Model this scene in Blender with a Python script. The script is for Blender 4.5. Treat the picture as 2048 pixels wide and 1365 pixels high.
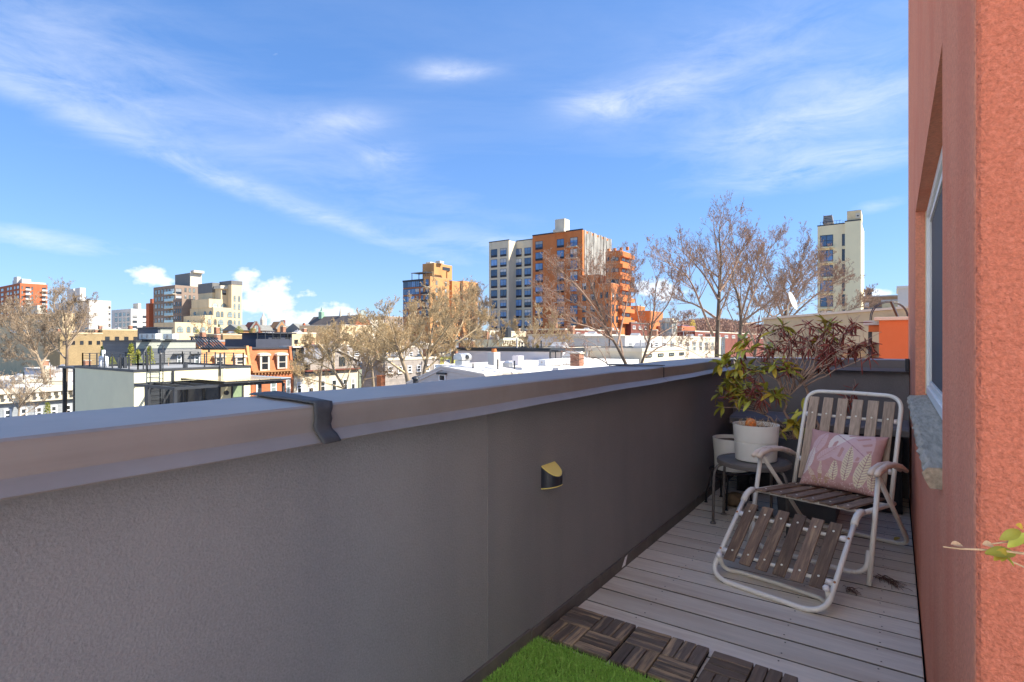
import bpy, math, random
from mathutils import Vector, Matrix, noise
for o in list(bpy.data.objects): bpy.data.objects.remove(o)
SC = bpy.context.scene
COL = SC.collection
R = math.radians
# ------------------------------------------------------------------ camera
CH = 1.25                      # eye height above the deck
FPX = 1098.0                   # focal length in photo pixels (2048 wide)
YAW = math.atan(766.0 / FPX)   # camera turned left of the terrace axis (+Y)
SY, CY = math.sin(YAW), math.cos(YAW)
cam = bpy.data.cameras.new('camera'); camo = bpy.data.objects.new('camera', cam)
COL.objects.link(camo); SC.camera = camo
cam.sensor_width = 36.0; cam.lens = 36.0 * FPX / 2048.0
cam.clip_start = 0.05; cam.clip_end = 5000
camo.location = (0, 0, CH); camo.rotation_euler = (R(90), 0, YAW)
# ------------------------------------------------------------------ world, sun, exposure
SUN_AZ, SUN_EL = R(58), R(43)          # azimuth clockwise from +Y
SUN_STRENGTH, SKY_STRENGTH, EXPOSURE = 2.6, 0.15, 1.92
SC.view_settings.view_transform = 'Standard'; SC.view_settings.look = 'None'
SC.view_settings.gamma = 1.0; SC.view_settings.use_curve_mapping = False
SC.view_settings.exposure = EXPOSURE
W = bpy.data.worlds.new('World'); SC.world = W; W.use_nodes = True
def build_world():
    nt = W.node_tree; N = nt.nodes; L = nt.links
    for n in list(N): N.remove(n)
    def nd(t, **k):
        n = N.new(t)
        for a, b in k.items(): setattr(n, a, b)
        return n
    def val(sock, x):
        if hasattr(x, 'is_output'): L.new(x, sock)
        else: sock.default_value = x
    def mt(op, a, b=0.0, c=0.0, clamp=False):
        n = nd('ShaderNodeMath', operation=op, use_clamp=clamp)
        val(n.inputs[0], a); val(n.inputs[1], b); val(n.inputs[2], c)
        return n.outputs[0]
    out = nd('ShaderNodeOutputWorld'); bg = nd('ShaderNodeBackground')
    sky = nd('ShaderNodeTexSky', sky_type='NISHITA', sun_disc=False)
    sky.sun_elevation = SUN_EL; sky.sun_rotation = SUN_AZ
    sky.altitude = 20; sky.air_density = 1.0; sky.dust_density = 0.25; sky.ozone_density = 2.6
    tc = nd('ShaderNodeTexCoord')
    nrm = nd('ShaderNodeVectorMath', operation='NORMALIZE'); L.new(tc.outputs['Generated'], nrm.inputs[0])
    sep = nd('ShaderNodeSeparateXYZ'); L.new(nrm.outputs[0], sep.inputs[0])
    X, Y, Z = sep.outputs
    # azimuth counted from the look-out direction of the terrace, elevation above the horizon
    fx = mt('ADD', mt('MULTIPLY', X, CY), mt('MULTIPLY', Y, SY))
    fy = mt('ADD', mt('MULTIPLY', X, -SY), mt('MULTIPLY', Y, CY))
    az = mt('ARCTAN2', fx, fy); el = mt('ARCSINE', Z)
    # streaky cirrus noise on a high flat layer
    zz = mt('ADD', mt('MAXIMUM', Z, 0.0), 0.12)
    cx = mt('DIVIDE', fx, zz); cy = mt('DIVIDE', fy, zz)
    cmb = nd('ShaderNodeCombineXYZ'); L.new(cx, cmb.inputs[0]); L.new(cy, cmb.inputs[1])
    mp = nd('ShaderNodeMapping'); L.new(cmb.outputs[0], mp.inputs[0])
    mp.inputs['Rotation'].default_value = (0, 0, R(-28)); mp.inputs['Scale'].default_value = (0.55, 2.0, 1)
    n1 = nd('ShaderNodeTexNoise'); L.new(mp.outputs[0], n1.inputs['Vector'])
    n1.inputs['Scale'].default_value = 0.9; n1.inputs['Detail'].default_value = 8; n1.inputs['Roughness'].default_value = 0.62
    n1.inputs['Distortion'].default_value = 0.6
    cir = mt('MULTIPLY', mt('SUBTRACT', n1.outputs[0], 0.42, clamp=True), 3.0, clamp=True)
    # wisps: fine noise in az/el
    cb2 = nd('ShaderNodeCombineXYZ'); L.new(mt('MULTIPLY', az, 4.0), cb2.inputs[0]); L.new(mt('MULTIPLY', el, 13.0), cb2.inputs[1])
    n2 = nd('ShaderNodeTexNoise'); L.new(cb2.outputs[0], n2.inputs['Vector'])
    n2.inputs['Scale'].default_value = 1.6; n2.inputs['Detail'].default_value = 9; n2.inputs['Roughness'].default_value = 0.66; n2.inputs['Distortion'].default_value = 0.5
    wsp = mt('MULTIPLY', mt('SUBTRACT', n2.outputs[0], 0.30, clamp=True), 2.6, clamp=True)
    # cumulus: rounder noise
    cb3 = nd('ShaderNodeCombineXYZ'); L.new(mt('MULTIPLY', az, 14.0), cb3.inputs[0]); L.new(mt('MULTIPLY', el, 20.0), cb3.inputs[1])
    n3 = nd('ShaderNodeTexNoise'); L.new(cb3.outputs[0], n3.inputs['Vector'])
    n3.inputs['Scale'].default_value = 2.2; n3.inputs['Detail'].default_value = 9; n3.inputs['Roughness'].default_value = 0.55
    def ang(px, py):
        u = (px - 1024) / FPX; v = (682.5 - py) / FPX
        a = math.atan(u); return a, math.atan(v * math.cos(a))
    def blob(px, py, lx, ly, rot):
        a0, e0 = ang(px, py); k = math.cos(a0)
        sa, se = lx / FPX * k * k, ly / FPX * k
        da = mt('SUBTRACT', az, a0); de = mt('SUBTRACT', el, e0)
        c, s = math.cos(R(rot)), math.sin(R(rot))
        p = mt('DIVIDE', mt('ADD', mt('MULTIPLY', da, c), mt('MULTIPLY', de, s)), sa)
        q = mt('DIVIDE', mt('SUBTRACT', mt('MULTIPLY', de, c), mt('MULTIPLY', da, s)), se)
        d = mt('ADD', mt('MULTIPLY', p, p), mt('MULTIPLY', q, q))
        return mt('POWER', 2.718, mt('MULTIPLY', d, -1.0))
    wl = [(480, 372, 560, 20, -16, .60), (680, 350, 480, 75, -14, .22), (90, 482, 270, 22, -4, .72), (905, 142, 80, 17, 3, .8),
          (690, 246, 90, 24, 8, .62), (775, 312, 62, 22, 4, .5), (1205, 208, 85, 24, -4, .75), (1330, 182, 120, 34, 14, .36),
          (1650, 232, 300, 66, 9, .70), (1640, 338, 220, 30, 4, .72), (120, 170, 300, 40, -12, .36), (150, 70, 380, 110, -8, .30),
          (1000, 490, 190, 22, -6, .42), (1760, 410, 60, 14, 8, .5), (1500, 110, 320, 90, 10, .34)]
    tot = None
    for (px, py, lx, ly, rot, st) in wl:
        b = mt('MULTIPLY', blob(px, py, lx, ly, rot), st * .62)
        tot = b if tot is None else mt('ADD', tot, b)
    wisps = mt('MULTIPLY', tot, mt('ADD', mt('MULTIPLY', wsp, 0.97), 0.05))
    cl = [(305, 556, 62, 30), (540, 598, 80, 48), (495, 560, 36, 34), (665, 625, 62, 24), (1310, 578, 66, 26), (600, 640, 130, 30), (1752, 588, 40, 12)]
    cum = None
    for (px, py, lx, ly) in cl:
        b = blob(px, py, lx, ly, 0)
        cum = b if cum is None else mt('MAXIMUM', cum, b)
    cumm = mt('MULTIPLY', mt('SUBTRACT', mt('ADD', mt('MULTIPLY', cum, .8), mt('MULTIPLY', n3.outputs[0], 1.5)), 1.08, clamp=True), 3.2, clamp=True)
    cumm = mt('MULTIPLY', cumm, 0.8)
    up = mt('MULTIPLY', mt('ADD', Z, 0.0), 8.0, clamp=True)
    mask = mt('MAXIMUM', mt('ADD', wisps, mt('MULTIPLY', mt('MULTIPLY', cir, up), 0.10), clamp=True), cumm)
    # a thin pale veil low in the sky
    veil = mt('MULTIPLY', mt('POWER', 2.718, mt('MULTIPLY', mt('MAXIMUM', Z, 0.0), -7.0)), 0.26)
    mask = mt('MAXIMUM', mask, veil)
    gm = nd('ShaderNodeGamma'); gm.inputs['Gamma'].default_value = 0.62; L.new(sky.outputs[0], gm.inputs['Color'])
    tn = nd('ShaderNodeMix', data_type='RGBA', blend_type='MULTIPLY'); tn.inputs[0].default_value = 1.0
    L.new(gm.outputs[0], tn.inputs[6]); tn.inputs[7].default_value = (.240, .420, .700, 1)
    mx = nd('ShaderNodeMix', data_type='RGBA'); L.new(mask, mx.inputs[0]); L.new(tn.outputs[2], mx.inputs[6])
    mx.inputs[7].default_value = (2.15, 2.2, 2.32, 1)
    L.new(mx.outputs[2], bg.inputs[0]); bg.inputs[1].default_value = SKY_STRENGTH
    L.new(bg.outputs[0], out.inputs[0])
build_world()
sun = bpy.data.lights.new('sun', 'SUN'); suno = bpy.data.objects.new('sun', sun); COL.objects.link(suno)
sun.energy = SUN_STRENGTH; sun.angle = R(0.53); sun.color = (1.0, 0.94, 0.85)
SDIR = Vector((math.sin(SUN_AZ) * math.cos(SUN_EL), math.cos(SUN_AZ) * math.cos(SUN_EL), math.sin(SUN_EL)))
suno.rotation_euler = SDIR.to_track_quat('Z', 'Y').to_euler(); suno.location = (0, 0, 60)
# ------------------------------------------------------------------ from photo pixels to places
def XatY(px, Y):
    u = (px - 1024) / FPX; return Y * (CY * u - SY) / (u * SY + CY)
def YatX(px, X):
    u = (px - 1024) / FPX; return X * (u * SY + CY) / (CY * u - SY)
def depth(X, Y): return -X * SY + Y * CY
def zat(py, X, Y): return CH + (682.5 - py) / FPX * depth(X, Y)
def XY(px, Z):
    u = (px - 1024) / FPX; return Z * (CY * u - SY), Z * (u * SY + CY)
def at(px, py, Z):
    x, y = XY(px, Z); return Vector((x, y, CH + (682.5 - py) / FPX * Z))
GZ = -13.0
# ------------------------------------------------------------------ mesh helpers
class MB:
    def __init__(s): s.v = []; s.f = []
    def add(s, vs, fs):
        b = len(s.v); s.v += [tuple(p) for p in vs]; s.f += [tuple(i + b for i in f) for f in fs]; return s
    def box(s, x0, x1, y0, y1, z0, z1):
        if x0 > x1: x0, x1 = x1, x0
        if y0 > y1: y0, y1 = y1, y0
        if z0 > z1: z0, z1 = z1, z0
        return s.add([(x0,y0,z0),(x1,y0,z0),(x1,y1,z0),(x0,y1,z0),(x0,y0,z1),(x1,y0,z1),(x1,y1,z1),(x0,y1,z1)],
              [(0,3,2,1),(4,5,6,7),(0,1,5,4),(1,2,6,5),(2,3,7,6),(3,0,4,7)])
    def bar(s, a, b, w, h=None, up=(0,0,1)):
        h = h or w; a = Vector(a); b = Vector(b); t = (b - a).normalized(); up = Vector(up)
        if abs(t.dot(up)) > .98: up = Vector((0,1,0))
        r = t.cross(up).normalized() * (w / 2); q = r.cross(t).normalized() * (h / 2)
        vs = [a-r-q, a+r-q, a+r+q, a-r+q, b-r-q, b+r-q, b+r+q, b-r+q]
        return s.add(vs, [(0,1,2,3),(4,7,6,5),(0,4,5,1),(1,5,6,2),(2,6,7,3),(3,7,4,0)])
    def tube(s, pts, rad, n=8, caps=True):
        pts = [Vector(p) for p in pts]
        if not isinstance(rad, (list, tuple)): rad = [rad] * len(pts)
        t = (pts[1] - pts[0]).normalized()
        ref = Vector((0,0,1)) if abs(t.z) < .9 else Vector((1,0,0))
        r = t.cross(ref).normalized(); vs = []
        m = len(pts)
        for i, p in enumerate(pts):
            if i == 0: tt = pts[1] - pts[0]
            elif i == m - 1: tt = pts[-1] - pts[-2]
            else: tt = pts[i+1] - pts[i-1]
            tt = tt.normalized() if tt.length > 1e-9 else t
            r = (r - tt * r.dot(tt)); r = r.normalized() if r.length > 1e-9 else tt.orthogonal().normalized()
            b = tt.cross(r)
            for k in range(n):
                a = 2 * math.pi * k / n
                vs.append(p + (r * math.cos(a) + b * math.sin(a)) * rad[i])
        fs = []
        for i in range(m - 1):
            for k in range(n):
                k2 = (k + 1) % n
                fs.append((i*n+k, i*n+k2, (i+1)*n+k2, (i+1)*n+k))
        if caps: fs.append(tuple(range(n-1, -1, -1))); fs.append(tuple((m-1)*n + k for k in range(n)))
        return s.add(vs, fs)
    def lathe(s, prof, c, n=32):
        vs = []; fs = []; m = len(prof)
        for (r, z) in prof:
            for k in range(n):
                a = 2*math.pi*k/n; vs.append((c[0]+r*math.cos(a), c[1]+r*math.sin(a), c[2]+z))
        for i in range(m-1):
            for k in range(n):
                k2 = (k+1) % n; fs.append((i*n+k, i*n+k2, (i+1)*n+k2, (i+1)*n+k))
        fs.append(tuple(range(n-1,-1,-1))); fs.append(tuple((m-1)*n+k for k in range(n)))
        return s.add(vs, fs)
    def prism(s, poly, fn, d0, d1):
        """extrude a polygon (list of 2d points) : fn(p, d) -> 3d"""
        m = len(poly); vs = [fn(p, d0) for p in poly] + [fn(p, d1) for p in poly]
        fs = [tuple(range(m-1,-1,-1)), tuple(range(m, 2*m))]
        for i in range(m):
            j = (i+1) % m; fs.append((i, j, m+j, m+i))
        return s.add(vs, fs)
    def mesh(s, name):
        me = bpy.data.meshes.new(name); me.from_pydata(s.v, [], s.f); me.validate(); me.update(); return me
    def build(s, name, mat, parent=None, smooth=False, bevel=0, segs=2, fixn=False):
        me = s.mesh(name)
        if fixn:
            import bmesh
            bm = bmesh.new(); bm.from_mesh(me); bmesh.ops.recalc_face_normals(bm, faces=bm.faces); bm.to_mesh(me); bm.free()
        return link(name, me, mat, parent, smooth, bevel, segs)
def link(name, me, mat, parent=None, smooth=False, bevel=0, segs=2, basis=None):
    o = bpy.data.objects.new(name, me); COL.objects.link(o)
    if mat is not None and not me.materials: me.materials.append(mat)
    if smooth and me.users == 1:
        me.polygons.foreach_set('use_smooth', [True] * len(me.polygons))
    if bevel:
        b = o.modifiers.new('bevel', 'BEVEL'); b.width = bevel; b.segments = segs; b.limit_method = 'ANGLE'; b.angle_limit = R(35)
    if basis is not None: o.matrix_basis = basis
    if parent is not None: attach(o, parent)
    return o
def attach(o, parent):
    o.parent = parent
    if parent.parent is None: o.matrix_parent_inverse = parent.matrix_basis.inverted()
def thing(name, label, cat, loc=(0,0,0), group=None):
    o = bpy.data.objects.new(name, None); COL.objects.link(o); o.empty_display_size = .2
    o.matrix_basis = Matrix.Translation(Vector(loc)); o['label'] = label; o['category'] = cat
    if group: o['group'] = group
    return o
def tag(o, label=None, cat=None, group=None, kind=None):
    if label: o['label'] = label
    if cat: o['category'] = cat
    if group: o['group'] = group
    if kind: o['kind'] = kind
    return o
# ------------------------------------------------------------------ materials
MATS = {}
def alb(c):
    if max(c) < .065: return tuple(c)
    k = 1.5; return tuple(min(.86, v * k * b) for v, b in zip(c, (1.07, 1.0, .88)))
def M(name, col, rough=.8, var=.12, scale=2.0, bump=0.0, bscale=60.0, metal=0.0, spec=.35, rnd=0.0, stretch=None, col2=None, c2w=.5, c2s=1.0,
      kind=None, emit=None, trans=0.0, bdist=.01, c2lo=.5, c2hi=.62, detail=5, streak=None, streakw=.4):
    if name in MATS: return MATS[name]
    col = alb(col); col2 = alb(col2) if col2 else None
    m = bpy.data.materials.new(name); m.use_nodes = True; nt = m.node_tree; N = nt.nodes; L = nt.links
    p = N['Principled BSDF']; p.inputs['Roughness'].default_value = rough; p.inputs['Metallic'].default_value = metal
    p.inputs['Specular IOR Level'].default_value = spec
    if trans: p.inputs['Transmission Weight'].default_value = trans
    tc = N.new('ShaderNodeTexCoord'); vec = tc.outputs['Object']
    if stretch:
        mp = N.new('ShaderNodeMapping'); mp.inputs['Scale'].default_value = stretch; L.new(vec, mp.inputs[0]); vec = mp.outputs[0]
    if rnd or stretch:
        oi = N.new('ShaderNodeObjectInfo')
        ad = N.new('ShaderNodeVectorMath'); ad.operation = 'ADD'
        ml = N.new('ShaderNodeMath'); ml.operation = 'MULTIPLY'; ml.inputs[1].default_value = 37.0 if rnd else 0.0; L.new(oi.outputs['Random'], ml.inputs[0])
        L.new(vec, ad.inputs[0]); L.new(ml.outputs[0], ad.inputs[1]); vec = ad.outputs[0]
    def noise_(sc, det=detail, rg=.6):
        n = N.new('ShaderNodeTexNoise'); n.inputs['Scale'].default_value = sc; n.inputs['Detail'].default_value = det
        n.inputs['Roughness'].default_value = rg; L.new(vec, n.inputs['Vector']); return n.outputs[0]
    rp = N.new('ShaderNodeValToRGB'); L.new(noise_(scale), rp.inputs[0])
    rp.color_ramp.elements[0].position = .28; rp.color_ramp.elements[1].position = .72
    rp.color_ramp.elements[0].color = tuple(max(0, c * (1 - var)) for c in col) + (1,)
    rp.color_ramp.elements[1].color = tuple(min(1, c * (1 + var)) for c in col) + (1,)
    c = rp.outputs[0]
    if col2:
        r2 = N.new('ShaderNodeValToRGB'); L.new(noise_(c2s, 8, .68), r2.inputs[0])
        r2.color_ramp.elements[0].position = c2lo; r2.color_ramp.elements[1].position = c2hi
        r2.color_ramp.elements[0].color = (0,0,0,1); r2.color_ramp.elements[1].color = (c2w,)*3 + (1,)
        mx = N.new('ShaderNodeMix'); mx.data_type = 'RGBA'; L.new(r2.outputs[0], mx.inputs[0]); L.new(c, mx.inputs[6])
        mx.inputs[7].default_value = tuple(col2) + (1,); c = mx.outputs[2]
    if streak:
        ms = N.new('ShaderNodeMapping'); ms.inputs['Scale'].default_value = streak[3]; L.new(tc.outputs['Object'], ms.inputs[0])
        ns = N.new('ShaderNodeTexNoise'); ns.inputs['Scale'].default_value = 1.0; ns.inputs['Detail'].default_value = 6; L.new(ms.outputs[0], ns.inputs['Vector'])
        r3 = N.new('ShaderNodeValToRGB'); L.new(ns.outputs[0], r3.inputs[0]); r3.color_ramp.elements[0].position = .48; r3.color_ramp.elements[1].position = .72
        r3.color_ramp.elements[0].color = (0,0,0,1); r3.color_ramp.elements[1].color = (streakw,)*3 + (1,)
        m3 = N.new('ShaderNodeMix'); m3.data_type = 'RGBA'; L.new(r3.outputs[0], m3.inputs[0]); L.new(c, m3.inputs[6]); m3.inputs[7].default_value = tuple(alb(streak[:3])) + (1,); c = m3.outputs[2]
    if kind == 'brick' or kind == 'siding':
        sx = N.new('ShaderNodeSeparateXYZ'); L.new(tc.outputs['Object'], sx.inputs[0])
        a = N.new('ShaderNodeMath'); a.operation = 'ADD'; L.new(sx.outputs[0], a.inputs[0]); L.new(sx.outputs[1], a.inputs[1])
        cb = N.new('ShaderNodeCombineXYZ'); L.new(a.outputs[0], cb.inputs[0]); L.new(sx.outputs[2], cb.inputs[1])
        br = N.new('ShaderNodeTexBrick'); L.new(cb.outputs[0], br.inputs['Vector'])
        if kind == 'brick':
            br.inputs['Scale'].default_value = 1.0; br.inputs['Brick Width'].default_value = .22; br.inputs['Row Height'].default_value = .075
            br.inputs['Mortar Size'].default_value = .008
        else:
            br.inputs['Scale'].default_value = 1.0; br.inputs['Brick Width'].default_value = 4.0; br.inputs['Row Height'].default_value = .16
            br.inputs['Mortar Size'].default_value = .012
        br.inputs['Mortar Smooth'].default_value = .3
        br.inputs['Color1'].default_value = (.85,.85,.85,1); br.inputs['Color2'].default_value = (1.12,1.1,1.08,1)
        br.inputs['Mortar'].default_value = (1.0,1.0,1.0,1) if kind == 'brick' else (.8,.8,.8,1)
        mm = N.new('ShaderNodeMix'); mm.data_type = 'RGBA'; mm.blend_type = 'MULTIPLY'; mm.inputs[0].default_value = 1
        L.new(c, mm.inputs[6]); L.new(br.outputs[0], mm.inputs[7]); c = mm.outputs[2]
        bp0 = N.new('ShaderNodeBump'); bp0.inputs['Strength'].default_value = .5; bp0.inputs['Distance'].default_value = -.01
        L.new(br.outputs['Fac'], bp0.inputs['Height']); L.new(bp0.outputs[0], p.inputs['Normal'])
    if rnd:
        h = N.new('ShaderNodeHueSaturation'); mr = N.new('ShaderNodeMapRange')
        L.new(oi.outputs['Random'], mr.inputs[0]); mr.inputs[3].default_value = 1 - rnd; mr.inputs[4].default_value = 1 + rnd
        L.new(mr.outputs[0], h.inputs['Value']); L.new(c, h.inputs['Color']); c = h.outputs[0]
    L.new(c, p.inputs['Base Color'])
    if bump:
        b = N.new('ShaderNodeBump'); b.inputs['Strength'].default_value = bump; b.inputs['Distance'].default_value = bdist
        L.new(noise_(bscale, 4, .6), b.inputs['Height']); L.new(b.outputs[0], p.inputs['Normal'])
    MATS[name] = m; return m
def glass(name, col, rough=.06, var=.35, scale=.35, spec=.9, rnd=.45):
    return M(name, col, rough=rough, var=var, scale=scale, spec=spec, rnd=rnd)
# ================================================================== THE TERRACE
XW, YCOR, YWIN0, YWIN1, YEND = .095, 1.036, 1.716, 3.944, 6.0
XL = -1.238                       # inner face of the long parapet
YF = 5.36                         # inner face of the end parapet
m_stucco_o = M('orange_stucco', (.60,.225,.155), rough=.95, var=.16, scale=95, bump=.9, bscale=120, bdist=.009, streak=(.46,.155,.105,(4,4,.5)), streakw=.5, spec=.15, col2=(.52,.165,.105), c2w=.45, c2s=3.0)
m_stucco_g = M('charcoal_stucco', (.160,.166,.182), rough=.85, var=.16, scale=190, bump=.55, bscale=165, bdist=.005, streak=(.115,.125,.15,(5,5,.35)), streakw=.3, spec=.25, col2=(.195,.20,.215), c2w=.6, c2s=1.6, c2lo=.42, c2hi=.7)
m_stucco_d = M('charcoal_stucco_darker', (.142,.148,.165), rough=.8, var=.16, scale=190, bump=.55, bscale=165, bdist=.005, streak=(.10,.11,.135,(5,5,.35)), streakw=.3, spec=.25, col2=(.165,.172,.188), c2w=.6, c2s=1.6, c2lo=.42, c2hi=.7)  # darker tint; on the long parapet it stands for shading past the plane change
m_coping = M('taupe_coping_metal', (.158,.150,.150), rough=.42, var=.10, scale=5, spec=.6, col2=(.14,.122,.115), c2w=.6, c2s=4.0, bump=.10, bscale=3, bdist=.02, streak=(.20,.188,.185,(3,.8,30)), streakw=.5, c2lo=.52, c2hi=.72)
m_coping_d = M('slate_coping_metal', (.10,.10,.115), rough=.35, var=.08, scale=5, spec=.5)
m_tape = M('bitumen_tape', (.055,.058,.062), rough=.6, var=.25, scale=20, bump=.5, bscale=25, bdist=.006)
m_skirt = M('base_flashing_dark', (.075,.072,.072), rough=.55, var=.2, scale=8, bump=.2, bscale=14, col2=(.12,.11,.10), c2w=.5, c2s=5)
m_plank = M('composite_plank', (.455,.445,.42), rough=.75, var=.10, scale=2.5, stretch=(2.2,20,20), bump=.2, bscale=9, bdist=.002, rnd=.13, col2=(.30,.245,.20), c2w=.6, c2s=.32, c2lo=.50, c2hi=.68)
m_black = M('black_void', (.01,.01,.01), rough=.9)
m_white_metal = M('white_enamel_tube', (.60,.56,.57), rough=.32, var=.05, scale=9, spec=.5, col2=(.42,.33,.27), c2w=.6, c2s=14, c2lo=.64, c2hi=.70)
m_white_plastic = M('white_plastic', (.72,.71,.68), rough=.4, var=.05)
m_rust = M('rusty_rivet', (.28,.13,.05), rough=.7, var=.3, scale=80)

# deck: one board after another
deck = MB().box(-1.6, 6, -7.4, YEND, -.40, -.045).build('deck', m_black); tag(deck, kind='structure')
pk = MB().box(XL+.012, XW-.006, -.0752, .0752, -.026, 0)
pm = pk.mesh('plank'); pm.materials.append(m_plank); pm.materials.append(M('plank_gap_shade', (.09,.085,.08), rough=.9, var=.3, scale=30))
for q in pm.polygons: q.material_index = 1 if abs(q.normal.y) > .5 else 0  # side faces coloured dark to put shade into the board gaps
y = 2.387 - .159*4 + .0795; k = 0
rp = random.Random(4)
while y < 5.6:
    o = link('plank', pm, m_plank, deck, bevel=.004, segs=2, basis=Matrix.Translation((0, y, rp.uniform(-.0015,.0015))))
    y += .159
m_screw = M('deck_screw', (.03,.028,.026), rough=.6)
sm = MB().lathe([(.0035,0),(.0035,.0006)], (0,0,0), 8).mesh('deck_screw')
for i in range(19):
    yy = 2.387 - .159*2 + i*.159
    for xx in (-.95, -.38, -.05):
        for d in (.03, .125):
            link('deck_screw', sm, m_screw, deck, basis=Matrix.Translation((xx+rp.uniform(-.01,.01), yy+d, .0018)))

pv = MB().box(-1.22, 6, -7.49, .6, -.044, .002).build('added_bounce_floor', M('pale_bounce_floor',(.48,.48,.48),rough=.9,var=.1,scale=2)); tag(pv, kind='structure')  # unseen pale floor, added to throw sunlight up into the shade
MB().box(.0951, 6, .601, 1.03, -.044, .002).build('added_bounce_strip', MATS['pale_bounce_floor'], pv)  # more of the added bounce floor
# the long parapet with its metal coping
par = thing('parapet_wall', 'long charcoal stucco parapet wall with taupe metal coping', 'wall', (XL-.15, 2, 0))
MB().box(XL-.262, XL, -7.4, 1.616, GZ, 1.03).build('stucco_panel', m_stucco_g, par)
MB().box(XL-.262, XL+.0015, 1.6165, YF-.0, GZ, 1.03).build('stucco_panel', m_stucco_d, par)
ZT = CH-.161
prof = [(-1.535,ZT-.10),(-1.535,ZT-.004),(-1.525,ZT),(-1.196,ZT),(-1.190,ZT-.005),(-1.190,ZT-.066),(-1.158,ZT-.090),(-1.163,ZT-.094),(-1.20,ZT-.070),(-1.215,ZT-.07),(-1.215,ZT-.02),(-1.515,ZT-.02),(-1.515,ZT-.10)]
for (y0, y1) in ((-7.4,.858),(.862,3.364),(3.368,YF+.30)):
    n = max(2, int((y1-y0)/.12)); vs = []; fs = []; mP = len(prof)
    for i in range(n+1):
        yy = y0 + (y1-y0)*i/n; dz = .0016*math.sin(yy*3.1)+.001*math.sin(yy*7.7)
        for (a,b) in prof: vs.append((a + .0015*math.sin(yy*5.3+b*30), yy, b+dz))
    for i in range(n):
        for k in range(mP):
            k2 = (k+1)%mP; fs.append((i*mP+k, i*mP+k2, (i+1)*mP+k2, (i+1)*mP+k))
    fs.append(tuple(range(mP-1,-1,-1))); fs.append(tuple(n*mP+k for k in range(mP)))
    MB().add(vs, fs).build('coping', m_coping, par, fixn=True)
def tape(yf0, yf1, yb0, yb1, front, seed, name='seam_tape'):
    r = random.Random(seed); rows = []; path = []
    for i in range(9): path.append((-1.537 + (1.537-1.186)*i/8, ZT+.005, i/8))
    if front:
        for i in range(1,6): path.append((-1.184, ZT+.003-.066*i/5, 1.0))
        path += [(-1.166, ZT-.076, 1.0), (-1.150, ZT-.092, 1.0)]
    n = 7; vs = []; fs = []
    for j, (x, z, t) in enumerate(path):
        a = yb0 + (yf0-yb0)*t + r.uniform(-.004,.004); b = yb1 + (yf1-yb1)*t + r.uniform(-.004,.004)
        for i in range(n):
            h = .004*math.sin(i*1.7+j*.9) if 0 < i < n-1 else 0
            q = Vector((x, a+(b-a)*i/(n-1), z)); 
            if j <= 8: q.z += abs(h)*.5+ (0.0012 if 0<i<n-1 else 0)
            else: q.x += abs(h)*.5+ (0.0012 if 0<i<n-1 else 0)
            vs.append(q)
    for j in range(len(path)-1):
        for i in range(n-1): fs.append((j*n+i, j*n+i+1, (j+1)*n+i+1, (j+1)*n+i))
    o = MB().add(vs, fs).build(name, m_tape, par, smooth=True)
    s = o.modifiers.new('solid','SOLIDIFY'); s.thickness = .003
tape(.836,.888,.872,.968,True,3)
tape(3.345,3.385,3.27,3.40,False,5)
MB().box(-1.1895,-1.187,3.36,3.373,ZT-.066,ZT-.004).build('joint_cover', m_tape, par)
r9 = random.Random(9)
rs = MB()
for i in range(22):
    yy = r9.choice([.86,.9,.74,1.35,2.1,2.75])+r9.gauss(0,.05); rs.box(XL-.001,XL+.002,yy,yy+r9.uniform(.002,.006),.990-r9.uniform(.0,.012),.996)
rs.build('rust_stain', M('rust_stain',(.10,.045,.025),rough=.9,var=.4,scale=60), par)
# base flashing strips along the foot of the wall
yy = .2
for ln in (1.70, .66, .72, .95, 1.1):
    MB().box(XL+.001, XL+.013, yy, yy+ln-.006, -.02, .062+.004*math.sin(yy*9)).build('base_flashing', m_skirt, par, bevel=.002); yy += ln
MB().add([(XL+.0150,2.80,.012),(XL+.0150,2.845,.055),(XL+.0150,2.88,.06),(XL+.0165,2.845,.012)],[(0,1,2,3)]).build('peeled_film', m_white_plastic, par)

# end parapet
ep = thing('end_parapet', 'short slate grey parapet closing the far end behind the shrub', 'wall', (-.6, YF+.1, 0))
MB().box(XL+.001, XW-.002, YF, YF+.22, GZ, 1.04).build('stucco_panel', m_stucco_d, ep)
ze = CH-.150
epf = [(YF+.27,ze-.09),(YF+.27,ze),(YF-.035,ze),(YF-.04,ze-.005),(YF-.04,ze-.066),(YF-.06,ze-.092),(YF-.056,ze-.095),(YF-.03,ze-.07),(YF-.015,ze-.02),(YF+.25,ze-.02),(YF+.25,ze-.09)]
MB().prism(epf, lambda p,d: (d,p[0],p[1]), -1.186, XW-.004).build('coping', m_coping_d, ep, fixn=True)
MB().box(XW-.030, XW-.003, YF-.062, YF-.040, ze-.088, ze+.012).build('end_cap', m_tape, ep, bevel=.004)

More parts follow.
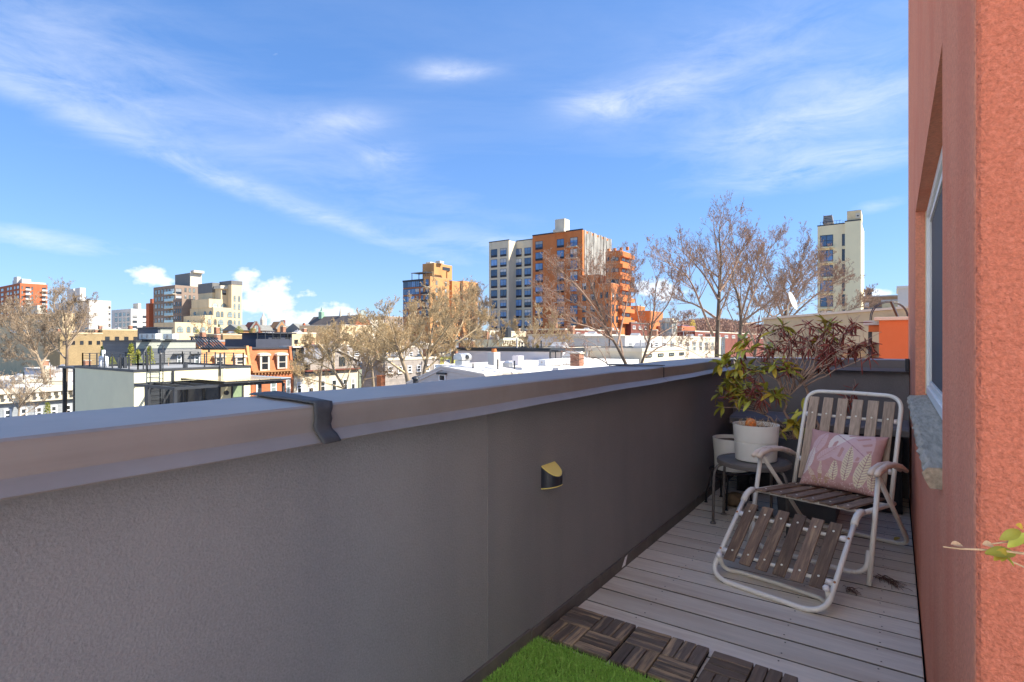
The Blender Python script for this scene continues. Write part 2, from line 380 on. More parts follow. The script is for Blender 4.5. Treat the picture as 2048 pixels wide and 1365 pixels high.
# orange building with its window
ab = thing('apartment_building', 'salmon orange stucco building wall with recessed sliding window', 'building', (3, 3, GZ))
m_stucco_r = M('rough_shaded_orange_stucco', (.40,.135,.092), rough=.95, var=.22, scale=170, bump=1.0, bscale=130, bdist=.010, spec=.15, col2=(.50,.19,.14), c2w=.5, c2s=150, streak=(.36,.105,.065,(4,4,.5)), streakw=.4)
po = MB().box(XW, 6, YCOR, YWIN0, GZ, 4.5).build('pier', m_stucco_o, ab, bevel=.014, segs=3); po.data.materials.append(m_stucco_r)
for q in po.data.polygons: q.material_index = 1 if q.normal.y < -.5 else 0  # near face: rough stucco, colour also darkened against strong bounce light
w = MB()
ZS, ZH = .935, 1.996
w.box(XW+.002, 6, YWIN0+.004, YEND, GZ, ZS-.055)
w.box(XW+.002, 6, YWIN0, YEND, ZH, 4.5)
w.box(XW+.002, 6, YWIN1, YEND, ZS-.055, ZH)
w.box(XW+.35, 6, YWIN0, YWIN1, ZS-.055, ZH)
w.build('wall', m_stucco_o, ab)
MB().box(-14, 18, -14, -7.5, GZ, 16).build('added_bounce_wall', M('pale_bounce_wall',(.55,.58,.65),rough=.9,var=.05), ab)  # unseen wall, added to bounce sunlight onto the shaded terrace
# stone sill with a broken front edge
r = random.Random(12); n = 70; vs = []; fs = []
for i in range(n+1):
    yy = YWIN0+.006 + (YWIN1+.03-YWIN0)*i/n
    j1 = .010*noise.noise(Vector((yy*9,0,0))) + .006*noise.noise(Vector((yy*31,3,0)))
    j2 = .012*noise.noise(Vector((yy*11,7,0))) + .007*noise.noise(Vector((yy*37,9,0)))
    x0 = XW-.036
    top = ZS-.004
    vs += [(XW+.09,yy,ZS+.012),(XW+.0,yy,ZS+.002*noise.noise(Vector((yy*20,1,5)))),(x0+.012+j1,yy,top+.002),(x0+j1,yy,top-.012),(x0+.004+j2,yy,ZS-.034),(x0+.014+j2,yy,ZS-.053),(XW+.09,yy,ZS-.053)]
mP = 7
for i in range(n):
    for k in range(mP):
        k2 = (k+1)%mP; fs.append((i*mP+k, i*mP+k2, (i+1)*mP+k2, (i+1)*mP+k))
fs.append(tuple(range(mP-1,-1,-1))); fs.append(tuple(n*mP+k for k in range(mP)))
m_stone = M('slate_sill_stone', (.29,.262,.22), rough=.85, var=.35, scale=3.0, stretch=(30,3.0,30), bump=.7, bscale=6, bdist=.006, col2=(.34,.325,.295), c2w=.5, c2s=2, c2lo=.48, c2hi=.7)
MB().add(vs, fs).build('window_sill', m_stone, ab, fixn=True)
# sliding window : outer frame, two sashes, screen
m_alu = M('pale_window_frame', (.62,.62,.61), rough=.35, var=.03, spec=.5)
m_seal = M('window_gasket', (.05,.05,.055), rough=.6)
m_pane = glass('window_glass', (.03,.035,.04), rough=.03)
m_screen = M('insect_screen', (.065,.068,.078), rough=.75, var=.06, scale=90)
wf = MB(); XG = XW+.052
ymid = 2.70
zb = ZS+.0125
wf.box(XG, XG+.10, YWIN0, YWIN1-.002, zb, zb+.045).box(XG, XG+.10, YWIN0, YWIN1-.002, ZH-.045, ZH-.002)
wf.box(XG, XG+.10, YWIN1-.042, YWIN1-.002, zb+.045, ZH-.045).box(XG, XG+.10, YWIN0+.002, YWIN0+.042, zb+.045, ZH-.045)
win = wf.build('window', m_alu, ab, bevel=.003)
s1 = MB()
a0, a1, zb1, zt1 = ymid-.02, YWIN1-.043, zb+.047, ZH-.047
s1.box(XG+.012, XG+.040, a0, a0+.04, zb1, zt1).box(XG+.012, XG+.040, a1-.03, a1, zb1, zt1).box(XG+.012, XG+.040, a0+.04, a1-.03, zb1, zb1+.03).box(XG+.012, XG+.040, a0+.04, a1-.03, zt1-.03, zt1)
o = s1.build('screen_sash', m_alu, win, bevel=.002)
o = MB().box(XG+.022, XG+.026, a0+.041, a1-.031, zb1+.031, zt1-.031).build('insect_screen', m_screen, win)
s2 = MB(); b0, b1 = YWIN0+.044, ymid+.03
s2.box(XG+.052, XG+.085, b0, b0+.04, zb1, zt1).box(XG+.052, XG+.085, b1-.04, b1, zb1, zt1).box(XG+.052, XG+.085, b0+.04, b1-.04, zb1, zb1+.04).box(XG+.052, XG+.085, b0+.04, b1-.04, zt1-.04, zt1)
s2.build('glass_sash', m_alu, win, bevel=.002)
MB().box(XG+.066, XG+.072, b0+.041, b1-.041, zb1+.041, zt1-.041).build('pane', m_pane, win)
MB().box(XG-.004, XG-.0005, YWIN1-.010, YWIN1-.003, zb, ZH-.003).build('sealant', M('beige_sealant',(.55,.48,.33),rough=.6), win)

# wall lamp : D shaped up-down washer
wl = thing('wall_lamp', 'small dark half round wall lamp with yellow top on charcoal wall', 'lamp', (XL, 2.047, .66))
poly = [(0,-.058)] + [(.062*math.sin(a)**.8 if a<math.pi/2 else .062*math.sin(math.pi-a)**.8, -.058*math.cos(a)) for a in [math.pi*i/18 for i in range(1,18)]] + [(0,.058)]
zl0, zl1 = .622, .713
def lampfn(k, bot, top):
    def fn(p, d):
        x, y_ = p[0]*k, p[1]*k
        return (XL+.0015+x, 2.047+y_, bot+.18*x if d == 0 else top-.72*x)
    return fn
m_lampb = M('lamp_body', (.022,.027,.038), rough=.4, var=.1, spec=.5)
m_lampy = M('lamp_diffuser', (.56,.47,.15), rough=.5, var=.05)
MB().prism(poly, lampfn(1,zl0,zl1), 0, 1).build('lamp_body', m_lampb, wl, fixn=True)
def lampcap(k, bot, off, sl):
    return lambda p, d: (XL+.0016+p[0]*k, 2.047+p[1]*k, bot+sl*p[0]*k+off*d)
MB().prism(poly, lampcap(.96, zl1+.0006, .004, -.72), 0, 1).build('top_diffuser', m_lampy, wl, fixn=True)
MB().prism(poly, lampcap(1.0, zl0-.0006, -.0035, .18), 0, 1).build('bottom_diffuser', m_lampy, wl, fixn=True)

# artificial turf
r = random.Random(77)
tb = MB().box(XL+.014, .09, .62, 1.935, -.028, .006).build('turf_backing', M('turf_backing',(.03,.06,.02),rough=1.0,var=.2,scale=40)); tag(tb, kind='structure')
vs = []; fs = []
for i in range(60000):
    x = r.uniform(XL+.016, -.15); yv = r.uniform(1.25, 1.935)
    if x > -.15-(1.935-yv)*.2: continue
    h = r.uniform(.014,.028); a = r.uniform(0, 6.283); wd = .0014; ln = r.uniform(.002,.014); la = r.uniform(0,6.283)
    dx, dy = math.cos(a)*wd, math.sin(a)*wd; lx, ly = math.cos(la)*ln, math.sin(la)*ln; b = len(vs)
    vs += [(x-dx,yv-dy,.005),(x+dx,yv+dy,.005),(x+lx*.5+dx*.8,yv+ly*.5+dy*.8,.005+h*.6),(x+lx*.5-dx*.8,yv+ly*.5-dy*.8,.005+h*.6),(x+lx*1.3,yv+ly*1.3,.005+h)]
    fs += [(b,b+1,b+2,b+3),(b+3,b+2,b+4)]
m_turf = M('turf_blade', (.19,.38,.07), rough=.55, var=.45, scale=150, spec=.3, col2=(.34,.46,.14), c2w=.5, c2s=60)
tf = MB().add(vs, fs).build('artificial_turf', m_turf); tag(tf, 'bright green artificial turf in front of the wooden deck tiles', 'turf', kind='stuff')

# wooden deck tiles : each tile four blocks of three slats
m_slatd = M('weathered_dark_slat', (.088,.075,.068), rough=.8, var=.3, scale=3, stretch=(2.2,26,26), bump=.5, bscale=6, bdist=.003, rnd=.25, col2=(.34,.26,.17), c2w=.75, c2s=.9, c2lo=.50, c2hi=.62)
m_slatn = M('weathered_plain_slat', (.105,.085,.072), rough=.8, var=.3, scale=3, stretch=(2.2,26,26), bump=.4, bscale=6, bdist=.003, rnd=.3, col2=(.16,.12,.085), c2w=.6, c2s=1.3, c2lo=.52, c2hi=.66)
def slatmesh(seed):
    r = random.Random(seed); L_, w_, t_ = .146, .0455, .016
    n = 5; vs = []; fs = []
    for i in range(n+1):
        x = -L_/2 + L_*i/n; j = [r.uniform(-.0012,.0012) for _ in range(4)]
        vs += [(x,-w_/2+j[0],0),(x,w_/2+j[1],0),(x,w_/2+j[2],t_+j[3]*.6),(x,-w_/2+j[0]*.8,t_+j[1]*.6)]
    for i in range(n):
        for k in range(4): fs.append((i*4+k,i*4+(k+1)%4,(i+1)*4+(k+1)%4,(i+1)*4+k))
    fs += [(3,2,1,0),(n*4,n*4+1,n*4+2,n*4+3)]
    me = MB().add(vs,fs).mesh('slat'); import bmesh
    bm = bmesh.new(); bm.from_mesh(me); bmesh.ops.recalc_face_normals(bm, faces=bm.faces); bm.to_mesh(me); bm.free(); return me
smd = [slatmesh(i) for i in range(3)]; smn = [slatmesh(i+10) for i in range(2)]
m_tilebase = M('tile_base_plastic', (.012,.012,.012), rough=.8)
bm_ = MB()
tiles = [(-1.065,2.100,0,0,'weathered wooden deck tile touching the charcoal wall'),
         (-.755,2.098,.6,1,'weathered wooden deck tile second from the charcoal wall, pale worn stripes'),
         (-.440,2.090,-1.0,2,'dark wooden deck tile third from the charcoal wall'),
         (-.095,2.050,9.0,3,'dark wooden deck tile turned askew beside the orange wall')]
for (tx, ty, rot, ti, lb) in tiles:
    t = thing('deck_tile', lb, 'deck tile', (tx, ty, 0), 'wooden interlocking deck tiles')
    T = Matrix.Translation((tx, ty, .003)) @ Matrix.Rotation(R(rot), 4, 'Z')
    link('tile_base', MB().box(-.148,.148,-.148,.148,0,.007).mesh('tile_base'), m_tilebase, t, basis=T)
    for bx in (0,1):
        for by in (0,1):
            turn = (bx+by+ (1 if ti != 1 else 1)) % 2
            for s_ in range(3):
                off = (s_-1)*.0495
                B = Matrix.Translation(((bx-.5)*.151, (by-.5)*.151, .007))
                if turn: Q = B @ Matrix.Rotation(R(90+rp.uniform(-.6,.6)),4,'Z') @ Matrix.Translation((0,off,0))
                else: Q = B @ Matrix.Rotation(R(rp.uniform(-.6,.6)),4,'Z') @ Matrix.Translation((0,off,0))
                me = rp.choice(smd) if ti < 2 else rp.choice(smn)
                link('slat', me, m_slatd if ti < 2 else m_slatn, t, bevel=.0025, basis=T @ Q)
# ================================================================== CHAIR, POTS, SHRUB
TH = R(14)
OW = Vector((-.53, 2.897, 0)); WV = Vector((math.cos(TH), -math.sin(TH), 0)); PV = Vector((math.sin(TH), math.cos(TH), 0)); UP = Vector((0,0,1))
def cp(w, p, z): return OW + WV*w + PV*p + UP*z
def arc(a, b, c, n=6):
    """rounded corner at b between a and c (quadratic)"""
    a, b, c = Vector(a), Vector(b), Vector(c); return [a*(1-t)**2 + b*2*t*(1-t) + c*t*t for t in [i/n for i in range(n+1)]]
ch = thing('lounge_chair', 'folding garden recliner with pale metal frame and weathered wooden slats', 'chair', cp(0,.6,0))
TR = .0125
def tubeobj(name, pts, r=TR, n=12, mat=None, parent=None): return MB().tube(pts, r, n).build(name, mat or m_white_metal, parent or ch, smooth=True)
HW = .28
# leg rest frame : U from the hinges down to the ground
def lr(w, t, lift=0): # t 0 = hinge, 1 = ground end
    return cp(w, .42 - .42*t, .375 + (.0135-.375)*t + lift)
pts = [lr(-HW,.05)] + [lr(-HW,.5)] + arc(lr(-HW,.82), lr(-HW,.985), lr(-HW+.10,1.0), 8) + [lr(0,1.0)] + arc(lr(HW-.10,1.0), lr(HW,.985), lr(HW,.82), 8) + [lr(HW,.5), lr(HW,.05)]
legf = tubeobj('leg_rest_frame', pts)
m_slatF = M('weathered_brown_slat', (.115,.085,.070), rough=.75, var=.3, scale=3, stretch=(40,4,40), bump=.4, bscale=6, bdist=.002, rnd=.32, col2=(.27,.20,.135), c2w=.75, c2s=1.2, c2lo=.50, c2hi=.66)
m_slatB = M('weathered_grey_slat', (.27,.225,.19), rough=.8, var=.28, scale=3, stretch=(40,4,40), bump=.4, bscale=6, bdist=.002, rnd=.14, col2=(.10,.08,.07), c2w=.55, c2s=1.2, c2lo=.52, c2hi=.68)
rv = MB().lathe([(.0055,0),(.0055,.0012),(.003,.0022)], (0,0,0), 10).mesh('screw')
m_rivet = M('pale_rivet', (.62,.60,.56), rough=.4)
def slat(A, B, nrm, wd, th, mat, rivets=(), name='slat'):
    A, B = Vector(A), Vector(B); ln = (B-A).length; yv = (B-A).normalized(); zv = (nrm - yv*nrm.dot(yv)).normalized(); xv = yv.cross(zv)
    mtx = Matrix((xv, yv, zv)).transposed().to_4x4(); mtx.translation = A
    o = link(name, MB().box(-wd/2, wd/2, 0, ln, 0, th).mesh(name), mat, ch, bevel=.002, basis=mtx)
    for t in rivets:
        s = link('screw', rv, m_rivet); s.parent = o; s.matrix_basis = Matrix.Translation((0, ln*t, th+.0002))
    return o
nl = (lr(0,0)-lr(0,1)).cross(WV).normalized(); nl = nl if nl.z > 0 else -nl
ws = [-.212+.0848*i for i in range(6)]
for i, w_ in enumerate(ws):
    o = slat(lr(w_,.80)+nl*.010, lr(w_,.14)+nl*.010, nl, .058, .011, m_slatF, (.16,.86))
for t in (.26,.70):
    c = lr(0,t)
    MB().tube([lr(-HW+.01,t), lr(HW-.01,t)], .009, 10).build('cross_bar', m_white_metal, ch, smooth=True)
    for sgn in (-1,1):
        MB().tube([lr(sgn*(HW-.012),t), lr(sgn*(HW-.05),t)], [.016,.011], 10).build('end_bush', m_white_plastic, ch, smooth=True)
        MB().lathe([(.006,0),(.006,.002),(.003,.003)], (0,0,0), 8).build('rivet', m_rust, ch).matrix_basis = Matrix.Translation(lr(sgn*HW,t)+nl*.0118) @ nl.to_track_quat('Z','Y').to_matrix().to_4x4()
# hinge sleeves
for sgn in (-1,1):
    MB().tube(arc(lr(sgn*HW,.10), cp(sgn*HW,.435,.395), cp(sgn*HW,.50,.378), 6), .017, 12).build('hinge_sleeve', m_white_metal, ch, smooth=True)
# seat rails and slats
def seat(w, p, lift=0): return cp(w, p, .378 + (.315-.378)*(p-.45)/.6 + lift)
for sgn in (-1,1): tubeobj('seat_rail', [seat(sgn*HW,.46), seat(sgn*HW,1.05)])
ns = Vector((0,0,1))
for i, w_ in enumerate(ws): slat(seat(w_,.44,.013), seat(w_,1.03,.013), ns, .060, .011, m_slatF, (.12,.84))
for p_ in (.52,.92): MB().tube([seat(-HW,p_,.002), seat(HW,p_,.002)], .009, 10).build('cross_bar', m_white_metal, ch, smooth=True)
# back frame
def bk(w, t, out=0): return cp(w, 1.035+.235*t - out*.93, .315+.600*t + out*.37)
HB = .268
pts = [bk(-HB,0), bk(-HB,.4), bk(-HB,.75)] + arc(bk(-HB,.86), bk(-HB,1.0), bk(-HB+.09,1.0), 8) + [bk(0,1.005)] + arc(bk(HB-.09,1.0), bk(HB,1.0), bk(HB,.86), 8) + [bk(HB,.75), bk(HB,.4), bk(HB,0)]
tubeobj('back_frame', pts)
nb = Vector((bk(0,0,1)-bk(0,0))).normalized()
for i, w_ in enumerate(ws): slat(bk(w_,.08,.012), bk(w_,.93,.012), nb, .058, .011, m_slatB, (.80,))
for t in (.28,.75):
    MB().tube([bk(-HB,t), bk(HB,t)], .009, 10).build('cross_bar', m_white_metal, ch, smooth=True)
    for sgn in (-1,1): MB().tube([bk(sgn*(HB-.014),t), bk(sgn*(HB-.05),t)], [.017,.012], 10).build('end_bush', m_white_plastic, ch, smooth=True)
# arm rests : a twin moulding each
for sgn in (-1,1):
    wA = sgn*.305
    path = [cp(wA,.585,.560), cp(wA,.63,.574), cp(wA,.74,.582), cp(wA,.90,.567), cp(wA,1.02,.538), cp(wA,1.13,.497)]
    for d in (-.015,.015):
        pp = [q + WV*d for q in path]
        MB().tube(pp, [.013,.0155,.0155,.0155,.015,.0125], 12).build('arm_rest', M('arm_rest_plastic',(.56,.49,.46),rough=.45,var=.1,scale=12,col2=(.35,.24,.17),c2w=.5,c2s=10,c2lo=.55,c2hi=.65), ch, smooth=True)
    MB().bar(cp(wA,.63,.553), cp(wA,.80,.560), .018, .028).build('ratchet', m_white_plastic, ch)
# front leg U and rear leg U
fl = lambda w, t: cp(w, .66-.16*t, .55-.535*t)
for sgn in (-1,1):
    tubeobj('front_leg', [fl(sgn*.310,0), fl(sgn*.310,1.0)])
pts = [fl(-.296,.70)] + arc(fl(-.296,.80), fl(-.296,.93), fl(-.19,.93), 6) + arc(fl(.19,.93), fl(.296,.93), fl(.296,.80), 6) + [fl(.296,.70)]
tubeobj('front_stretcher', pts)
rl = lambda w, t: cp(w, .67+.63*t, .545-.532*t)
pts = [rl(-.30,0), rl(-.30,.6)] + arc(rl(-.30,.86), rl(-.30,1.0), rl(-.20,1.0), 7) + [rl(0,1)] + arc(rl(.20,1.0), rl(.30,1.0), rl(.30,.86), 7) + [rl(.30,.6), rl(.30,0)]
tubeobj('rear_leg', pts)
# low foot stand with upturned capped ends
pts = [cp(-.262,.075,.105)] + arc(cp(-.262,.09,.07), cp(-.262,.12,.012), cp(-.20,.17,.013), 6) + [cp(0,.18,.013)] + arc(cp(.20,.17,.013), cp(.262,.12,.012), cp(.262,.09,.07), 6) + [cp(.262,.075,.105)]
tubeobj('foot_stand', pts, .011)
for sgn in (-1,1):
    c = cp(sgn*.262,.068,.113)
    MB().lathe([(.0001,-.016),(.010,-.0125),(.016,-.004),(.016,.004),(.010,.0125),(.0001,.016)], c, 14).build('end_cap', m_white_plastic, ch, smooth=True)

# ---- cushion with printed leaves
def pillow():
    N_ = 150; S = .425; Hh = .385
    def leafmask(u, v, cx, cy, L_, Wd, ang, tip=1.2):
        c, s = math.cos(ang), math.sin(ang); dx, dy = u-cx, v-cy
        a = dx*c + dy*s; b = -dx*s + dy*c
        t = a/L_
        if t < 0 or t > 1: return None
        half = Wd*math.sin(math.pi*t**.85)**.75 if t > 0 else 0
        return (t, b/half, b, a) if half > 1e-6 and abs(b) < half else None
    pink = (.62,.365,.335); mauve = (.74,.53,.53); cream = (.84,.74,.52); pale = (.86,.76,.70); gold = (.55,.37,.17)
    def colr(u, v):
        n = .5*noise.noise(Vector((u*14,v*14,2)))
        c = tuple(k*(1+.10*n) for k in pink)
        # big monstera top right
        m = leafmask(u, v, .40, .93, .62, .33, R(-42))
        if m:
            t, q, b, a = m; c = mauve if t > .3 else pale
            if abs(b) < .006: c = (.50,.27,.30)
            st = (a - abs(b)*.55) % .135
            if .04 < st < .088 and .34 < abs(q) < .82 and t > .18: c = pink
        for (cx, cy, L_, Wd, an, cl, sp) in ((.12,.50,.46,.085,R(72),mauve,.036),(.20,.40,.40,.075,R(48),mauve,.036),(.02,.15,.50,.075,R(78),pale,.036),
                (.46,.10,.36,.055,R(92),cream,.042),(.60,.12,.60,.068,R(88),cream,.042),(.76,.04,.62,.090,R(80),cream,.048),(.93,.05,.34,.05,R(88),cream,.04)):
            m = leafmask(u, v, cx, cy, L_, Wd, an)
            if m:
                t, q, b, a = m; c = cl
                if abs(b) < .0042: c = tuple(k*.72 for k in pink) if cl is cream else pink
                elif ((a - abs(b)*.75) % sp) < .011 and .05 < abs(q) < .86: c = tuple(k*.8 for k in pink) if cl is cream else tuple((p+k)/2 for p,k in zip(pink, cl))
        for (cx, cy, L_, Wd, an) in ((.30,.03,.40,.028,R(96)),(.36,.03,.30,.032,R(76)),(.26,.02,.34,.035,R(122))):
            m = leafmask(u, v, cx, cy, L_, Wd, an)
            if m and noise.noise(Vector((u*95,v*95,0))) > -.02: c = cream if m[0] > .4 else gold
        if v < .12 and noise.noise(Vector((u*120,v*40,9))) > .35: c = pale
        return c
    vs = []; fs = []; cols = []
    zv = nb; xv = WV; yv = zv.cross(xv).normalized(); yv = yv if yv.z > 0 else -yv
    tilt = Matrix.Rotation(R(-10), 3, xv)
    zv2 = tilt @ zv; yv2 = tilt @ yv
    if zv2.dot(-PV) < 0: zv2 = -zv2
    base = bk(.02,.065,.055) - PV*.06 - UP*.022
    for side in (1,-1):
        b0 = len(vs)
        for j in range(N_+1):
            for i in range(N_+1):
                u, v = i/N_, j/N_; a, b = u*2-1, v*2-1
                e = max(0,(1-a**4))**.55 * max(0,(1-b**4))**.55
                pinch = 1 - .085*(1-b*b)*abs(a)**2; pv = 1-.10*(1-a*a)*abs(b)**2
                th = .062*e
                wr = .0028*noise.noise(Vector((u*7,v*7,side))) + .0022*noise.noise(Vector((u*16+v*9,v*22,4+side)))
                cr = (abs(a)*abs(b))**3
                wr += .007*cr*math.sin((a-b*2)*14) + .004*noise.noise(Vector((a*3+b*5,b*2,7)))
                x_ = a*S/2*pinch; y_ = (b*.5*pv+.5)*Hh
                sag = -.012*(1-b)*(1-a*a)
                P = base + xv*x_ + yv2*(y_+sag*.4) + zv2*(side*(th+wr*e) + .012*(1-b)*.5)
                vs.append(P); cols.append(colr(u, v) if side == 1 else pink)
        for j in range(N_):
            for i in range(N_):
                q = (b0+j*(N_+1)+i, b0+j*(N_+1)+i+1, b0+(j+1)*(N_+1)+i+1, b0+(j+1)*(N_+1)+i)
                fs.append(q if side == 1 else q[::-1])
    me = MB().add(vs, fs).mesh('cushion')
    ca = me.color_attributes.new('print', 'FLOAT_COLOR', 'POINT')
    flat = []
    for c in cols: flat += [c[0],c[1],c[2],1]
    ca.data.foreach_set('color', flat)
    import bmesh
    bm = bmesh.new(); bm.from_mesh(me); bmesh.ops.remove_doubles(bm, verts=bm.verts, dist=.0004); bmesh.ops.recalc_face_normals(bm, faces=bm.faces); bm.to_mesh(me); bm.free()
    mt = bpy.data.materials.new('printed_cushion_cloth'); mt.use_nodes = True; nt = mt.node_tree; p = nt.nodes['Principled BSDF']
    vc = nt.nodes.new('ShaderNodeVertexColor'); vc.layer_name = 'print'; nt.links.new(vc.outputs[0], p.inputs['Base Color'])
    p.inputs['Roughness'].default_value = .9; p.inputs['Specular IOR Level'].default_value = .15
    n = nt.nodes.new('ShaderNodeTexNoise'); n.inputs['Scale'].default_value = 700; bp = nt.nodes.new('ShaderNodeBump'); bp.inputs['Strength'].default_value = .25; bp.inputs['Distance'].default_value = .001
    nt.links.new(n.outputs[0], bp.inputs['Height']); nt.links.new(bp.outputs[0], p.inputs['Normal'])
    o = link('cushion', me, mt, None, smooth=True)
    tag(o, 'pink leaf print cushion leaning on the recliner backrest', 'cushion'); return o
pillow()

# ---- round side table
m_tab = M('graphite_table_metal', (.10,.10,.108), rough=.5, var=.12, scale=12, spec=.4, col2=(.12,.118,.115), c2w=.5, c2s=9)
TC = Vector((-.785, 3.985, 0))
tb = thing('side_table', 'round graphite metal side table carrying the larger white planter', 'table', TC)
MB().lathe([(.222,.412),(.232,.416),(.234,.438),(.230,.446),(.222,.447),(.216,.441)], TC, 48).build('table_top', m_tab, tb, smooth=False)
for a in (205, 150, 75, 330):
    d = Vector((math.cos(R(a)), math.sin(R(a)), 0)); f_ = TC + d*.262
    pts = [TC+d*.175+UP*.412, TC+d*.225+UP*.40] + arc(TC+d*.238+UP*.385, TC+d*.256+UP*.36, TC+d*.257+UP*.31, 5) + [f_+UP*.012]
    MB().tube(pts, .0095, 10).build('leg', m_tab, tb, smooth=True)
    MB().lathe([(.0001,0),(.020,0),(.020,.008),(.011,.014)], (f_.x,f_.y,0), 14).build('foot', m_tab, tb, smooth=False)
# ---- low plant stand with pierced top
PC = Vector((-1.02, 4.42, 0))
ps = thing('plant_stand', 'low black iron plant stand with pierced round top beside the wall', 'plant stand', PC)
m_iron = M('black_iron', (.03,.03,.033), rough=.6, var=.2, scale=20)
def ring(c, r, rt, n=32, m=6):
    return [Vector((c.x+r*math.cos(2*math.pi*i/n), c.y+r*math.sin(2*math.pi*i/n), c.z)) for i in range(n+1)]
top = MB()
for rr in (.165,.158,.06): top.tube(ring(PC+UP*.262, rr, .006), .007, 6, False)
for i in range(10):
    a = 2*math.pi*i/10; d = Vector((math.cos(a),math.sin(a),0)); e = Vector((-math.sin(a),math.cos(a),0)); c = PC+UP*.262
    pts = [c+d*.06, c+d*.085+e*.022, c+d*.12+e*.030, c+d*.15+e*.012, c+d*.160, c+d*.15-e*.012, c+d*.12-e*.030, c+d*.085-e*.022, c+d*.06]
    top.tube(pts, .0045, 5)
top.build('pierced_top', m_iron, ps, smooth=True)
MB().tube(ring(PC+UP*.215, .150, .004), .0035, 6, False).build('lower_ring', m_iron, ps, smooth=True)
for a in (200,130,60,-20,270):
    d = Vector((math.cos(R(a)), math.sin(R(a)), 0))
    MB().tube([PC+d*.15+UP*.258, PC+d*.155+UP*.21, PC+d*.185+UP*.10, PC+d*.195+UP*.003], .0075, 8).build('leg', m_iron, ps, smooth=True)
    q = PC+d*.195
    MB().lathe([(.0001,0),(.015,0),(.012,.006)], (q.x,q.y,0), 10).build('foot', m_iron, ps)
# ---- white pots
m_pot = M('white_grey_pot', (.58,.58,.60), rough=.55, var=.05, scale=6, spec=.35, bump=.04, bscale=30)
m_soil = M('dry_potting_soil', (.10,.08,.065), rough=1.0, var=.5, scale=50, bump=.8, bscale=70, bdist=.01)
m_dry = M('dry_grass_stalk', (.38,.29,.19), rough=.8, var=.3, scale=60)
def pot(name, label, c, group):
    t = thing(name, label, 'planter', c, group)
    k = [(.126,0),(.130,.003),(.1365,.121),(.1325,.1225),(.1325,.1275),(.1375,.129),(.146,.236),(.1465,.240),(.139,.240),(.137,.20)]
    MB().lathe(k, c, 56).build('pot', m_pot, t, smooth=False)
    MB().lathe([(.1355,.205),(.136,.212),(.10,.216),(.02,.219)], c, 30).build('soil', m_soil, t)
    return t
c1 = Vector((-.775,4.005,.4475)); p1 = pot('planter', 'white two tier planter with dry grass on the round side table', c1, 'white planters')
r = random.Random(8); mb = MB()
for i in range(90):
    a = r.uniform(0,6.28); q = r.uniform(.02,.125); p0 = c1+Vector((q*math.cos(a),q*math.sin(a),.212)); ln = r.uniform(.02,.09)
    dr = Vector((r.gauss(0,.5),r.gauss(0,.5),1)).normalized()
    mb.tube([p0, p0+dr*ln*.6, p0+dr*ln+Vector((r.gauss(0,.01),r.gauss(0,.01),0))], .0012, 3)
mb.build('dry_grass', m_dry, p1)['kind'] = 'stuff'
c2 = Vector((-1.02,4.42,.270)); pot('planter', 'plain white planter half hidden behind the planter on the table', c2, 'white planters')
# orange ball on the soil
vs = []; fs = []; n1, n2 = 26, 18; oc = c1+Vector((-.02,-.065,.244))
for j in range(n2+1):
    th_ = math.pi*j/n2
    for i in range(n1):
        ph = 2*math.pi*i/n1; d = Vector((math.sin(th_)*math.cos(ph), math.sin(th_)*math.sin(ph), math.cos(th_)))
        rr = .037*(1+.10*noise.noise(d*2.5)+.09*noise.noise(d*6)); vs.append(oc+Vector((d.x*rr*.95,d.y*rr*.95,d.z*rr*1.05)))
for j in range(n2):
    for i in range(n1): fs.append((j*n1+i,(j+1)*n1+i,(j+1)*n1+(i+1)%n1,j*n1+(i+1)%n1))
o = MB().add(vs,fs).build('terracotta_ornament', M('orange_terracotta',(.48,.15,.04),rough=.8,var=.3,scale=60,bump=.5,bscale=70,bdist=.004,col2=(.62,.33,.16),c2w=.6,c2s=40), None, smooth=True)
tag(o, 'knobbly orange terracotta ball sitting on the soil of the white planter', 'ornament')
# brown stone beneath the stand
vs = []; oc = Vector((-1.0,4.37,.052))
for j in range(n2+1):
    th_ = math.pi*j/n2
    for i in range(n1):
        ph = 2*math.pi*i/n1; d = Vector((math.sin(th_)*math.cos(ph), math.sin(th_)*math.sin(ph), math.cos(th_)))
        rr = 1+.18*noise.noise(d*1.7+Vector((3,0,0))); vs.append(oc+Vector((d.x*rr*.085,d.y*rr*.06,d.z*rr*.053)))
o = MB().add(vs,fs).build('garden_stone', M('brown_stone',(.12,.09,.06),rough=.8,var=.5,scale=14,bump=.3,bscale=30), None, smooth=True)
tag(o, 'mottled brown stone on the deck under the iron plant stand', 'stone')
# ---- storage box
m_box = M('black_resin', (.018,.019,.022), rough=.45, var=.15, scale=6, spec=.4)
m_lid = M('dark_resin_lid', (.10,.105,.12), rough=.5, var=.12, scale=6, spec=.4)
sb = thing('storage_box', 'long black resin storage box with grey lid behind the shrub', 'storage box', (-.5, 5.0, 0))
b_ = MB().box(-1.085,.045,4.83,5.28,.004,.60)
for i in range(12): b_.box(-1.06+.094*i, -1.00+.094*i, 4.822, 4.8295, .05, .55)
b_.build('body', m_box, sb, bevel=.008)
MB().prism([(4.78,.565),(4.78,.612),(4.80,.628),(5.05,.652),(5.30,.628),(5.30,.60),(4.82,.60),(4.82,.565)], lambda p,d: (d,p[0],p[1]), -1.13, .085).build('lid', m_lid, sb, bevel=.006, fixn=True)
MB().box(-.56,-.46,4.768,4.7795,.545,.60).build('latch', m_box, sb, bevel=.003)
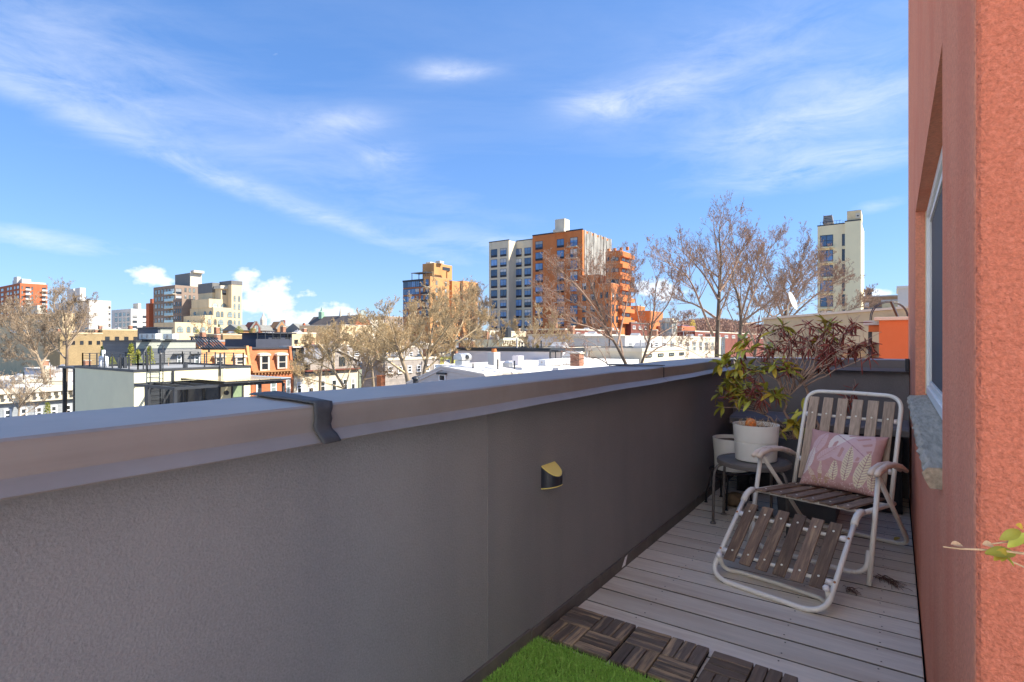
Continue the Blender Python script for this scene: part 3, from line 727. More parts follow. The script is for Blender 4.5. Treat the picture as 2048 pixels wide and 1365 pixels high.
# ---- square dark planter and the half dead rhododendron
m_bluepot = M('blue_grey_planter', (.062,.072,.092), rough=.6, var=.15, scale=5, bump=.1, bscale=20, col2=(.085,.095,.11), c2w=.5, c2s=4)
sp = thing('tub_planter', 'tall square blue grey tub holding the half withered shrub', 'planter', (-.50,4.47,0))
q = MB(); a0,a1,b0,b1 = -.715,-.30,4.27,4.70
q.add([(a0+.03,b0+.03,.003),(a1-.03,b0+.03,.003),(a1-.03,b1-.03,.003),(a0+.03,b1-.03,.003),(a0,b0,.56),(a1,b0,.56),(a1,b1,.56),(a0,b1,.56),
       (a0+.02,b0+.02,.56),(a1-.02,b0+.02,.56),(a1-.02,b1-.02,.56),(a0+.02,b1-.02,.56),(a0+.02,b0+.02,.50),(a1-.02,b0+.02,.50),(a1-.02,b1-.02,.50),(a0+.02,b1-.02,.50)],
      [(3,2,1,0),(0,1,5,4),(1,2,6,5),(2,3,7,6),(3,0,4,7),(4,5,9,8),(5,6,10,9),(6,7,11,10),(7,4,8,11),(8,9,13,12),(9,10,14,13),(10,11,15,14),(11,8,12,15)])
q.build('tub', m_bluepot, sp, bevel=.006)
MB().box(a0+.021,a1-.021,b0+.021,b1-.021,.50,.525).build('soil', m_soil, sp)

sh = thing('rhododendron_shrub', 'rhododendron shrub with green leaves and many curled dark red dead leaves', 'shrub', (-.5,4.47,.525))
m_stem = M('grey_shrub_stem', (.33,.25,.215), rough=.85, var=.3, scale=30, bump=.3, bscale=60)
m_leaf = M('green_leaf', (.24,.27,.045), rough=.45, var=.3, scale=25, rnd=.35, spec=.4, col2=(.30,.27,.04), c2w=.7, c2s=9, c2lo=.48, c2hi=.66)
m_leafy = M('yellowing_leaf', (.34,.27,.035), rough=.5, var=.3, scale=25, rnd=.25, spec=.4, col2=(.15,.17,.03), c2w=.6, c2s=12)
m_dead = M('dead_leaf', (.13,.036,.034), rough=.7, var=.4, scale=25, rnd=.45, col2=(.20,.072,.040), c2w=.5, c2s=10)
def leafmesh(name, L_, Wd, curl, fold, droop):
    vs = []; fs = []; n = 8
    for i in range(n+1):
        t = i/n; hw = Wd*math.sin(math.pi*min(1,t*.93+.04))**.8
        x = L_*t; z = -droop*L_*t*t
        for k in (-1,-.5,0,.5,1):
            a = k*curl; vs.append((x, hw*math.sin(a)/max(curl,.01) if curl > .01 else hw*k, z + (1-math.cos(a))*hw/max(curl,.01)*(1 if fold >= 0 else -1) + fold*abs(k)*hw))
    for i in range(n):
        for k in range(4): fs.append((i*5+k,i*5+k+1,(i+1)*5+k+1,(i+1)*5+k))
    me = MB().add(vs,fs).mesh(name); me.polygons.foreach_set('use_smooth',[True]*len(me.polygons)); return me
LG = [leafmesh('leaf', .10, .0165, .3, .15, .15), leafmesh('leaf', .112, .018, .4, .2, .3), leafmesh('leaf', .08, .015, .2, .1, .05)]
LY = [leafmesh('leaf', .105, .021, .3, .15, .3), leafmesh('leaf', .09, .02, .3, .2, .5)]
LD = [leafmesh('dead_leaf', .085, .0105, 2.4, -.1, .35), leafmesh('dead_leaf', .10, .009, 2.6, -.1, .15), leafmesh('dead_leaf', .070, .012, 2.0, -.1, .6)]
for me in LG: me.materials.append(m_leaf)
for me in LY: me.materials.append(m_leafy)
for me in LD: me.materials.append(m_dead)
def orient(d, roll=0):
    d = Vector(d).normalized(); z = Vector((0,0,1)); y_ = z.cross(d); y_ = y_.normalized() if y_.length > .05 else Vector((0,1,0)); z = d.cross(y_)
    return Matrix((d, y_, z)).transposed().to_4x4() @ Matrix.Rotation(roll, 4, 'X')
r = random.Random(21); stem = MB(); nleaf = [0,0,0]; extra = MB()
def whorl(p, d, kind):
    d = d.normalized()
    n = r.randint(4,6) if kind != 'd' else r.randint(2,4)
    a0 = r.uniform(0,6.28); o1 = d.orthogonal().normalized(); o2 = d.cross(o1)
    for i in range(n):
        a = a0 + 6.283*i/n + r.uniform(-.3,.3); side = o1*math.cos(a) + o2*math.sin(a)
        if kind == 'd':
            dd = side*r.uniform(.25,.8) + Vector((0,0,-1))*r.uniform(-.35,.95) + d*r.uniform(-.2,.7); me = r.choice(LD); nm = 'dead_leaf'; nleaf[1] += 1
        else:
            dd = side + d*r.uniform(.1,.7) + Vector((0,0,-.15)); me = r.choice(LG if (kind == 'g' and r.random() < .78) else LY); nm = 'leaf'; nleaf[0] += 1
        sc = r.uniform(.75,1.15)
        if nm == 'dead_leaf' and (r.random() < .45 or nleaf[2] > 290):
            mx_ = Matrix.Translation(p + d*r.uniform(-.02,.01)) @ orient(dd, r.uniform(-.6,.6)) @ Matrix.Scale(sc,4)
            extra.add([mx_ @ v.co for v in me.vertices], [tuple(q.vertices) for q in me.polygons]); continue
        if nm == 'dead_leaf': nleaf[2] += 1
        link(nm, me, None, sh, basis=Matrix.Translation(p + d*r.uniform(-.02,.01)) @ orient(dd, r.uniform(-.6,.6)) @ Matrix.Scale(sc,4))
def stemline(p, q, r0, r1, n=7, bow=.05, wig=.012):
    p, q = Vector(p), Vector(q); o_ = Vector((r.gauss(0,1),r.gauss(0,1),.3)).normalized()*bow*(q-p).length
    pts = [p.lerp(q,i/n) + o_*math.sin(math.pi*i/n) + (Vector((r.gauss(0,wig),r.gauss(0,wig),r.gauss(0,wig*.6))) if 0<i<n else Vector()) for i in range(n+1)]
    stem.tube(pts, [r0+(r1-r0)*i/n for i in range(n+1)], 6); return pts
def spray(p, q, r0, kinds, sub=3, ln=.20, gap=1.0):
    pts = stemline(p, q, r0, r0*.45)
    tipd = (pts[-1]-pts[-2])
    for i in range(sub):
        k = r.randint(3, len(pts)-2); d = (pts[k+1]-pts[k-1]).normalized()
        e = (d*.6 + Vector((r.gauss(0,.6),r.gauss(0,.6),r.uniform(.1,.7)))).normalized()
        l2 = ln*r.uniform(.6,1.25); t2 = pts[k]+e*l2
        pp = stemline(pts[k], t2, r0*.5, .0022, 5, .05, .006)
        whorl(pp[-1], pp[-1]-pp[-2], r.choice(kinds))
        for _ in range(2):
            kk = r.randint(2,4); e2 = (e + Vector((r.gauss(0,.6),r.gauss(0,.6),r.uniform(0,.6)))).normalized()
            p3 = stemline(pp[kk], pp[kk]+e2*l2*.6, .003, .0016, 4, .05, .004)
            whorl(p3[-1], p3[-1]-p3[-2], r.choice(kinds))
            if r.random() < .5:
                stemline(p3[-2], p3[-2]+(e2+Vector((r.gauss(0,.4),r.gauss(0,.4),.5)))*.06, .0015, .001, 3, .05, .003)
    whorl(pts[-1], tipd, r.choice(kinds))
B0 = Vector((-.50,4.47,.52))
def sp3(px, py, Y):
    X = XatY(px, Y); return Vector((X, Y, zat(py, X, Y)))
Yc = 4.47
# main stems (places read off the photo, spread in depth)
fork = sp3(1605,762,4.48)
stemline(B0+Vector((.05,.02,0)), fork, .012, .010)
spray(fork, sp3(1565,690,4.42), .007, 'd', 3, .12)
spray(fork, sp3(1600,672,4.60), .007, 'd', 3, .13)
spray(fork, sp3(1690,672,4.52), .007, 'd', 4, .13)
spray(fork, sp3(1650,660,4.40), .007, 'ddddg', 4, .13)
spray(fork, sp3(1725,700,4.62), .006, 'd', 3, .11)
spray(fork, sp3(1640,700,4.66), .006, 'd', 3, .12)
spray(sp3(1608,775,4.48), sp3(1728,715,4.45), .006, 'd', 3, .10)
spray(sp3(1620,748,4.48), sp3(1700,695,4.38), .005, 'd', 3, .10)
spray(sp3(1615,755,4.48), sp3(1665,690,4.55), .005, 'd', 3, .10)
f2 = sp3(1572,800,4.40); stemline(B0+Vector((-.08,-.04,0)), f2, .010,.008)
spray(f2, sp3(1525,705,4.34), .006, 'gdd', 3, .11)
spray(f2, sp3(1570,745,4.30), .005, 'gd', 2, .09)
spray(f2, sp3(1545,662,4.40), .006, 'gdd', 3, .09)
spray(f2, sp3(1475,740,4.36), .005, 'ggd', 2, .09)
f3 = sp3(1530,830,4.34); stemline(B0+Vector((-.13,-.08,0)), f3, .009,.007)
spray(f3, sp3(1458,795,4.32), .005, 'gd', 2, .09)
spray(f3, sp3(1505,785,4.25), .005, 'd', 4, .09)
spray(f3, sp3(1470,765,4.42), .005, 'gd', 2, .09)
spray(B0+Vector((-.02,-.14,0)), sp3(1585,845,4.22), .005, 'g', 1, .07)
spray(B0+Vector((.02,-.14,0)), sp3(1608,825,4.22), .005, 'g', 0, .08)
spray(B0+Vector((-.10,-.14,0)), sp3(1563,865,4.2), .005, 'g', 0, .07)
spray(B0+Vector((.15,0,0)), sp3(1690,790,4.50), .006, 'd', 2, .10)
for (px_,py_,Y_,kd,nn,l_) in ((1522,668,4.45,'d',3,.10),(1500,700,4.38,'dg',2,.09),(1738,690,4.50,'d',3,.10),(1548,650,4.50,'d',2,.09),(1700,655,4.60,'d',3,.10),(1622,650,4.52,'d',3,.10),(1675,648,4.46,'d',3,.10)):
    spray(fork.lerp(f2, .2 if px_ > 1560 else .75), sp3(px_,py_,Y_), .005, kd, nn, l_)
for (px_,py_,Y_,kd,nn,l_) in ((1446,728,4.40,'g',2,.07),(1440,790,4.34,'g',1,.07),(1455,760,4.30,'g',2,.07),(1500,800,4.24,'gd',2,.07),(1520,740,4.30,'gd',2,.08),(1545,790,4.26,'dg',2,.07),(1445,815,4.30,'g',0,.07)):
    spray(f3, sp3(px_,py_,Y_), .004, kd, nn, l_)
for k in range(16):
    a_ = fork.lerp(f2, r.random()); stemline(a_, a_+Vector((r.gauss(.05,.22), r.gauss(0,.1), r.uniform(.2,.5))), .004, .0015, 7, .06, .01)
for i in range(14):
    a = r.uniform(-.5,.5)
    mb = stemline(B0+Vector((r.uniform(-.18,.1),-.12,0)), B0+Vector((r.uniform(-.3,.1),-.2,r.uniform(.1,.22))), .002,.001)
stem.build('stems', m_stem, sh, smooth=True)
o = extra.build('dead_foliage', m_dead, sh, smooth=True); o['kind'] = 'stuff'
# ---- small things on the deck
def sp0(px, py):
    u = (px-1024)/FPX; Z = CH*FPX/(py-682.5); x, y_ = XY(px, Z); return Vector((x,y_,.002))
m_twig = M('dead_twig', (.07,.045,.038), rough=.9, var=.4, scale=60)
for (px, py, n, sx, dirx, lab) in ((1772,1163,70,.085,R(-48),'longer bundle of dry brown twigs lying beside the chair leg'),(1702,1184,42,.035,R(-60),'small clump of dry brown twigs lying in front of the chair leg')):
    c = sp0(px,py); mb = MB(); d = Vector((math.cos(dirx),math.sin(dirx),0)); e = Vector((-d.y,d.x,0))
    for i in range(n):
        s_ = c + d*r.gauss(0,sx*.55) + e*r.gauss(0,.013) + UP*r.uniform(.002,.014)
        an = r.gauss(0,.5); v_ = (d*math.cos(an)+e*math.sin(an))*r.uniform(.012,.04)*(1.5 if sx > .05 else 1)
        mb.tube([s_, s_+v_*.5+UP*r.uniform(0,.006), s_+v_], .0013, 4)
    tag(mb.build('twig_clump', m_twig), lab, 'twigs', kind='stuff')
for i,(px,py,lab) in enumerate(((1789,1083,'yellow green fallen leaf beside the rear chair leg'),(1826,1041,'tiny yellow fallen leaf by the orange wall near the storage box'))):
    c = sp0(px,py); me = leafmesh('fallen_leaf', .05 if i==0 else .015, .016 if i==0 else .006, .5, .3, -.2); me.materials.append(m_leafy)
    o = link('fallen_leaf', me, None, None, basis=Matrix.Translation(c+UP*.004) @ Matrix.Rotation(1.0+i,4,'Z')); tag(o, lab, 'leaf')
# ---- plant poking in at the right edge
fp = thing('leafy_twig', 'thin leafy twig with yellow leaf reaching in along the orange wall', 'plant', at(2120,1130,.66))
r = random.Random(5); stem = MB()
def fz(px,py,Z=.66): return at(px,py,Z)
stem.tube([fz(2130,1120),fz(2060,1109),fz(2010,1103),fz(1950,1099),fz(1920,1098),fz(1886,1094)], [.0018,.0017,.0015,.0012,.001,.0006], 6)
stem.tube([fz(2130,1060),fz(2070,1078),fz(2010,1085),fz(1968,1090)], [.0014,.0012,.001,.0006], 6)
stem.tube([fz(2130,1160),fz(2060,1140),fz(2020,1122),fz(2000,1105)], [.0014,.0012,.001,.0006], 6)
stem.build('stem', m_dry, fp, smooth=True)
for (px,py,qx,qy,mt,sc) in ((2040,1062,2003,1078,m_leaf,.30),(2050,1068,2018,1093,m_leaf,.30),(2030,1108,1975,1104,m_leaf,.36),(2005,1108,2030,1132,m_leaf,.27),(2010,1098,1990,1120,m_leafy,.26),(2012,1103,2004,1122,m_leafy,.22),(2045,1056,2035,1050,m_leafy,.14),(2060,1100,2048,1085,m_leaf,.25),(1925,1092,1905,1087,m_dry,.2),(1985,1090,1968,1088,m_dry,.16)):
    a, b = fz(px,py), fz(qx,qy,.652); d = b-a
    me = leafmesh('leaf', d.length, .17*d.length+.001, .4, .2, .1); me.materials.append(mt)
    link('leaf', me, None, fp, basis=Matrix.Translation(a) @ orient(d, r.uniform(-1.3,-.5)))
# ================================================================== THE CITY
m_ground = M('street_ground', (.16,.155,.15), rough=.95, var=.3, scale=.05)
g = MB().box(-2500,2500,-2500,2500,GZ-1,GZ).build('ground', m_ground); tag(g, kind='structure')
m_glassb = glass('blue_window_glass', (.065,.13,.26), var=.6, scale=.15, rnd=.7)
m_glassd = glass('dark_window_glass', (.035,.04,.045), var=.5, scale=.3)
m_glassg = glass('pale_window_glass', (.16,.20,.21), var=.5, scale=.3)
m_dkframe = M('dark_window_frame', (.035,.037,.042), rough=.5)
m_whframe = M('white_window_frame', (.68,.67,.64), rough=.6, var=.06)
m_grille = M('window_grille', (.03,.032,.04), rough=.6)
m_roofw = M('white_roof_membrane', (.46,.455,.45), rough=.8, var=.12, scale=.5)
m_roofg = M('grey_roof_membrane', (.26,.26,.27), rough=.85, var=.15, scale=.5)
m_roofk = M('black_roof', (.05,.05,.055), rough=.8, var=.2, scale=.6)
m_copl = M('pale_stone_coping', (.45,.42,.36), rough=.8, var=.1)
WC = {}
brnd = random.Random(404); m_blind = M('pale_window_blind', (.36,.38,.40), rough=.7, var=.1, rnd=.4)
def winmesh(w, h, nv, nh, fr, grille, sill, arch, style):
    key = (w,h,nv,nh,fr,grille,sill,arch,style)
    if key in WC: return WC[key]
    d = .06; f = MB(); z0 = 0
    g_ = grille*h
    if arch:
        n = 10; outer = [(-w/2,0),(w/2,0)]; rr = w/2; zs = h-rr
        outer += [(rr*math.cos(math.pi*i/n), zs+rr*math.sin(math.pi*i/n)) for i in range(n+1)]
        f.prism(outer, lambda p,dd: (p[0],dd,p[1]), 0, -.03)
        k = 1-fr*2/w; inner = [(-w/2+fr,fr),(w/2-fr,fr)] + [((rr-fr)*math.cos(math.pi*i/n), zs+(rr-fr)*math.sin(math.pi*i/n)) for i in range(n+1)]
        pn = MB().prism(inner, lambda p,dd: (p[0],dd,p[1]), -.031, -.05)
        for i in range(1,nv): x = -w/2+w*i/nv; f.box(x-fr*.3,x+fr*.3,-.07,-.051,fr,h-fr*1.5)
        for i in range(1,nh+1): z = h*i/(nh+1); f.box(-w/2+fr*1.5,w/2-fr*1.5,-.068,-.051,z-fr*.3,z+fr*.3)
    else:
        f.box(-w/2,w/2,-d,0,0,fr).box(-w/2,w/2,-d,0,h-fr,h).box(-w/2,-w/2+fr,-d,0,fr,h-fr).box(w/2-fr,w/2,-d,0,fr,h-fr)
        for i in range(1,nv): x = -w/2+w*i/nv; f.box(x-fr*.4,x+fr*.4,-d*.9,-.001,fr+g_,h-fr)
        for i in range(1,nh+1): z = g_+(h-g_)*i/(nh+1); f.box(-w/2+fr,w/2-fr,-d*.85,-.001,z-fr*.4,z+fr*.4)
        if g_: f.box(-w/2+fr,w/2-fr,-d*.9,-.001,g_-fr*.5,g_+fr*.5)
        pn = MB().box(-w/2+fr*.9,w/2-fr*.9,-.025,-.005,max(g_,fr*.9),h-fr*.9)
    res = [f.mesh('window'), pn.mesh('pane'), None, None]
    if g_: res[2] = MB().box(-w/2+fr*.9,w/2-fr*.9,-.035,-.005,fr*.9,g_).mesh('grille')
    if sill: res[3] = MB().box(-w/2-.08,w/2+.08,-.14,0,-.10,-.001).mesh('sill')
    WC[key] = res; return res
class ST:
    def __init__(s, name, frame, pane, nv=2, nh=0, fr=.07, grille=0, sill=False, arch=False, msill=None, blind=.35):
        s.__dict__.update(locals())
def win(root, face, plane, c0, c1, z0, z1, st):
    w = round(abs(c1-c0)/.1)*.1; h = round(abs(z1-z0)/.1)*.1; w = max(w,.3); h = max(h,.3)
    ms = winmesh(round(w,1), round(h,1), st.nv, st.nh, st.fr, st.grille, st.sill, st.arch, st.name)
    c = (c0+c1)/2; zb = min(z0,z1)
    if face == '-Y': B = Matrix.Translation((c, plane, zb))
    elif face == '+X': B = Matrix.Translation((plane, c, zb)) @ Matrix.Rotation(R(90),4,'Z')
    o = link('window', ms[0], st.frame, root, basis=B)
    p = link('pane', ms[1], st.pane); p.parent = o
    if not st.arch and h > .9 and brnd.random() < st.blind:
        kk = brnd.choice((.3,.45,.6)); key = ('blind',round(w,1),round(h,1),kk,st.fr,st.grille)
        if key not in WC: WC[key] = MB().box(-w/2+st.fr, w/2-st.fr, -.034, -.0265, h-st.fr-(h*(1-st.grille)-2*st.fr)*kk, h-st.fr).mesh('blind')
        q = link('blind', WC[key], m_blind); q.parent = o
    if ms[2]: q = link('grille', ms[2], m_grille); q.parent = o
    if ms[3]: q = link('sill', ms[3], st.msill or m_copl); q.parent = o
    return o
def cvt(face, plane, px): return XatY(px, plane) if face == '-Y' else YatX(px, plane)
def zfor(face, plane, px, py):
    c = cvt(face, plane, px); return zat(py, c, plane) if face == '-Y' else zat(py, plane, c)
def wgrid(root, face, plane, cols, rows, xr, st, skip=()):
    for j, (y0, y1) in enumerate(rows):
        z0, z1 = zfor(face, plane, xr, y1), zfor(face, plane, xr, y0)
        for i, (x0, x1) in enumerate(cols):
            if (i, j) in skip: continue
            win(root, face, plane, cvt(face,plane,x0), cvt(face,plane,x1), z0, z1, st)
def floors(y0, h, pitch, n): return [(y0+pitch*i, y0+pitch*i+h) for i in range(n)]
def cols(x0, w, pitch, n): return [(x0+pitch*i, x0+pitch*i+w) for i in range(n)]
def vol(root, x0, x1, y0, y1, z0, z1, mat, roof=None, cop=None, ov=.06, ch=.18, name='wall'):
    MB().box(x0,x1,y0,y1,z0,z1).build(name, mat, root)
    if roof: MB().box(x0+.01,x1-.01,y0+.01,y1-.01,z1+.001,z1+.05).build('roof', roof, root)
    if cop:
        c = MB(); e = ov; t = .3
        c.box(x0-e,x1+e,y0-e,y0+t,z1+.002,z1+ch).box(x0-e,x1+e,y1-t,y1+e,z1+.002,z1+ch).box(x0-e,x0+t,y0+t,y1-t,z1+.002,z1+ch).box(x1-t,x1+e,y0+t,y1-t,z1+.002,z1+ch)
        c.build('coping', cop, root)
def pxvol(root, xl, xc, xr, ytop, Z, mat, roof=None, cop=None, zbot=GZ, depthX=None, depthY=None, name='wall', ch=.18):
    """volume whose near vertical edge stands at photo column xc, depth Z; -Y face reaches left to xl, +X face right to xr"""
    Xc, Yc = XY(xc, Z); x0 = XatY(xl, Yc) if xl is not None else Xc - depthX
    y1 = YatX(xr, Xc) if xr is not None else Yc + depthY
    z1 = zat(ytop, Xc, Yc); vol(root, x0, Xc, Yc, y1, zbot, z1, mat, roof, cop, name=name, ch=ch)
    return (x0, Xc, Yc, y1, z1)
S_blue = ST('blue', m_dkframe, m_glassb, 2, 0, .08, .24)
S_dark = ST('dark', m_dkframe, m_glassd, 2, 0, .08)
S_pale = ST('pale', m_dkframe, m_glassg, 2, 0, .08)
S_white = ST('whitef', m_whframe, m_glassd, 1, 1, .10, 0, True)
S_arch = ST('arch', m_dkframe, m_glassg, 2, 1, .10, 0, False, True)
S_strip = ST('strip', m_dkframe, m_glassd, 4, 0, .08)

# ---------------- orange and beige apartment complex
m_terra = M('terracotta_render', (.40,.140,.050), rough=.9, streak=(0.288,0.088,0.024,(.5,.5,.06)), streakw=.45, var=.08, scale=.4)
m_bone = M('bone_render', (.47,.43,.34), rough=.9, streak=(0.338,0.310,0.245,(.5,.5,.06)), streakw=.45, var=.05, scale=.3)
m_panel = M('corrugated_grey_panel', (.20,.20,.19), rough=.6, var=.75, scale=.5, stretch=(3,3,.5))
m_conc = M('pale_concrete', (.42,.40,.35), rough=.9, streak=(0.302,0.288,0.252,(.5,.5,.06)), streakw=.45, var=.1, scale=.5)
m_rail = M('dark_rail', (.04,.042,.048), rough=.5)
c9 = XY(1165,150); T9 = thing('apartment_block', 'tall terracotta and beige apartment block with rows of blue windows', 'building', (c9[0],c9[1],GZ))
x0,xc,yc,y1,zt = pxvol(T9, 1065, 1165, 1222, 460, 150, m_terra, m_roofg, None)
MB().box(x0-.05,xc+.05,yc-.05,yc+.4,zt+.001,zt+.35).build('coping', m_dkframe, T9)
# grey corrugated panel covering the side
n = 16; mb = MB(); zlow = zat(548, xc, yc)
for i in range(n):
    a = yc+1.0+(y1-yc-1.0)*i/n; b = yc+1.0+(y1-yc-1.0)*(i+1)/n
    MB().box(xc+.005, xc+.22 if i%2 else xc+.12, a+.04, b-.04, zlow, zt+.2-.9*(i%3==1)).build('panel', m_panel, T9)
rws = floors(484, 16.5, 21.9, 8)
def shift(rows, d): return [(a+d,b+d) for a,b in rows]
wgrid(T9,'-Y',yc,[(1071,1085.5)], rws, 1071, S_blue)
wgrid(T9,'-Y',yc,[(1114,1128)], shift(floors(479.5,17,22.4,8),0), 1114, S_blue)
wgrid(T9,'-Y',yc,[(1140.5,1155)], floors(476.5,17,22.6,8), 1140, ST('blueb', m_dkframe, m_glassb, 2, 0, .08))
for j in range(4):
    yb = 488+22.8*j
    xa, xb = XatY(1136.5,yc), XatY(1157,yc); zb = zfor('-Y',yc,1147,yb+6)
    b = MB().box(xa,xb,yc-1.2,yc-.001,zb-.15,zb).build('balcony', m_conc, T9)
    rl_ = MB().box(xa,xb,yc-1.2,yc-1.15,zb+1.0,zb+1.06)
    for i in range(12): t = xa+(xb-xa)*i/11; rl_.box(t-.02,t+.02,yc-1.2,yc-1.16,zb,zb+1.0)
    q = rl_.build('railing', m_rail, b)
for (xa_,yb) in ((1111,581),(1111,605)):
    xa, xb = XatY(xa_,yc), XatY(xa_+20,yc); zb = zfor('-Y',yc,1120,yb)
    b = MB().box(xa,xb,yc-1.2,yc-.001,zb-.15,zb).build('balcony', m_conc, T9)
# penthouse
pxvol(T9, 1110, 1129, 1139, 437, 154, m_conc, None, None, zbot=zt+.02)
pxvol(T9, 1106, 1128, 1163, 457, 152, m_conc, None, None, zbot=zt+.02, name='parapet')
# beige slab to the left: two planes
yb1 = yc-3.0
xa, xb, xm = XatY(978,yb1), XatY(1017.5,yb1), x0
zb1 = zfor('-Y',yb1,1017,481)
vol(T9, xa, xb, yb1, yb1+16, GZ, zb1, m_bone, m_roofg)
MB().box(xa-.05,xb+.05,yb1-.05,yb1+.3,zb1+.001,zb1+.25).build('coping', m_dkframe, T9)
yb2 = yc+.8; zb2 = zfor('-Y',yb2,1060,480)
vol(T9, xb+.01, xm-.01, yb2, yb2+14, GZ, zb2, m_bone, m_roofg)
MB().box(xb+.02,xm-.02,yb2-.05,yb2+.3,zb2+.001,zb2+.25).build('coping', m_dkframe, T9)
wgrid(T9,'-Y',yb1,[(982,994.5),(1000.5,1013)], floors(498,16,20.6,9), 1000, S_blue)
wgrid(T9,'-Y',yb2,[(1030.5,1043.5),(1049,1062)], floors(497,16,20.5,9), 1045, S_blue)
# lower terracotta wings on the right
Zw = 140
Xw,Yw = XY(1196,Zw)
w1 = (XatY(1160,Yw), Xw, Yw, YatX(1214,Xw)); zw = zat(549,Xw,Yw)
vol(T9, *w1, GZ, zw, m_terra, m_roofg, None)
wgrid(T9,'-Y',Yw,[(1164.5,1173),(1181,1190)], floors(566,13,23,4), 1180, S_dark)
m_sunny = m_terra
Xt,Yt = XY(1241,Zw-2)
tw = (XatY(1211,Yt), Xt, Yt, YatX(1262,Xt)); ztt = zat(501,Xt,Yt)
vol(T9, *tw, GZ, ztt, m_terra, m_roofg, None)
wgrid(T9,'-Y',Yt,[(1213,1219),(1225,1231)], floors(513,9,22.5,6), 1225, S_dark)
for j in range(7):
    zz = zat(506+22.3*j, Xt, Yt)
    MB().box(tw[0]-.2+3.5, Xt+.9, Yt-.7, tw[3]+.3, zz-1.0, zz).build('balcony', m_terra, T9)
    if j < 6:
        zl = zat(521.5+22.3*j, Xt, Yt)
        win(T9,'+X',Xt,Yt+.8,Yt+3.0,zl,zz-1.05,S_pale); win(T9,'+X',Xt,tw[3]-3.2,tw[3]-1.0,zl,zz-1.05,S_pale)
        win(T9,'-Y',Yt,Xt-2.6,Xt-.5,zl,zz-1.05,S_pale)
X3,Y3 = XY(1222,Zw-6); vol(T9, XatY(1196,Y3), X3, Y3, YatX(1262,X3)-6, GZ, zat(566,X3,Y3), m_terra, m_roofg)
wgrid(T9,'-Y',Y3,[(1200,1205),(1211,1216)], floors(585,12,23,4), 1210, S_dark)
for i in range(6):
    a = Y3+.6+i*2.3
    for j in range(4): zz = zat(586+23*j,X3,Y3); win(T9,'+X',X3,a,a+1.2,zz-1.6,zz,S_dark)
for i in range(4): MB().box(tw[0]+i*1.7, tw[0]+i*1.7+.6, Yt+1, Yt+1.6, ztt+.06, ztt+.9).build('roof_vent', m_terra, T9)
LB = thing('low_orange_building', 'low bright orange building with flat roof right of the tall block', 'building', (*XY(1290,150),GZ))
pxvol(LB, 1256, 1300, 1326, 622, 150, m_terra, m_roofw)
pxvol(LB, 1256, 1276, 1290, 612, 152, m_terra, m_roofw)

# ---------------- right beige tower
m_cream = M('cream_render', (.58,.49,.345), rough=.9, streak=(0.403,0.360,0.252,(.5,.5,.06)), streakw=.45, var=.04, scale=.4)
m_cream2 = M('cream_render_panel', (.60,.51,.365), rough=.9, streak=(0.418,0.374,0.266,(.5,.5,.06)), streakw=.45, var=.04, scale=.4)
TX = XY(1722,114); T10 = thing('cream_tower', 'slim cream rendered tower with narrow dark windows behind the budding trees', 'building', (TX[0],TX[1],GZ))
yT = TX[1]; xa, xm, xb = XatY(1635,yT), XatY(1690,yT), TX[0]
zT = zfor('-Y',yT,1662,451)
vol(T10, xa, xm, yT, yT+14, GZ, zT, m_cream, m_roofg)
vol(T10, xm+.01, xb, yT-.35, yT+14, GZ, zT+.3, m_cream2, m_roofg)
MB().box(xa-.06,xm,yT-.06,yT+.3,zT+.06,zT+.25).build('coping', m_rail, T10)
MB().box(xm-.06,xb+.06,yT-.42,yT-.1,zT+.36,zT+.55).build('coping', m_rail, T10)
vol(T10, XatY(1694,yT), xb, yT, yT+6, zT+.56, zfor('-Y',yT,1708,422), M('stained_tan_render',(.45,.38,.25),rough=.9,var=.25,scale=.5), m_rail, None, name='bulkhead')
MB().box(XatY(1711,yT),XatY(1720,yT),yT-.12,yT-.003,zfor('-Y',yT,1715,437),zfor('-Y',yT,1715,427)).build('vent_panel', m_conc, T10)
MB().box(XatY(1714,yT),XatY(1717.5,yT),yT-.18,yT-.125,zfor('-Y',yT,1715,433.5),zfor('-Y',yT,1715,431)).build('vent', m_dkframe, T10)
ct = MB(); ca,cb = XatY(1646,yT+2), XatY(1667,yT+2); z0c = zT+.2
for i in range(5): ct.box(ca+.05*i,cb-.05*i,yT+1,yT+3.2,z0c+.6+i*.34,z0c+.6+i*.34+.22)
for t in (ca+.15,cb-.35): ct.box(t,t+.12,yT+1.1,yT+1.22,z0c,z0c+2.3); ct.box(t,t+.12,yT+2.9,yT+3.02,z0c,z0c+2.3)
ct.build('cooling_unit', M('cooling_unit_metal',(.20,.20,.21),rough=.5,var=.2,scale=1), T10)
rl_ = MB().box(ca-.4,XatY(1682,yT),yT+.6,yT+.66,zT+.95,zT+1.0)
for i in range(8): t = ca-.4+i*.6; rl_.box(t,t+.05,yT+.6,yT+.66,zT+.06,zT+.95)
rl_.build('railing', m_rail, T10)
wgrid(T10,'-Y',yT,[(1640.5,1666)], floors(471,22,30.2,6), 1655, ST('w3', m_dkframe, m_glassb, 2, 1, .09))
for j in range(6):
    zb = zfor('-Y',yT,1650,496+30.2*j); MB().box(XatY(1638,yT),XatY(1668,yT),yT-1.1,yT-.001,zb-.2,zb).build('balcony', m_cream, T10)
wgrid(T10,'-Y',yT,[(1684,1694)], floors(468,24,30.2,7), 1689, ST('w1', m_dkframe, m_glassd, 1, 1, .09))

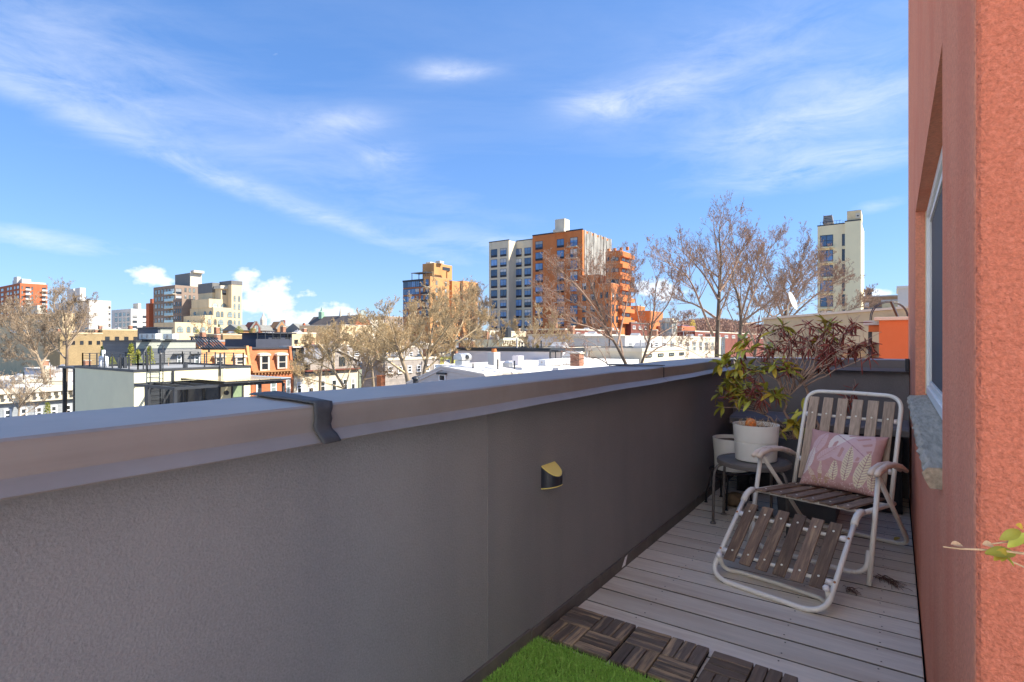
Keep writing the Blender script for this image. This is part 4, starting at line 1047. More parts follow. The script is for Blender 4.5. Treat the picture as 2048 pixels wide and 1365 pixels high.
# ---------------- tan tower with blue glass corner
m_tan = M('tan_brick', (.38,.20,.085), rough=.9, streak=(0.274,0.144,0.061,(.5,.5,.06)), streakw=.45, var=.08, scale=.4)
m_redtan = M('reddish_brick', (.30,.125,.065), rough=.9, var=.12, scale=.4)
c8 = XY(860.5,215); T8 = thing('tan_tower', 'tan brick tower with blue glass curtain wall and rooftop pergola', 'building', (c8[0],c8[1],GZ))
X8,Y8 = c8; xl8 = XatY(806,Y8); z8 = zat(553,X8,Y8)
xg = XatY(847,Y8)
vol(T8, xg, X8, Y8, YatX(898.5,X8), GZ, z8, m_tan, m_roofg, None)
vol(T8, xl8, xg-.01, Y8+.1, Y8+20, GZ, zfor('-Y',Y8,830,560), m_redtan, m_roofg)
vol(T8, xg+3, X8-.01, Y8+10, YatX(898.5,X8)-.01, z8+.06, zat(543,X8,YatX(898,X8)), m_tan, None)
MB().box(xg+4,X8+.05,Y8+7,YatX(898.5,X8)+.05,zat(543,X8,YatX(898,X8))+.01,zat(536.5,X8,YatX(898,X8))).build('roof_screen', m_rail, T8)
vol(T8, XatY(845,Y8+5), XatY(868,Y8+5), Y8+5, Y8+16, z8+.06, zfor('-Y',Y8+5,860,527), m_tan, m_conc)
for (xx,h) in ((852,3.0),(871,2.0)):
    X_,Y_ = XatY(xx,Y8+7),Y8+7; zz = zfor('-Y',Y8+5,860,527); MB().box(X_,X_+2.4,Y_,Y_+2.4,zz,zz+1.0).build('roof_vent', m_conc, T8)
X8b,Y8b = XY(904,228); vol(T8, X8b-9, X8b, Y8b, Y8b+13, GZ, zat(562,X8b,Y8b), m_tan, m_roofg)
X8c,Y8c = XY(926,232)
vol(T8, XatY(905,Y8c), X8c, Y8c, Y8c+10, GZ, zat(562,X8c,Y8c), m_tan, m_roofg)
wgrid(T8,'-Y',Y8c,[(909.5,914),(918.5,923)], floors(571,9,14.3,6), 915, S_pale)
wgrid(T8,'+X',X8,[(871,875),(889.5,893.5)], floors(561.5,9,15.2,7), 873, S_pale)
# stepped glass
steps = [(0,41),(0,32),(0,23),(0,16),(0,10)]
for j in range(5):
    ya, yb = 563.5+14.6*j, 575.5+14.6*j
    x1 = 806+steps[j][1]
    nx = max(1, round(steps[j][1]/8))
    z0_,z1_ = zfor('-Y',Y8,820,yb), zfor('-Y',Y8,820,ya)
    for i in range(nx):
        win(T8,'-Y',Y8+.1-.02,XatY(806+steps[j][1]*i/nx,Y8),XatY(806+steps[j][1]*(i+1)/nx,Y8),z0_,z1_,ST('cw', m_dkframe, m_glassb, 2, 0, .12))
    k = x1+3
    while k < 846:
        win(T8,'-Y',Y8+.08,XatY(k,Y8),XatY(k+5,Y8),z0_,z1_,S_blue); k += 9.5
    win(T8,'-Y',Y8,XatY(851,Y8),XatY(857.5,Y8),z0_-.3,z1_+.3,ST('blueb', m_dkframe, m_glassb, 2, 0, .08))
    xa, xb = XatY(848.5,Y8), XatY(859.5,Y8)
    b = MB().box(xa,xb,Y8-1.2,Y8-.001,z0_-.5,z0_-.3).build('balcony', m_conc, T8)
    MB().box(xa,xb,Y8-1.2,Y8-1.15,z0_-.3,z0_+.6).build('railing', m_rail, b)
MB().box(xl8-.2,xg,Y8-.1,Y8+.05,zfor('-Y',Y8,830,563),zfor('-Y',Y8,830,559.5)).build('cornice', m_rail, T8)
pg = MB(); z_a = zfor('-Y',Y8,830,560)+.1; z_b = z_a+2.7
pa, pb = XatY(820,Y8), XatY(848,Y8)
for t in (pa,(pa+pb)/2,pb): pg.box(t-.1,t+.1,Y8+1,Y8+1.2,z_a,z_b); pg.box(t-.1,t+.1,Y8+5,Y8+5.2,z_a,z_b)
for i in range(10): t = pa+(pb-pa)*i/9; pg.box(t-.06,t+.06,Y8+.6,Y8+5.6,z_b,z_b+.25)
pg.build('pergola', m_rail, T8)

# ---------------- beige building with arched windows, stepping up
m_sand = M('sand_brick', (.50,.40,.26), rough=.9, streak=(0.360,0.288,0.187,(.5,.5,.06)), streakw=.45, var=.06, scale=.3)
m_slate = M('dark_metal_cladding', (.11,.112,.115), rough=.6, var=.1, scale=.4, stretch=(3,3,.2))
Z5 = 200; X5,Y5 = XY(350,Z5); T5 = thing('arched_building', 'stepped sand brick building with rows of arched windows', 'building', (X5,Y5,GZ))
def ya(px, off=0): return YatX(px, X5-off)
yEnd = ya(484)
lv = [(350,308,645),(409.5,367,631),(427,380,615),(418,383,598)]
zl5 = []
prevz = GZ
for i,(pc,pl,pt) in enumerate(lv):
    off = 0 if i < 3 else 3
    y0 = ya(pc,off); z1 = zat(pt, X5-off, y0); zl5.append(z1)
    xw = XatY(pl, y0)
    vol(T5, xw, X5-off - .003*i, y0, yEnd-.01, prevz + (0 if i == 0 else .06), z1, m_sand, m_conc)
    prevz = z1
yt0 = ya(463); zt5 = zat(570, X5, ya(470))
vol(T5, X5-9, X5+.02, yt0, yEnd, GZ, zt5, m_sand, None)
MB().box(X5-9.1,X5+.1,yt0-.1,yEnd+.1,zt5+.01,zat(562.5,X5,ya(475))).build('attic', m_slate, T5)
yp = ya(430,6); MB().box(XatY(399,yp)-1,X5-8,yp,yEnd-2,prevz+.06,zat(585,X5-6,yp)).build('wall', m_sand, T5)
MB().box(XatY(399,yp)-1.1,X5-7.9,yp-.1,yEnd-1.9,zat(585,X5-6,yp)+.01,zat(565,X5-6,yp)).build('attic', m_slate, T5)
y4 = ya(440,4); MB().box(X5-8,X5-3.2,y4,yt0-.01,prevz+.06,zat(578,X5-4,y4)).build('wall', m_sand, T5)
MB().box(X5-8,X5-2.6,y4-.5,yt0-.01,zat(578,X5-4,y4)+.01,zat(571.5,X5-4,y4)).build('terrace_slab', m_conc, T5)
win(T5,'+X',X5-3.2,y4+2,yt0-2,zat(590,X5-4,y4),zat(581,X5-4,y4),S_strip)
def arow(cs, y0, y1, xr, off=0, st=S_arch):
    z0, z1 = zat(y1,X5-off,ya(xr,off)), zat(y0,X5-off,ya(xr,off))
    for (a,b) in cs:
        yaa, ybb = ya(a,off), ya(b,off)
        win(T5,'+X',X5-off+.022,yaa,ybb,z0,z1,st)
for (y0,y1) in ((592,604),(608,620),(625,637),(641,652),(656,666)): arow([(467,471.5),(476,480.5)], y0,y1,474)
arow([(424,436),(442,453)],607,616,440,3)
arow([(432,440),(441.5,447),(455,465)],623,635,445); arow([(415,423),(428,433.5),(436,447),(455,465)],639,650.5,440)
arow([(354,366),(373,381),(386,394),(400,411),(416,423),(430,448),(455,465)],654,666,400)
S_as = ST('archs', m_dkframe, m_glassd, 1, 0, .08, 0, False, True)
yq = ya(427); wgrid(T5,'-Y',yq,[(387,392),(407,413),(418,424)], [(623,630)], 410, S_as)
yq = ya(409.5); wgrid(T5,'-Y',yq,[(374,379),(385,391),(401,407)], [(640,645)], 400, S_as)

# ---------------- taupe building with glass balconies
m_taupe = M('taupe_brick', (.20,.155,.13), rough=.9, streak=(0.144,0.112,0.094,(.5,.5,.06)), streakw=.45, var=.1, scale=.4)
m_glrail = glass('glass_balustrade', (.25,.38,.42), rough=.1, var=.2)
T4 = thing('taupe_building', 'taupe brick apartment building with glass balconies left of the arched building', 'building', (*XY(350,240),GZ))
x0,xc,yc,y1,zt = pxvol(T4, 307, 350, 400, 570.5, 240, m_taupe, m_roofg, None)
wgrid(T4,'-Y',yc,cols(310,4.0,6.2,5), floors(579,9,14.3,6), 330, S_pale)
wgrid(T4,'+X',xc,[(369,373),(377.5,381.5),(386,390)], floors(577,8,14.2,3), 379, S_pale)
for j in range(6):
    zb = zat(588+14.3*j,xc,yc)
    win(T4,'-Y',yc,XatY(341,yc),XatY(349,yc),zb,zb+2.4,S_pale); win(T4,'+X',xc,YatX(351.5,xc),YatX(363,xc),zb,zb+2.4,S_strip)
    b = MB().box(XatY(336,yc),xc+1.6,yc-1.6,yc-.01,zb-.3,zb-.05).build('balcony', m_conc, T4)
    MB().box(XatY(336,yc),xc+1.6,yc-1.6,yc-1.55,zb-.05,zb+1.0).build('balustrade', m_glrail, b)
Xp,Yp = XY(381,246); vol(T4, XatY(350,Yp), Xp, Yp, YatX(402,Xp), zt+.06, zat(546,Xp,Yp), m_slate, m_roofg)
MB().box(Xp+.005,Xp+.5,Yp-.3,YatX(402,Xp)+.1,zt+.06,zat(545,Xp,Yp)).build('stair_tower', m_conc, T4)
MB().box(Xp-1,Xp+2,Yp+.5,Yp+5,zat(546,Xp,Yp)+.06,zat(541,Xp,Yp)).build('roof_vent', m_conc, T4)
X4,Y4 = XY(364,222); vol(T4, XatY(346,Y4), X4, Y4, YatX(386,X4), GZ, zat(598,X4,Y4), m_taupe, m_roofg)
wgrid(T4,'-Y',Y4,cols(347.5,2.6,4.2,4), floors(604,9,14.3,4), 355, S_dark)
T4b = thing('rust_building', 'slim rust red building wedged left of the taupe building', 'building', (*XY(303,255),GZ))
pxvol(T4b, 292, 298, 307, 607, 255, M('rust_brick',(.33,.10,.05),rough=.9,var=.1), m_roofg)
pxvol(T4b, 300, 305, 309, 598, 258, MATS['rust_brick'], m_roofg)

# ---------------- white buildings
m_wht = M('white_render', (.42,.425,.435), rough=.85, streak=(0.302,0.306,0.313,(.5,.5,.06)), streakw=.45, var=.06, scale=.3)
T2 = thing('white_building', 'large white building with plain side wall and rooftop bulkhead', 'building', (*XY(178,260),GZ))
x0,xc,yc,y1,zt = pxvol(T2, 106, 178, 222, 601, 260, m_wht, m_roofw, m_copl)
for j in range(7):
    zz = zat(612+9.5*j,xc,yc); MB().box(xc+.005,xc+.12,yc,y1,zz-.1,zz+.1).build('string_course', m_conc, T2)
wgrid(T2,'-Y',yc,[(121,133),(139,155)], [(604,613),(618,622)], 140, ST('wst', m_whframe, m_glassd, 4, 1, .2))
wgrid(T2,'-Y',yc,[(150,155),(167,176)], floors(626,8,15,3), 150, S_white)
wgrid(T2,'+X',xc,[(217,221)], floors(612,6,12,5), 219, S_dark)
pxvol(T2, 150, 160, 171, 576, 262, m_wht, m_roofw, zbot=zt); pxvol(T2, 134, 147, 152, 578, 266, m_wht, m_roofw, zbot=zt)
MB().box(XatY(136,yc),XatY(150,yc),yc+1,yc+3,zt+.2,zat(589,xc,yc)).build('water_tank', m_conc, T2)
T3 = thing('glassy_white_building', 'pale white and glass apartment building right of the plain white one', 'building', (*XY(262,300),GZ))
x0,xc,yc,y1,zt = pxvol(T3, 223, 262, 294, 618, 300, m_wht, m_roofw)
wgrid(T3,'-Y',yc,cols(230,5,8,4), floors(626,7,10.5,5), 245, S_pale)
wgrid(T3,'+X',xc,[(265,274),(285,292)], floors(631,5,10.5,5), 270, S_strip)
pxvol(T3, 266, 276, 282, 607, 303, m_conc, m_roofg, zbot=zt)
# ---------------- orange brick tower far left
m_rbrick = M('orange_red_brick', (.29,.095,.045), rough=.9, streak=(0.209,0.068,0.032,(.5,.5,.06)), streakw=.45, var=.1, scale=.3)
T1 = thing('brick_tower', 'orange red brick tower with white balconies at the far left', 'building', (*XY(40,350),GZ))
x0,xc,yc,y1,zt = pxvol(T1, -40, 40, 95, 566.5, 350, m_rbrick, m_roofg)
wgrid(T1,'-Y',yc,[(2,7),(14,18),(20,24),(28,31),(34,38)], floors(573,6,9.6,8), 30, S_pale)
wgrid(T1,'+X',xc,[(43,46),(63,66)], floors(573,6,9.6,8), 45, S_pale)
for j in range(8):
    zb = zat(580+9.5*j,xc,yc)
    for (a,b) in ((50,61),(83,93)):
        win(T1,'+X',xc,YatX(a+1,xc),YatX(b-1,xc),zb+.1,zb+2.2,S_strip)
        q = MB().box(xc,xc+1.5,YatX(a,xc),YatX(b,xc),zb-.2,zb).build('balcony', m_conc, T1)
        MB().box(xc+1.4,xc+1.5,YatX(a,xc),YatX(b,xc),zb,zb+.95).build('balustrade', m_wht, q)
pxvol(T1, 25, 44, 62, 558, 352, m_wht, m_roofg, zbot=zt); pxvol(T1, 27, 34, 42, 554, 353, m_wht, m_roofg, zbot=zt)
MB().box(xc-12,xc-4,yc+6,yc+14,zt+.06,zat(562,xc,yc)).build('roof_screen', m_conc, T1)
m_tanw = M('tan_concrete', (.42,.34,.22), rough=.9, var=.12, scale=.4)
T1b = thing('tan_office_building', 'low tan building with strip windows behind the bare tree at far left', 'building', (*XY(125,190),GZ))
x0,xc,yc,y1,zt = pxvol(T1b, -60, 125, 150, 626, 190, m_tanw, m_roofg)
wgrid(T1b,'-Y',yc,cols(20,13,26,4), [(639,644),(658,665)], 90, S_strip)
pxvol(T1b, 30, 75, 90, 611, 196, m_conc, m_roofg, zbot=zt)

# ---------------- school row with slate roof and gables, church
m_sl = M('slate_roof', (.16,.165,.16), rough=.8, var=.15, scale=.8)
m_brk = M('brown_brick', (.27,.15,.075), rough=.9, var=.12, scale=.5)
m_brk2 = M('dark_red_brick', (.14,.05,.04), rough=.9, var=.15, scale=.5)
TS = thing('school_row', 'long brick building with slate roof and two brick gables on the skyline', 'building', (*XY(540,165),GZ))
Xs,Ys = XY(480,165)
Y1s = YatX(598,Xs); ze = zat(661,Xs,Ys); zr = zat(649,Xs-5,Ys)
vol(TS, Xs-10, Xs, Ys, Y1s, GZ, ze, m_brk)
MB().prism([(Xs+.4,ze+.002),(Xs-5,zr),(Xs-10.4,ze+.002)], lambda p,d:(p[0],d,p[1]), Ys-.3, Y1s+.3).build('roof', m_sl, TS, fixn=True)
for (pa,pb,ap,mt) in ((504,521,646,m_brk2),(555,573,645,m_brk)):
    ya_, yb_ = YatX(pa,Xs+.8), YatX(pb,Xs+.8); zA = zat(ap,Xs,ya_)+.3
    ym_ = (ya_+yb_)/2; zE = zat(657,Xs,ya_)
    MB().prism([(ya_,GZ),(yb_,GZ),(yb_,zE),(ym_,zA),(ya_,zE)], lambda p,d:(d,p[0],p[1]), Xs-4, Xs+.8).build('gable', mt, TS, fixn=True)
    for (yy_,zz_) in ((ya_-.3,zE-.2),(yb_+.3,zE-.2)): MB().bar((Xs+.6,yy_,zz_),(Xs+.6,ym_,zA+.1),.7,.35,up=(1,0,0)).build('verge', m_sl, TS)
    win(TS,'+X',Xs+.81,ym_-.7,ym_+.7,zE-1.2,zE+1.0,S_arch)
for i in range(8):
    yy_ = YatX(525+3.6*i,Xs); win(TS,'+X',Xs,yy_,yy_+.9,zat(667,Xs,yy_),zat(663.5,Xs,yy_),S_white)
MB().box(Xs-7,Xs-5.5,YatX(587,Xs),YatX(590.5,Xs),zr-.5,zat(640,Xs,YatX(588,Xs))).build('chimney', m_brk2, TS)
SX,SYY = XY(526.5,420); sp_ = thing('stone_steeple', 'pale stone church steeple far behind the slate roofed row', 'steeple', (SX,SYY,GZ))
MB().lathe([(2.2,GZ),(2.2,zat(648,SX,SYY)),(2.4,zat(640,SX,SYY)),(1.9,zat(637,SX,SYY)),(.9,zat(632,SX,SYY)),(.08,zat(625,SX,SYY))], (SX,SYY,0), 8).build('spire', m_copl, sp_)
CHU = thing('brick_church', 'brick church with long dark roof and pointed red gable', 'church', (*XY(712,150),GZ))
Xc_,Yc_ = XY(711,150); Y2_ = YatX(741,Xc_); zE = zat(652,Xc_,Yc_); zA = zat(628,Xc_,(Yc_+Y2_)/2); xL_ = XatY(612,Yc_)
m_chr = M('church_slate', (.115,.095,.085), rough=.8, var=.15, scale=.6); m_chg = M('church_red_brick', (.36,.10,.045), rough=.9, var=.12, scale=.6)
vol(CHU, xL_, Xc_-.5, Yc_+.3, Y2_-.3, GZ, zE, m_chg)
ym_ = (Yc_+Y2_)/2
MB().prism([(Yc_-.3,zE+.01),(ym_,zA-.3),(Y2_+.3,zE+.01)], lambda p,d:(d,p[0],p[1]), xL_, Xc_-.45).build('roof', m_chr, CHU, fixn=True)
MB().prism([(Yc_-.2,GZ),(Y2_+.2,GZ),(Y2_+.2,zE),(ym_,zA),(Yc_-.2,zE)], lambda p,d:(d,p[0],p[1]), Xc_-.44, Xc_).build('gable', m_chg, CHU, fixn=True)
for (yy_) in (Yc_-.4,Y2_+.4): MB().bar((Xc_-.2,yy_,zE-.2),(Xc_-.2,ym_,zA+.2),.8,.35,up=(1,0,0)).build('verge', M('verge_brown',(.16,.06,.04),rough=.8), CHU)
win(CHU,'+X',Xc_+.01,ym_-1.1,ym_+1.1,zE+1.0,zE+4.6,S_arch)
xg_ = XatY(644,ym_); MB().lathe([(1.0,zA-1),(1.0,zA+1.0),(.5,zA+1.3),(.05,zA+2.6)], (xg_,ym_,0), 8).build('copper_spirelet', M('verdigris',(.22,.36,.28),rough=.7), CHU)
xg_ = XatY(681,ym_); MB().lathe([(.45,zA-.6),(.3,zA+.4),(.05,zA+2.0)], (xg_,ym_,0), 8).build('spirelet', m_conc, CHU)
TR2 = thing('transept_gable', 'small brick gable with pale slate roof left of the church', 'building', (*XY(608,140),GZ))
Xg,Yg = XY(602,140); Yg2 = YatX(616,Xg); zE2 = zat(664,Xg,Yg); zA2 = zat(646,Xg,Yg)
vol(TR2, Xg-12, Xg, Yg, YatX(640,Xg), GZ, zE2, m_brk)
MB().prism([(Yg-.2,zE2),((Yg+Yg2)/2,zA2),(Yg2+.2,zE2)], lambda p,d:(d,p[0],p[1]), Xg-.5, Xg+.05).build('gable', m_chg, TR2, fixn=True)
MB().prism([(Xg-.6,zE2),(Xg-5,zA2),(Xg-10,zE2)], lambda p,d:(p[0],d,p[1]), (Yg+Yg2)/2, YatX(640,Xg)).build('roof', m_sl, TR2, fixn=True)
# ---------------- low filler skyline
SK = [('cream_block','cream flat roofed block in front of the church',681,745,651,112,m_sand,m_roofw,3),
      ('distant_block','distant pale apartment slab between church and tan tower',741,768,640,420,m_conc,m_roofg,6),
      ('distant_block','distant grey apartment slab left of the tan tower',770,806,633,460,m_taupe,m_roofg,6)]
for (nm,lb,a,b,yt_,Z_,mt,rf,nw) in SK:
    X_,Y_ = XY(a,Z_); t = thing(nm, lb, 'building', (X_,Y_,GZ)); y1_ = YatX(b,X_)
    vol(t, X_-14, X_, Y_, y1_, GZ, zat(yt_,X_,Y_), mt, rf, m_copl)
    for i in range(nw):
        for j in range(3):
            yy_ = Y_+(y1_-Y_)*(i+.3)/nw; zz_ = zat(yt_,X_,Y_)-1.6-3.1*j
            win(t,'+X',X_,yy_,yy_+(y1_-Y_)*.35/nw+.2,zz_-1.6,zz_,S_dark)
# ================================================================== NEARER ROOFS AND HOUSES
def Zx(px, X): return -X / (SY - CY*(px-1024)/FPX)   # depth at which a front plane X stands behind photo column px
RA, RB, RC_ = -62.5, -80.0, -48.0
# ---------------- cream roof house with railing, ladder and glass canopy
m_creamw = M('cream_stucco', (.62,.53,.40), rough=.9, var=.04, scale=.8, bump=.1, bscale=30)
m_anth = M('anthracite_metal', (.045,.048,.052), rough=.45, var=.1, spec=.4)
m_roofm = M('grey_rooftop', (.20,.21,.225), rough=.75, var=.15, scale=.8)
m_cang = glass('amber_canopy_glass', (.42,.35,.22), rough=.12, var=.15, scale=.5, spec=.6)
m_cangb = glass('blue_canopy_glass', (.34,.42,.50), rough=.08, var=.1, scale=.5, spec=.8)
Xc,Yc = XY(268,34); H1 = thing('cream_house', 'cream stucco penthouse with black roof railing, ladder and glass canopy', 'house', (Xc,Yc,GZ))
x0 = XatY(150,Yc); y1 = YatX(501,Xc); zt = zat(745,Xc,Yc)
MB().box(x0,Xc,Yc,y1,GZ,zt).build('wall', m_creamw, H1)
MB().box(x0+.1,Xc-.1,Yc+.1,y1-.1,zt+.001,zt+.03).build('roof', m_roofm, H1)
c = MB(); c.box(x0-.04,Xc+.04,Yc-.04,Yc+.12,zt+.002,zt+.16).box(x0-.04,Xc+.04,y1-.12,y1+.04,zt+.002,zt+.16).box(x0-.04,x0+.12,Yc+.12,y1-.12,zt+.002,zt+.16).box(Xc-.12,Xc+.04,Yc+.12,y1-.12,zt+.002,zt+.16)
c.build('roof_edge', m_anth, H1)
def railing(root, path, z, h=1.05, ncab=6, step=1.4, r=.034):
    for (a,b) in zip(path[:-1], path[1:]):
        a, b = Vector((*a,z)), Vector((*b,z)); n = max(1, round((b-a).length/step))
        for i in range(n+1):
            p = a.lerp(b,i/n); MB().box(p.x-r,p.x+r,p.y-r,p.y+r,z,z+h).build('rail_post', m_anth, root)
        for k in range(ncab):
            zz = z+h*(k+1)/ncab-.03; MB().bar(a+UP*(zz-z), b+UP*(zz-z), .022 if k == ncab-1 else .012).build('rail_cable', m_anth, root)
e = .35
railing(H1, [(x0+e,y1-e),(x0+e,Yc+e),(Xc-e,Yc+e),(Xc-e,YatX(300,Xc))], zt+.03)
railing(H1, [(Xc-e,YatX(327,Xc)),(Xc-e,y1-e),(x0+e,y1-e)], zt+.03)
# ladder
la, lb_ = YatX(300.5,Xc+.2), YatX(326,Xc+.2); lz0, lz1 = zat(822,Xc,la), zat(692,Xc,la)
ld = MB()
for yy_ in (la,lb_): ld.box(Xc+.17,Xc+.22,yy_-.025,yy_+.025,lz0-2,lz1); 
l_ = ld.build('ladder_rail', m_anth, H1)
for i in range(14): MB().bar((Xc+.195,la,lz1-1.2-.3*i),(Xc+.195,lb_,lz1-1.2-.3*i),.03).build('ladder_rung', m_anth, H1)
for yy_ in (la,lb_): MB().bar((Xc-.6,yy_,lz1),(Xc+.2,yy_,lz1),.045).build('ladder_grip', m_anth, H1)
# short gate posts by the ladder
for px_ in (287,293,320): yy_ = YatX(px_,Xc-.35); MB().box(Xc-.40,Xc-.34,yy_-.03,yy_+.03,zt+.03,zt+1.35).build('rail_post', m_anth, H1)
# canopy : beams, posts, glass panels
zc = zat(767,Xc,Yc); xo = XatY(349,Yc); yo1 = YatX(566,xo)
MB().box(Xc,xo,Yc,Yc+.12,zc-.16,zc).build('canopy_beam', m_anth, H1); MB().box(xo-.12,xo,Yc+.121,yo1,zc-.161,zc-.001).build('canopy_beam', m_anth, H1)
MB().box(Xc+.001,xo-.121,yo1-.12,yo1,zc-.16,zc).build('canopy_beam', m_anth, H1); MB().box(Xc+.001,Xc+.10,Yc+.121,yo1-.121,zc-.16,zc).build('canopy_beam', m_anth, H1)
for i in range(1,6): yy_ = Yc+(yo1-Yc)*i/6; MB().box(Xc+.101,xo-.121,yy_-.05,yy_+.05,zc-.14,zc-.01).build('canopy_beam', m_anth, H1)
ya0 = YatX(357,Xc)
npn = 6
for i in range(npn):
    a = ya0+(yo1+.3-ya0)*i/npn; b = ya0+(yo1+.3-ya0)*(i+1)/npn
    MB().box(Xc+.25,xo+.45,a+.02,b-.02,zc+.17,zc+.20).build('canopy_panel', m_cangb if i == npn-1 else m_cang, H1)
MB().box(xo+.28,xo+.40,ya0,yo1+.3,zc+.05,zc+.168).build('panel_rail', m_anth, H1); MB().box(Xc+.3,Xc+.4,ya0,yo1+.3,zc+.05,zc+.168).build('panel_rail', m_anth, H1)
MB().box(xo-.14,xo+.02,Yc-.02,Yc+.14,GZ+8,zc-.17).build('canopy_post', m_anth, H1)
MB().box(XatY(288,Yc),XatY(295,Yc),Yc+.02,Yc+.14,GZ+8,zc-.17).build('canopy_post', m_anth, H1)
for px_ in (521,568): yy_ = YatX(px_,xo); MB().box(xo-.13,xo+.0,yy_-.08,yy_+.08,GZ+8,zc-.17).build('canopy_post', m_anth, H1)
px_ = 347; yy_ = YatX(px_,Xc+.1); MB().box(Xc+.02,Xc+.12,yy_-.05,yy_+.05,zc,zt).build('downpipe', m_anth, H1)
yy_ = YatX(441,Xc+.1); MB().box(Xc+.02,Xc+.12,yy_-.05,yy_+.05,zc,zt+1.1).build('downpipe', m_anth, H1)
MB().tube([(Xc+.1,yy_+.25,zt),(Xc+.25,yy_+.35,zt-.4),(Xc+.12,yy_+.4,zt-.9),(Xc+.2,yy_+.38,zc+.25)], .02, 6).build('white_cable', m_white_plastic, H1)
# sliding doors, window, lamp
zd1 = zat(776,Xc,YatX(300,Xc)); da, db = YatX(296,Xc), YatX(441,Xc)
for i in range(4): win(H1,'+X',Xc+.003,da+(db-da)*i/4,da+(db-da)*(i+1)/4,zd1-2.4,zd1,ST('slide', m_anth, m_glassd, 1, 0, .09, blind=0))
MB().box(Xc+.004,Xc+.10,da-.15,db+.15,zd1+.02,zd1+.22).build('lintel', m_anth, H1)
win(H1,'+X',Xc+.003,YatX(462,Xc),YatX(487,Xc),zd1-2.2,zd1+.05,ST('sw', m_anth, glass('green_tint_glass',(.10,.14,.09)), 1, 1, .12))
yy_ = YatX(452,Xc); zz_ = zat(786,Xc,yy_)
MB().tube([(Xc,yy_,zz_),(Xc+.12,yy_,zz_)], .16, 14).build('round_lamp', m_anth, H1)
# small canopy on the far side
xq = XatY(124,Yc+1.2)
MB().box(xq,x0-.01,Yc+.8,Yc+4,zat(752,Xc,Yc),zat(747.5,Xc,Yc)).build('canopy_roof', m_anth, H1)
for px_ in (127,148): xx_ = XatY(px_,Yc+.9); MB().box(xx_-.1,xx_+.1,Yc+.85,Yc+1.05,GZ+6,zat(752,Xc,Yc)-.01).build('canopy_post', m_anth, H1)
# roof vents and white ducts on the cream house
for (px_,h,w_) in ((240,.75,.10),(250,.8,.10),(372,.35,.08)):
    xx_,yy_ = XY(px_,38.5); MB().box(xx_-w_,xx_+w_,yy_-w_,yy_+w_,zt+.03,zt+.03+h).build('roof_vent', m_anth, H1)
dm = XY(207,39); dt = MB()
for (dx_) in (-.55,0,.55): dt.tube([(dm[0]+dx_,dm[1],zt+.03),(dm[0]+dx_,dm[1],zt+.75+(.55 if dx_==0 else 0))], .11, 10)
dt.tube([(dm[0]-.55,dm[1],zt+.75),(dm[0]+.55,dm[1],zt+.75)], .12, 10); dt.build('air_duct', m_white_plastic, H1, smooth=True)

# evergreen shrubs on roofs
m_ever = M('evergreen_needle', (.16,.19,.035), rough=.8, var=.4, scale=3, col2=(.28,.24,.05), c2w=.6, c2s=2)
m_everd = M('dark_evergreen', (.06,.095,.03), rough=.8, var=.4, scale=3)
def evergreen(px, py0, py1, wpx, Z, lab, mat=None, nm='evergreen_shrub', n=900, seed=1):
    rr = random.Random(seed); c = at(px, py1, Z); t = thing(nm, lab, 'shrub', c, 'shrubs on the roofs')
    h = (py1-py0)/FPX*Z; wd = wpx/FPX*Z/2; mb = MB()
    for i in range(n):
        tt = rr.random()**.8; rad = wd*(1-tt*.75)*(.85+.3*noise.noise(Vector((tt*4,seed,0))))*math.sqrt(rr.random())
        a = rr.uniform(0,6.28); p = c+Vector((rad*math.cos(a),rad*math.sin(a),h*tt)); s_ = h*.045*rr.uniform(.6,1.6)
        d1 = Vector((rr.gauss(0,1),rr.gauss(0,1),rr.gauss(.4,.8))).normalized()*s_; d2 = Vector((rr.gauss(0,1),rr.gauss(0,1),rr.gauss(0,1))).normalized()*s_*.45
        mb.add([p-d2,p+d2,p+d1*1.6],[(0,1,2)])
    mb.build('foliage', mat or m_ever, t); MB().tube([c-UP*.8,c+UP*h*.75],[.05,.015],5).build('stem', m_stem, t)
evergreen(262,689,728,26,42,'tall yellow green conifer seen through the black roof railing',None,seed=2)
evergreen(276,700,728,20,41,'middle bushy conifer seen through the black roof railing',None,seed=3)
evergreen(299,694,728,26,43,'right hand bushy conifer behind the roof ladder',None,seed=4)
evergreen(225,714,730,22,41,'low golden shrub left of the tall conifer on the roof',None,seed=5)
evergreen(337,716,727,14,42,'tiny golden shrub on the roof right of the ladder',None,seed=6,n=300)
evergreen(204,694,728,14,44,'slim shadowed conifer at the left of the railed roof',m_everd,seed=7,n=500)
# ---------------- slate blue house with air conditioners
m_slb = M('slate_blue_siding', (.10,.115,.14), rough=.8, var=.08, scale=1, kind='siding')
m_sgr = M('sage_grey_siding', (.26,.29,.275), rough=.8, var=.06, scale=1, kind='siding')
m_bgb = M('blue_grey_brick', (.17,.18,.195), rough=.9, var=.12, scale=1, kind='brick')
X2,Y2 = XY(272,50); H2 = thing('slate_blue_house', 'slate blue sided house with rooftop bulkhead behind the railed roof', 'house', (X2,Y2,GZ))
y1 = YatX(391,X2); zt2 = zat(684,X2,Y2); zb2 = zat(698,X2,Y2)
MB().box(XatY(205,Y2),X2,Y2,y1,GZ,zb2).build('wall', m_slb, H2)
MB().box(XatY(205,Y2),X2-.01,Y2+.002,y1-.01,zb2+.001,zt2).build('upper_wall', m_slb, H2)
MB().box(X2-.009,X2+.03,Y2,y1,zb2+.02,zt2).build('siding_band', m_sgr, H2)
MB().box(X2+.005,X2+.06,YatX(320,X2),YatX(402,X2),GZ,zb2-.1).build('brick_front', m_bgb, H2)
MB().box(XatY(204,Y2),X2+.10,Y2-.08,y1+.05,zt2+.001,zt2+.14).build('roof', m_anth, H2)
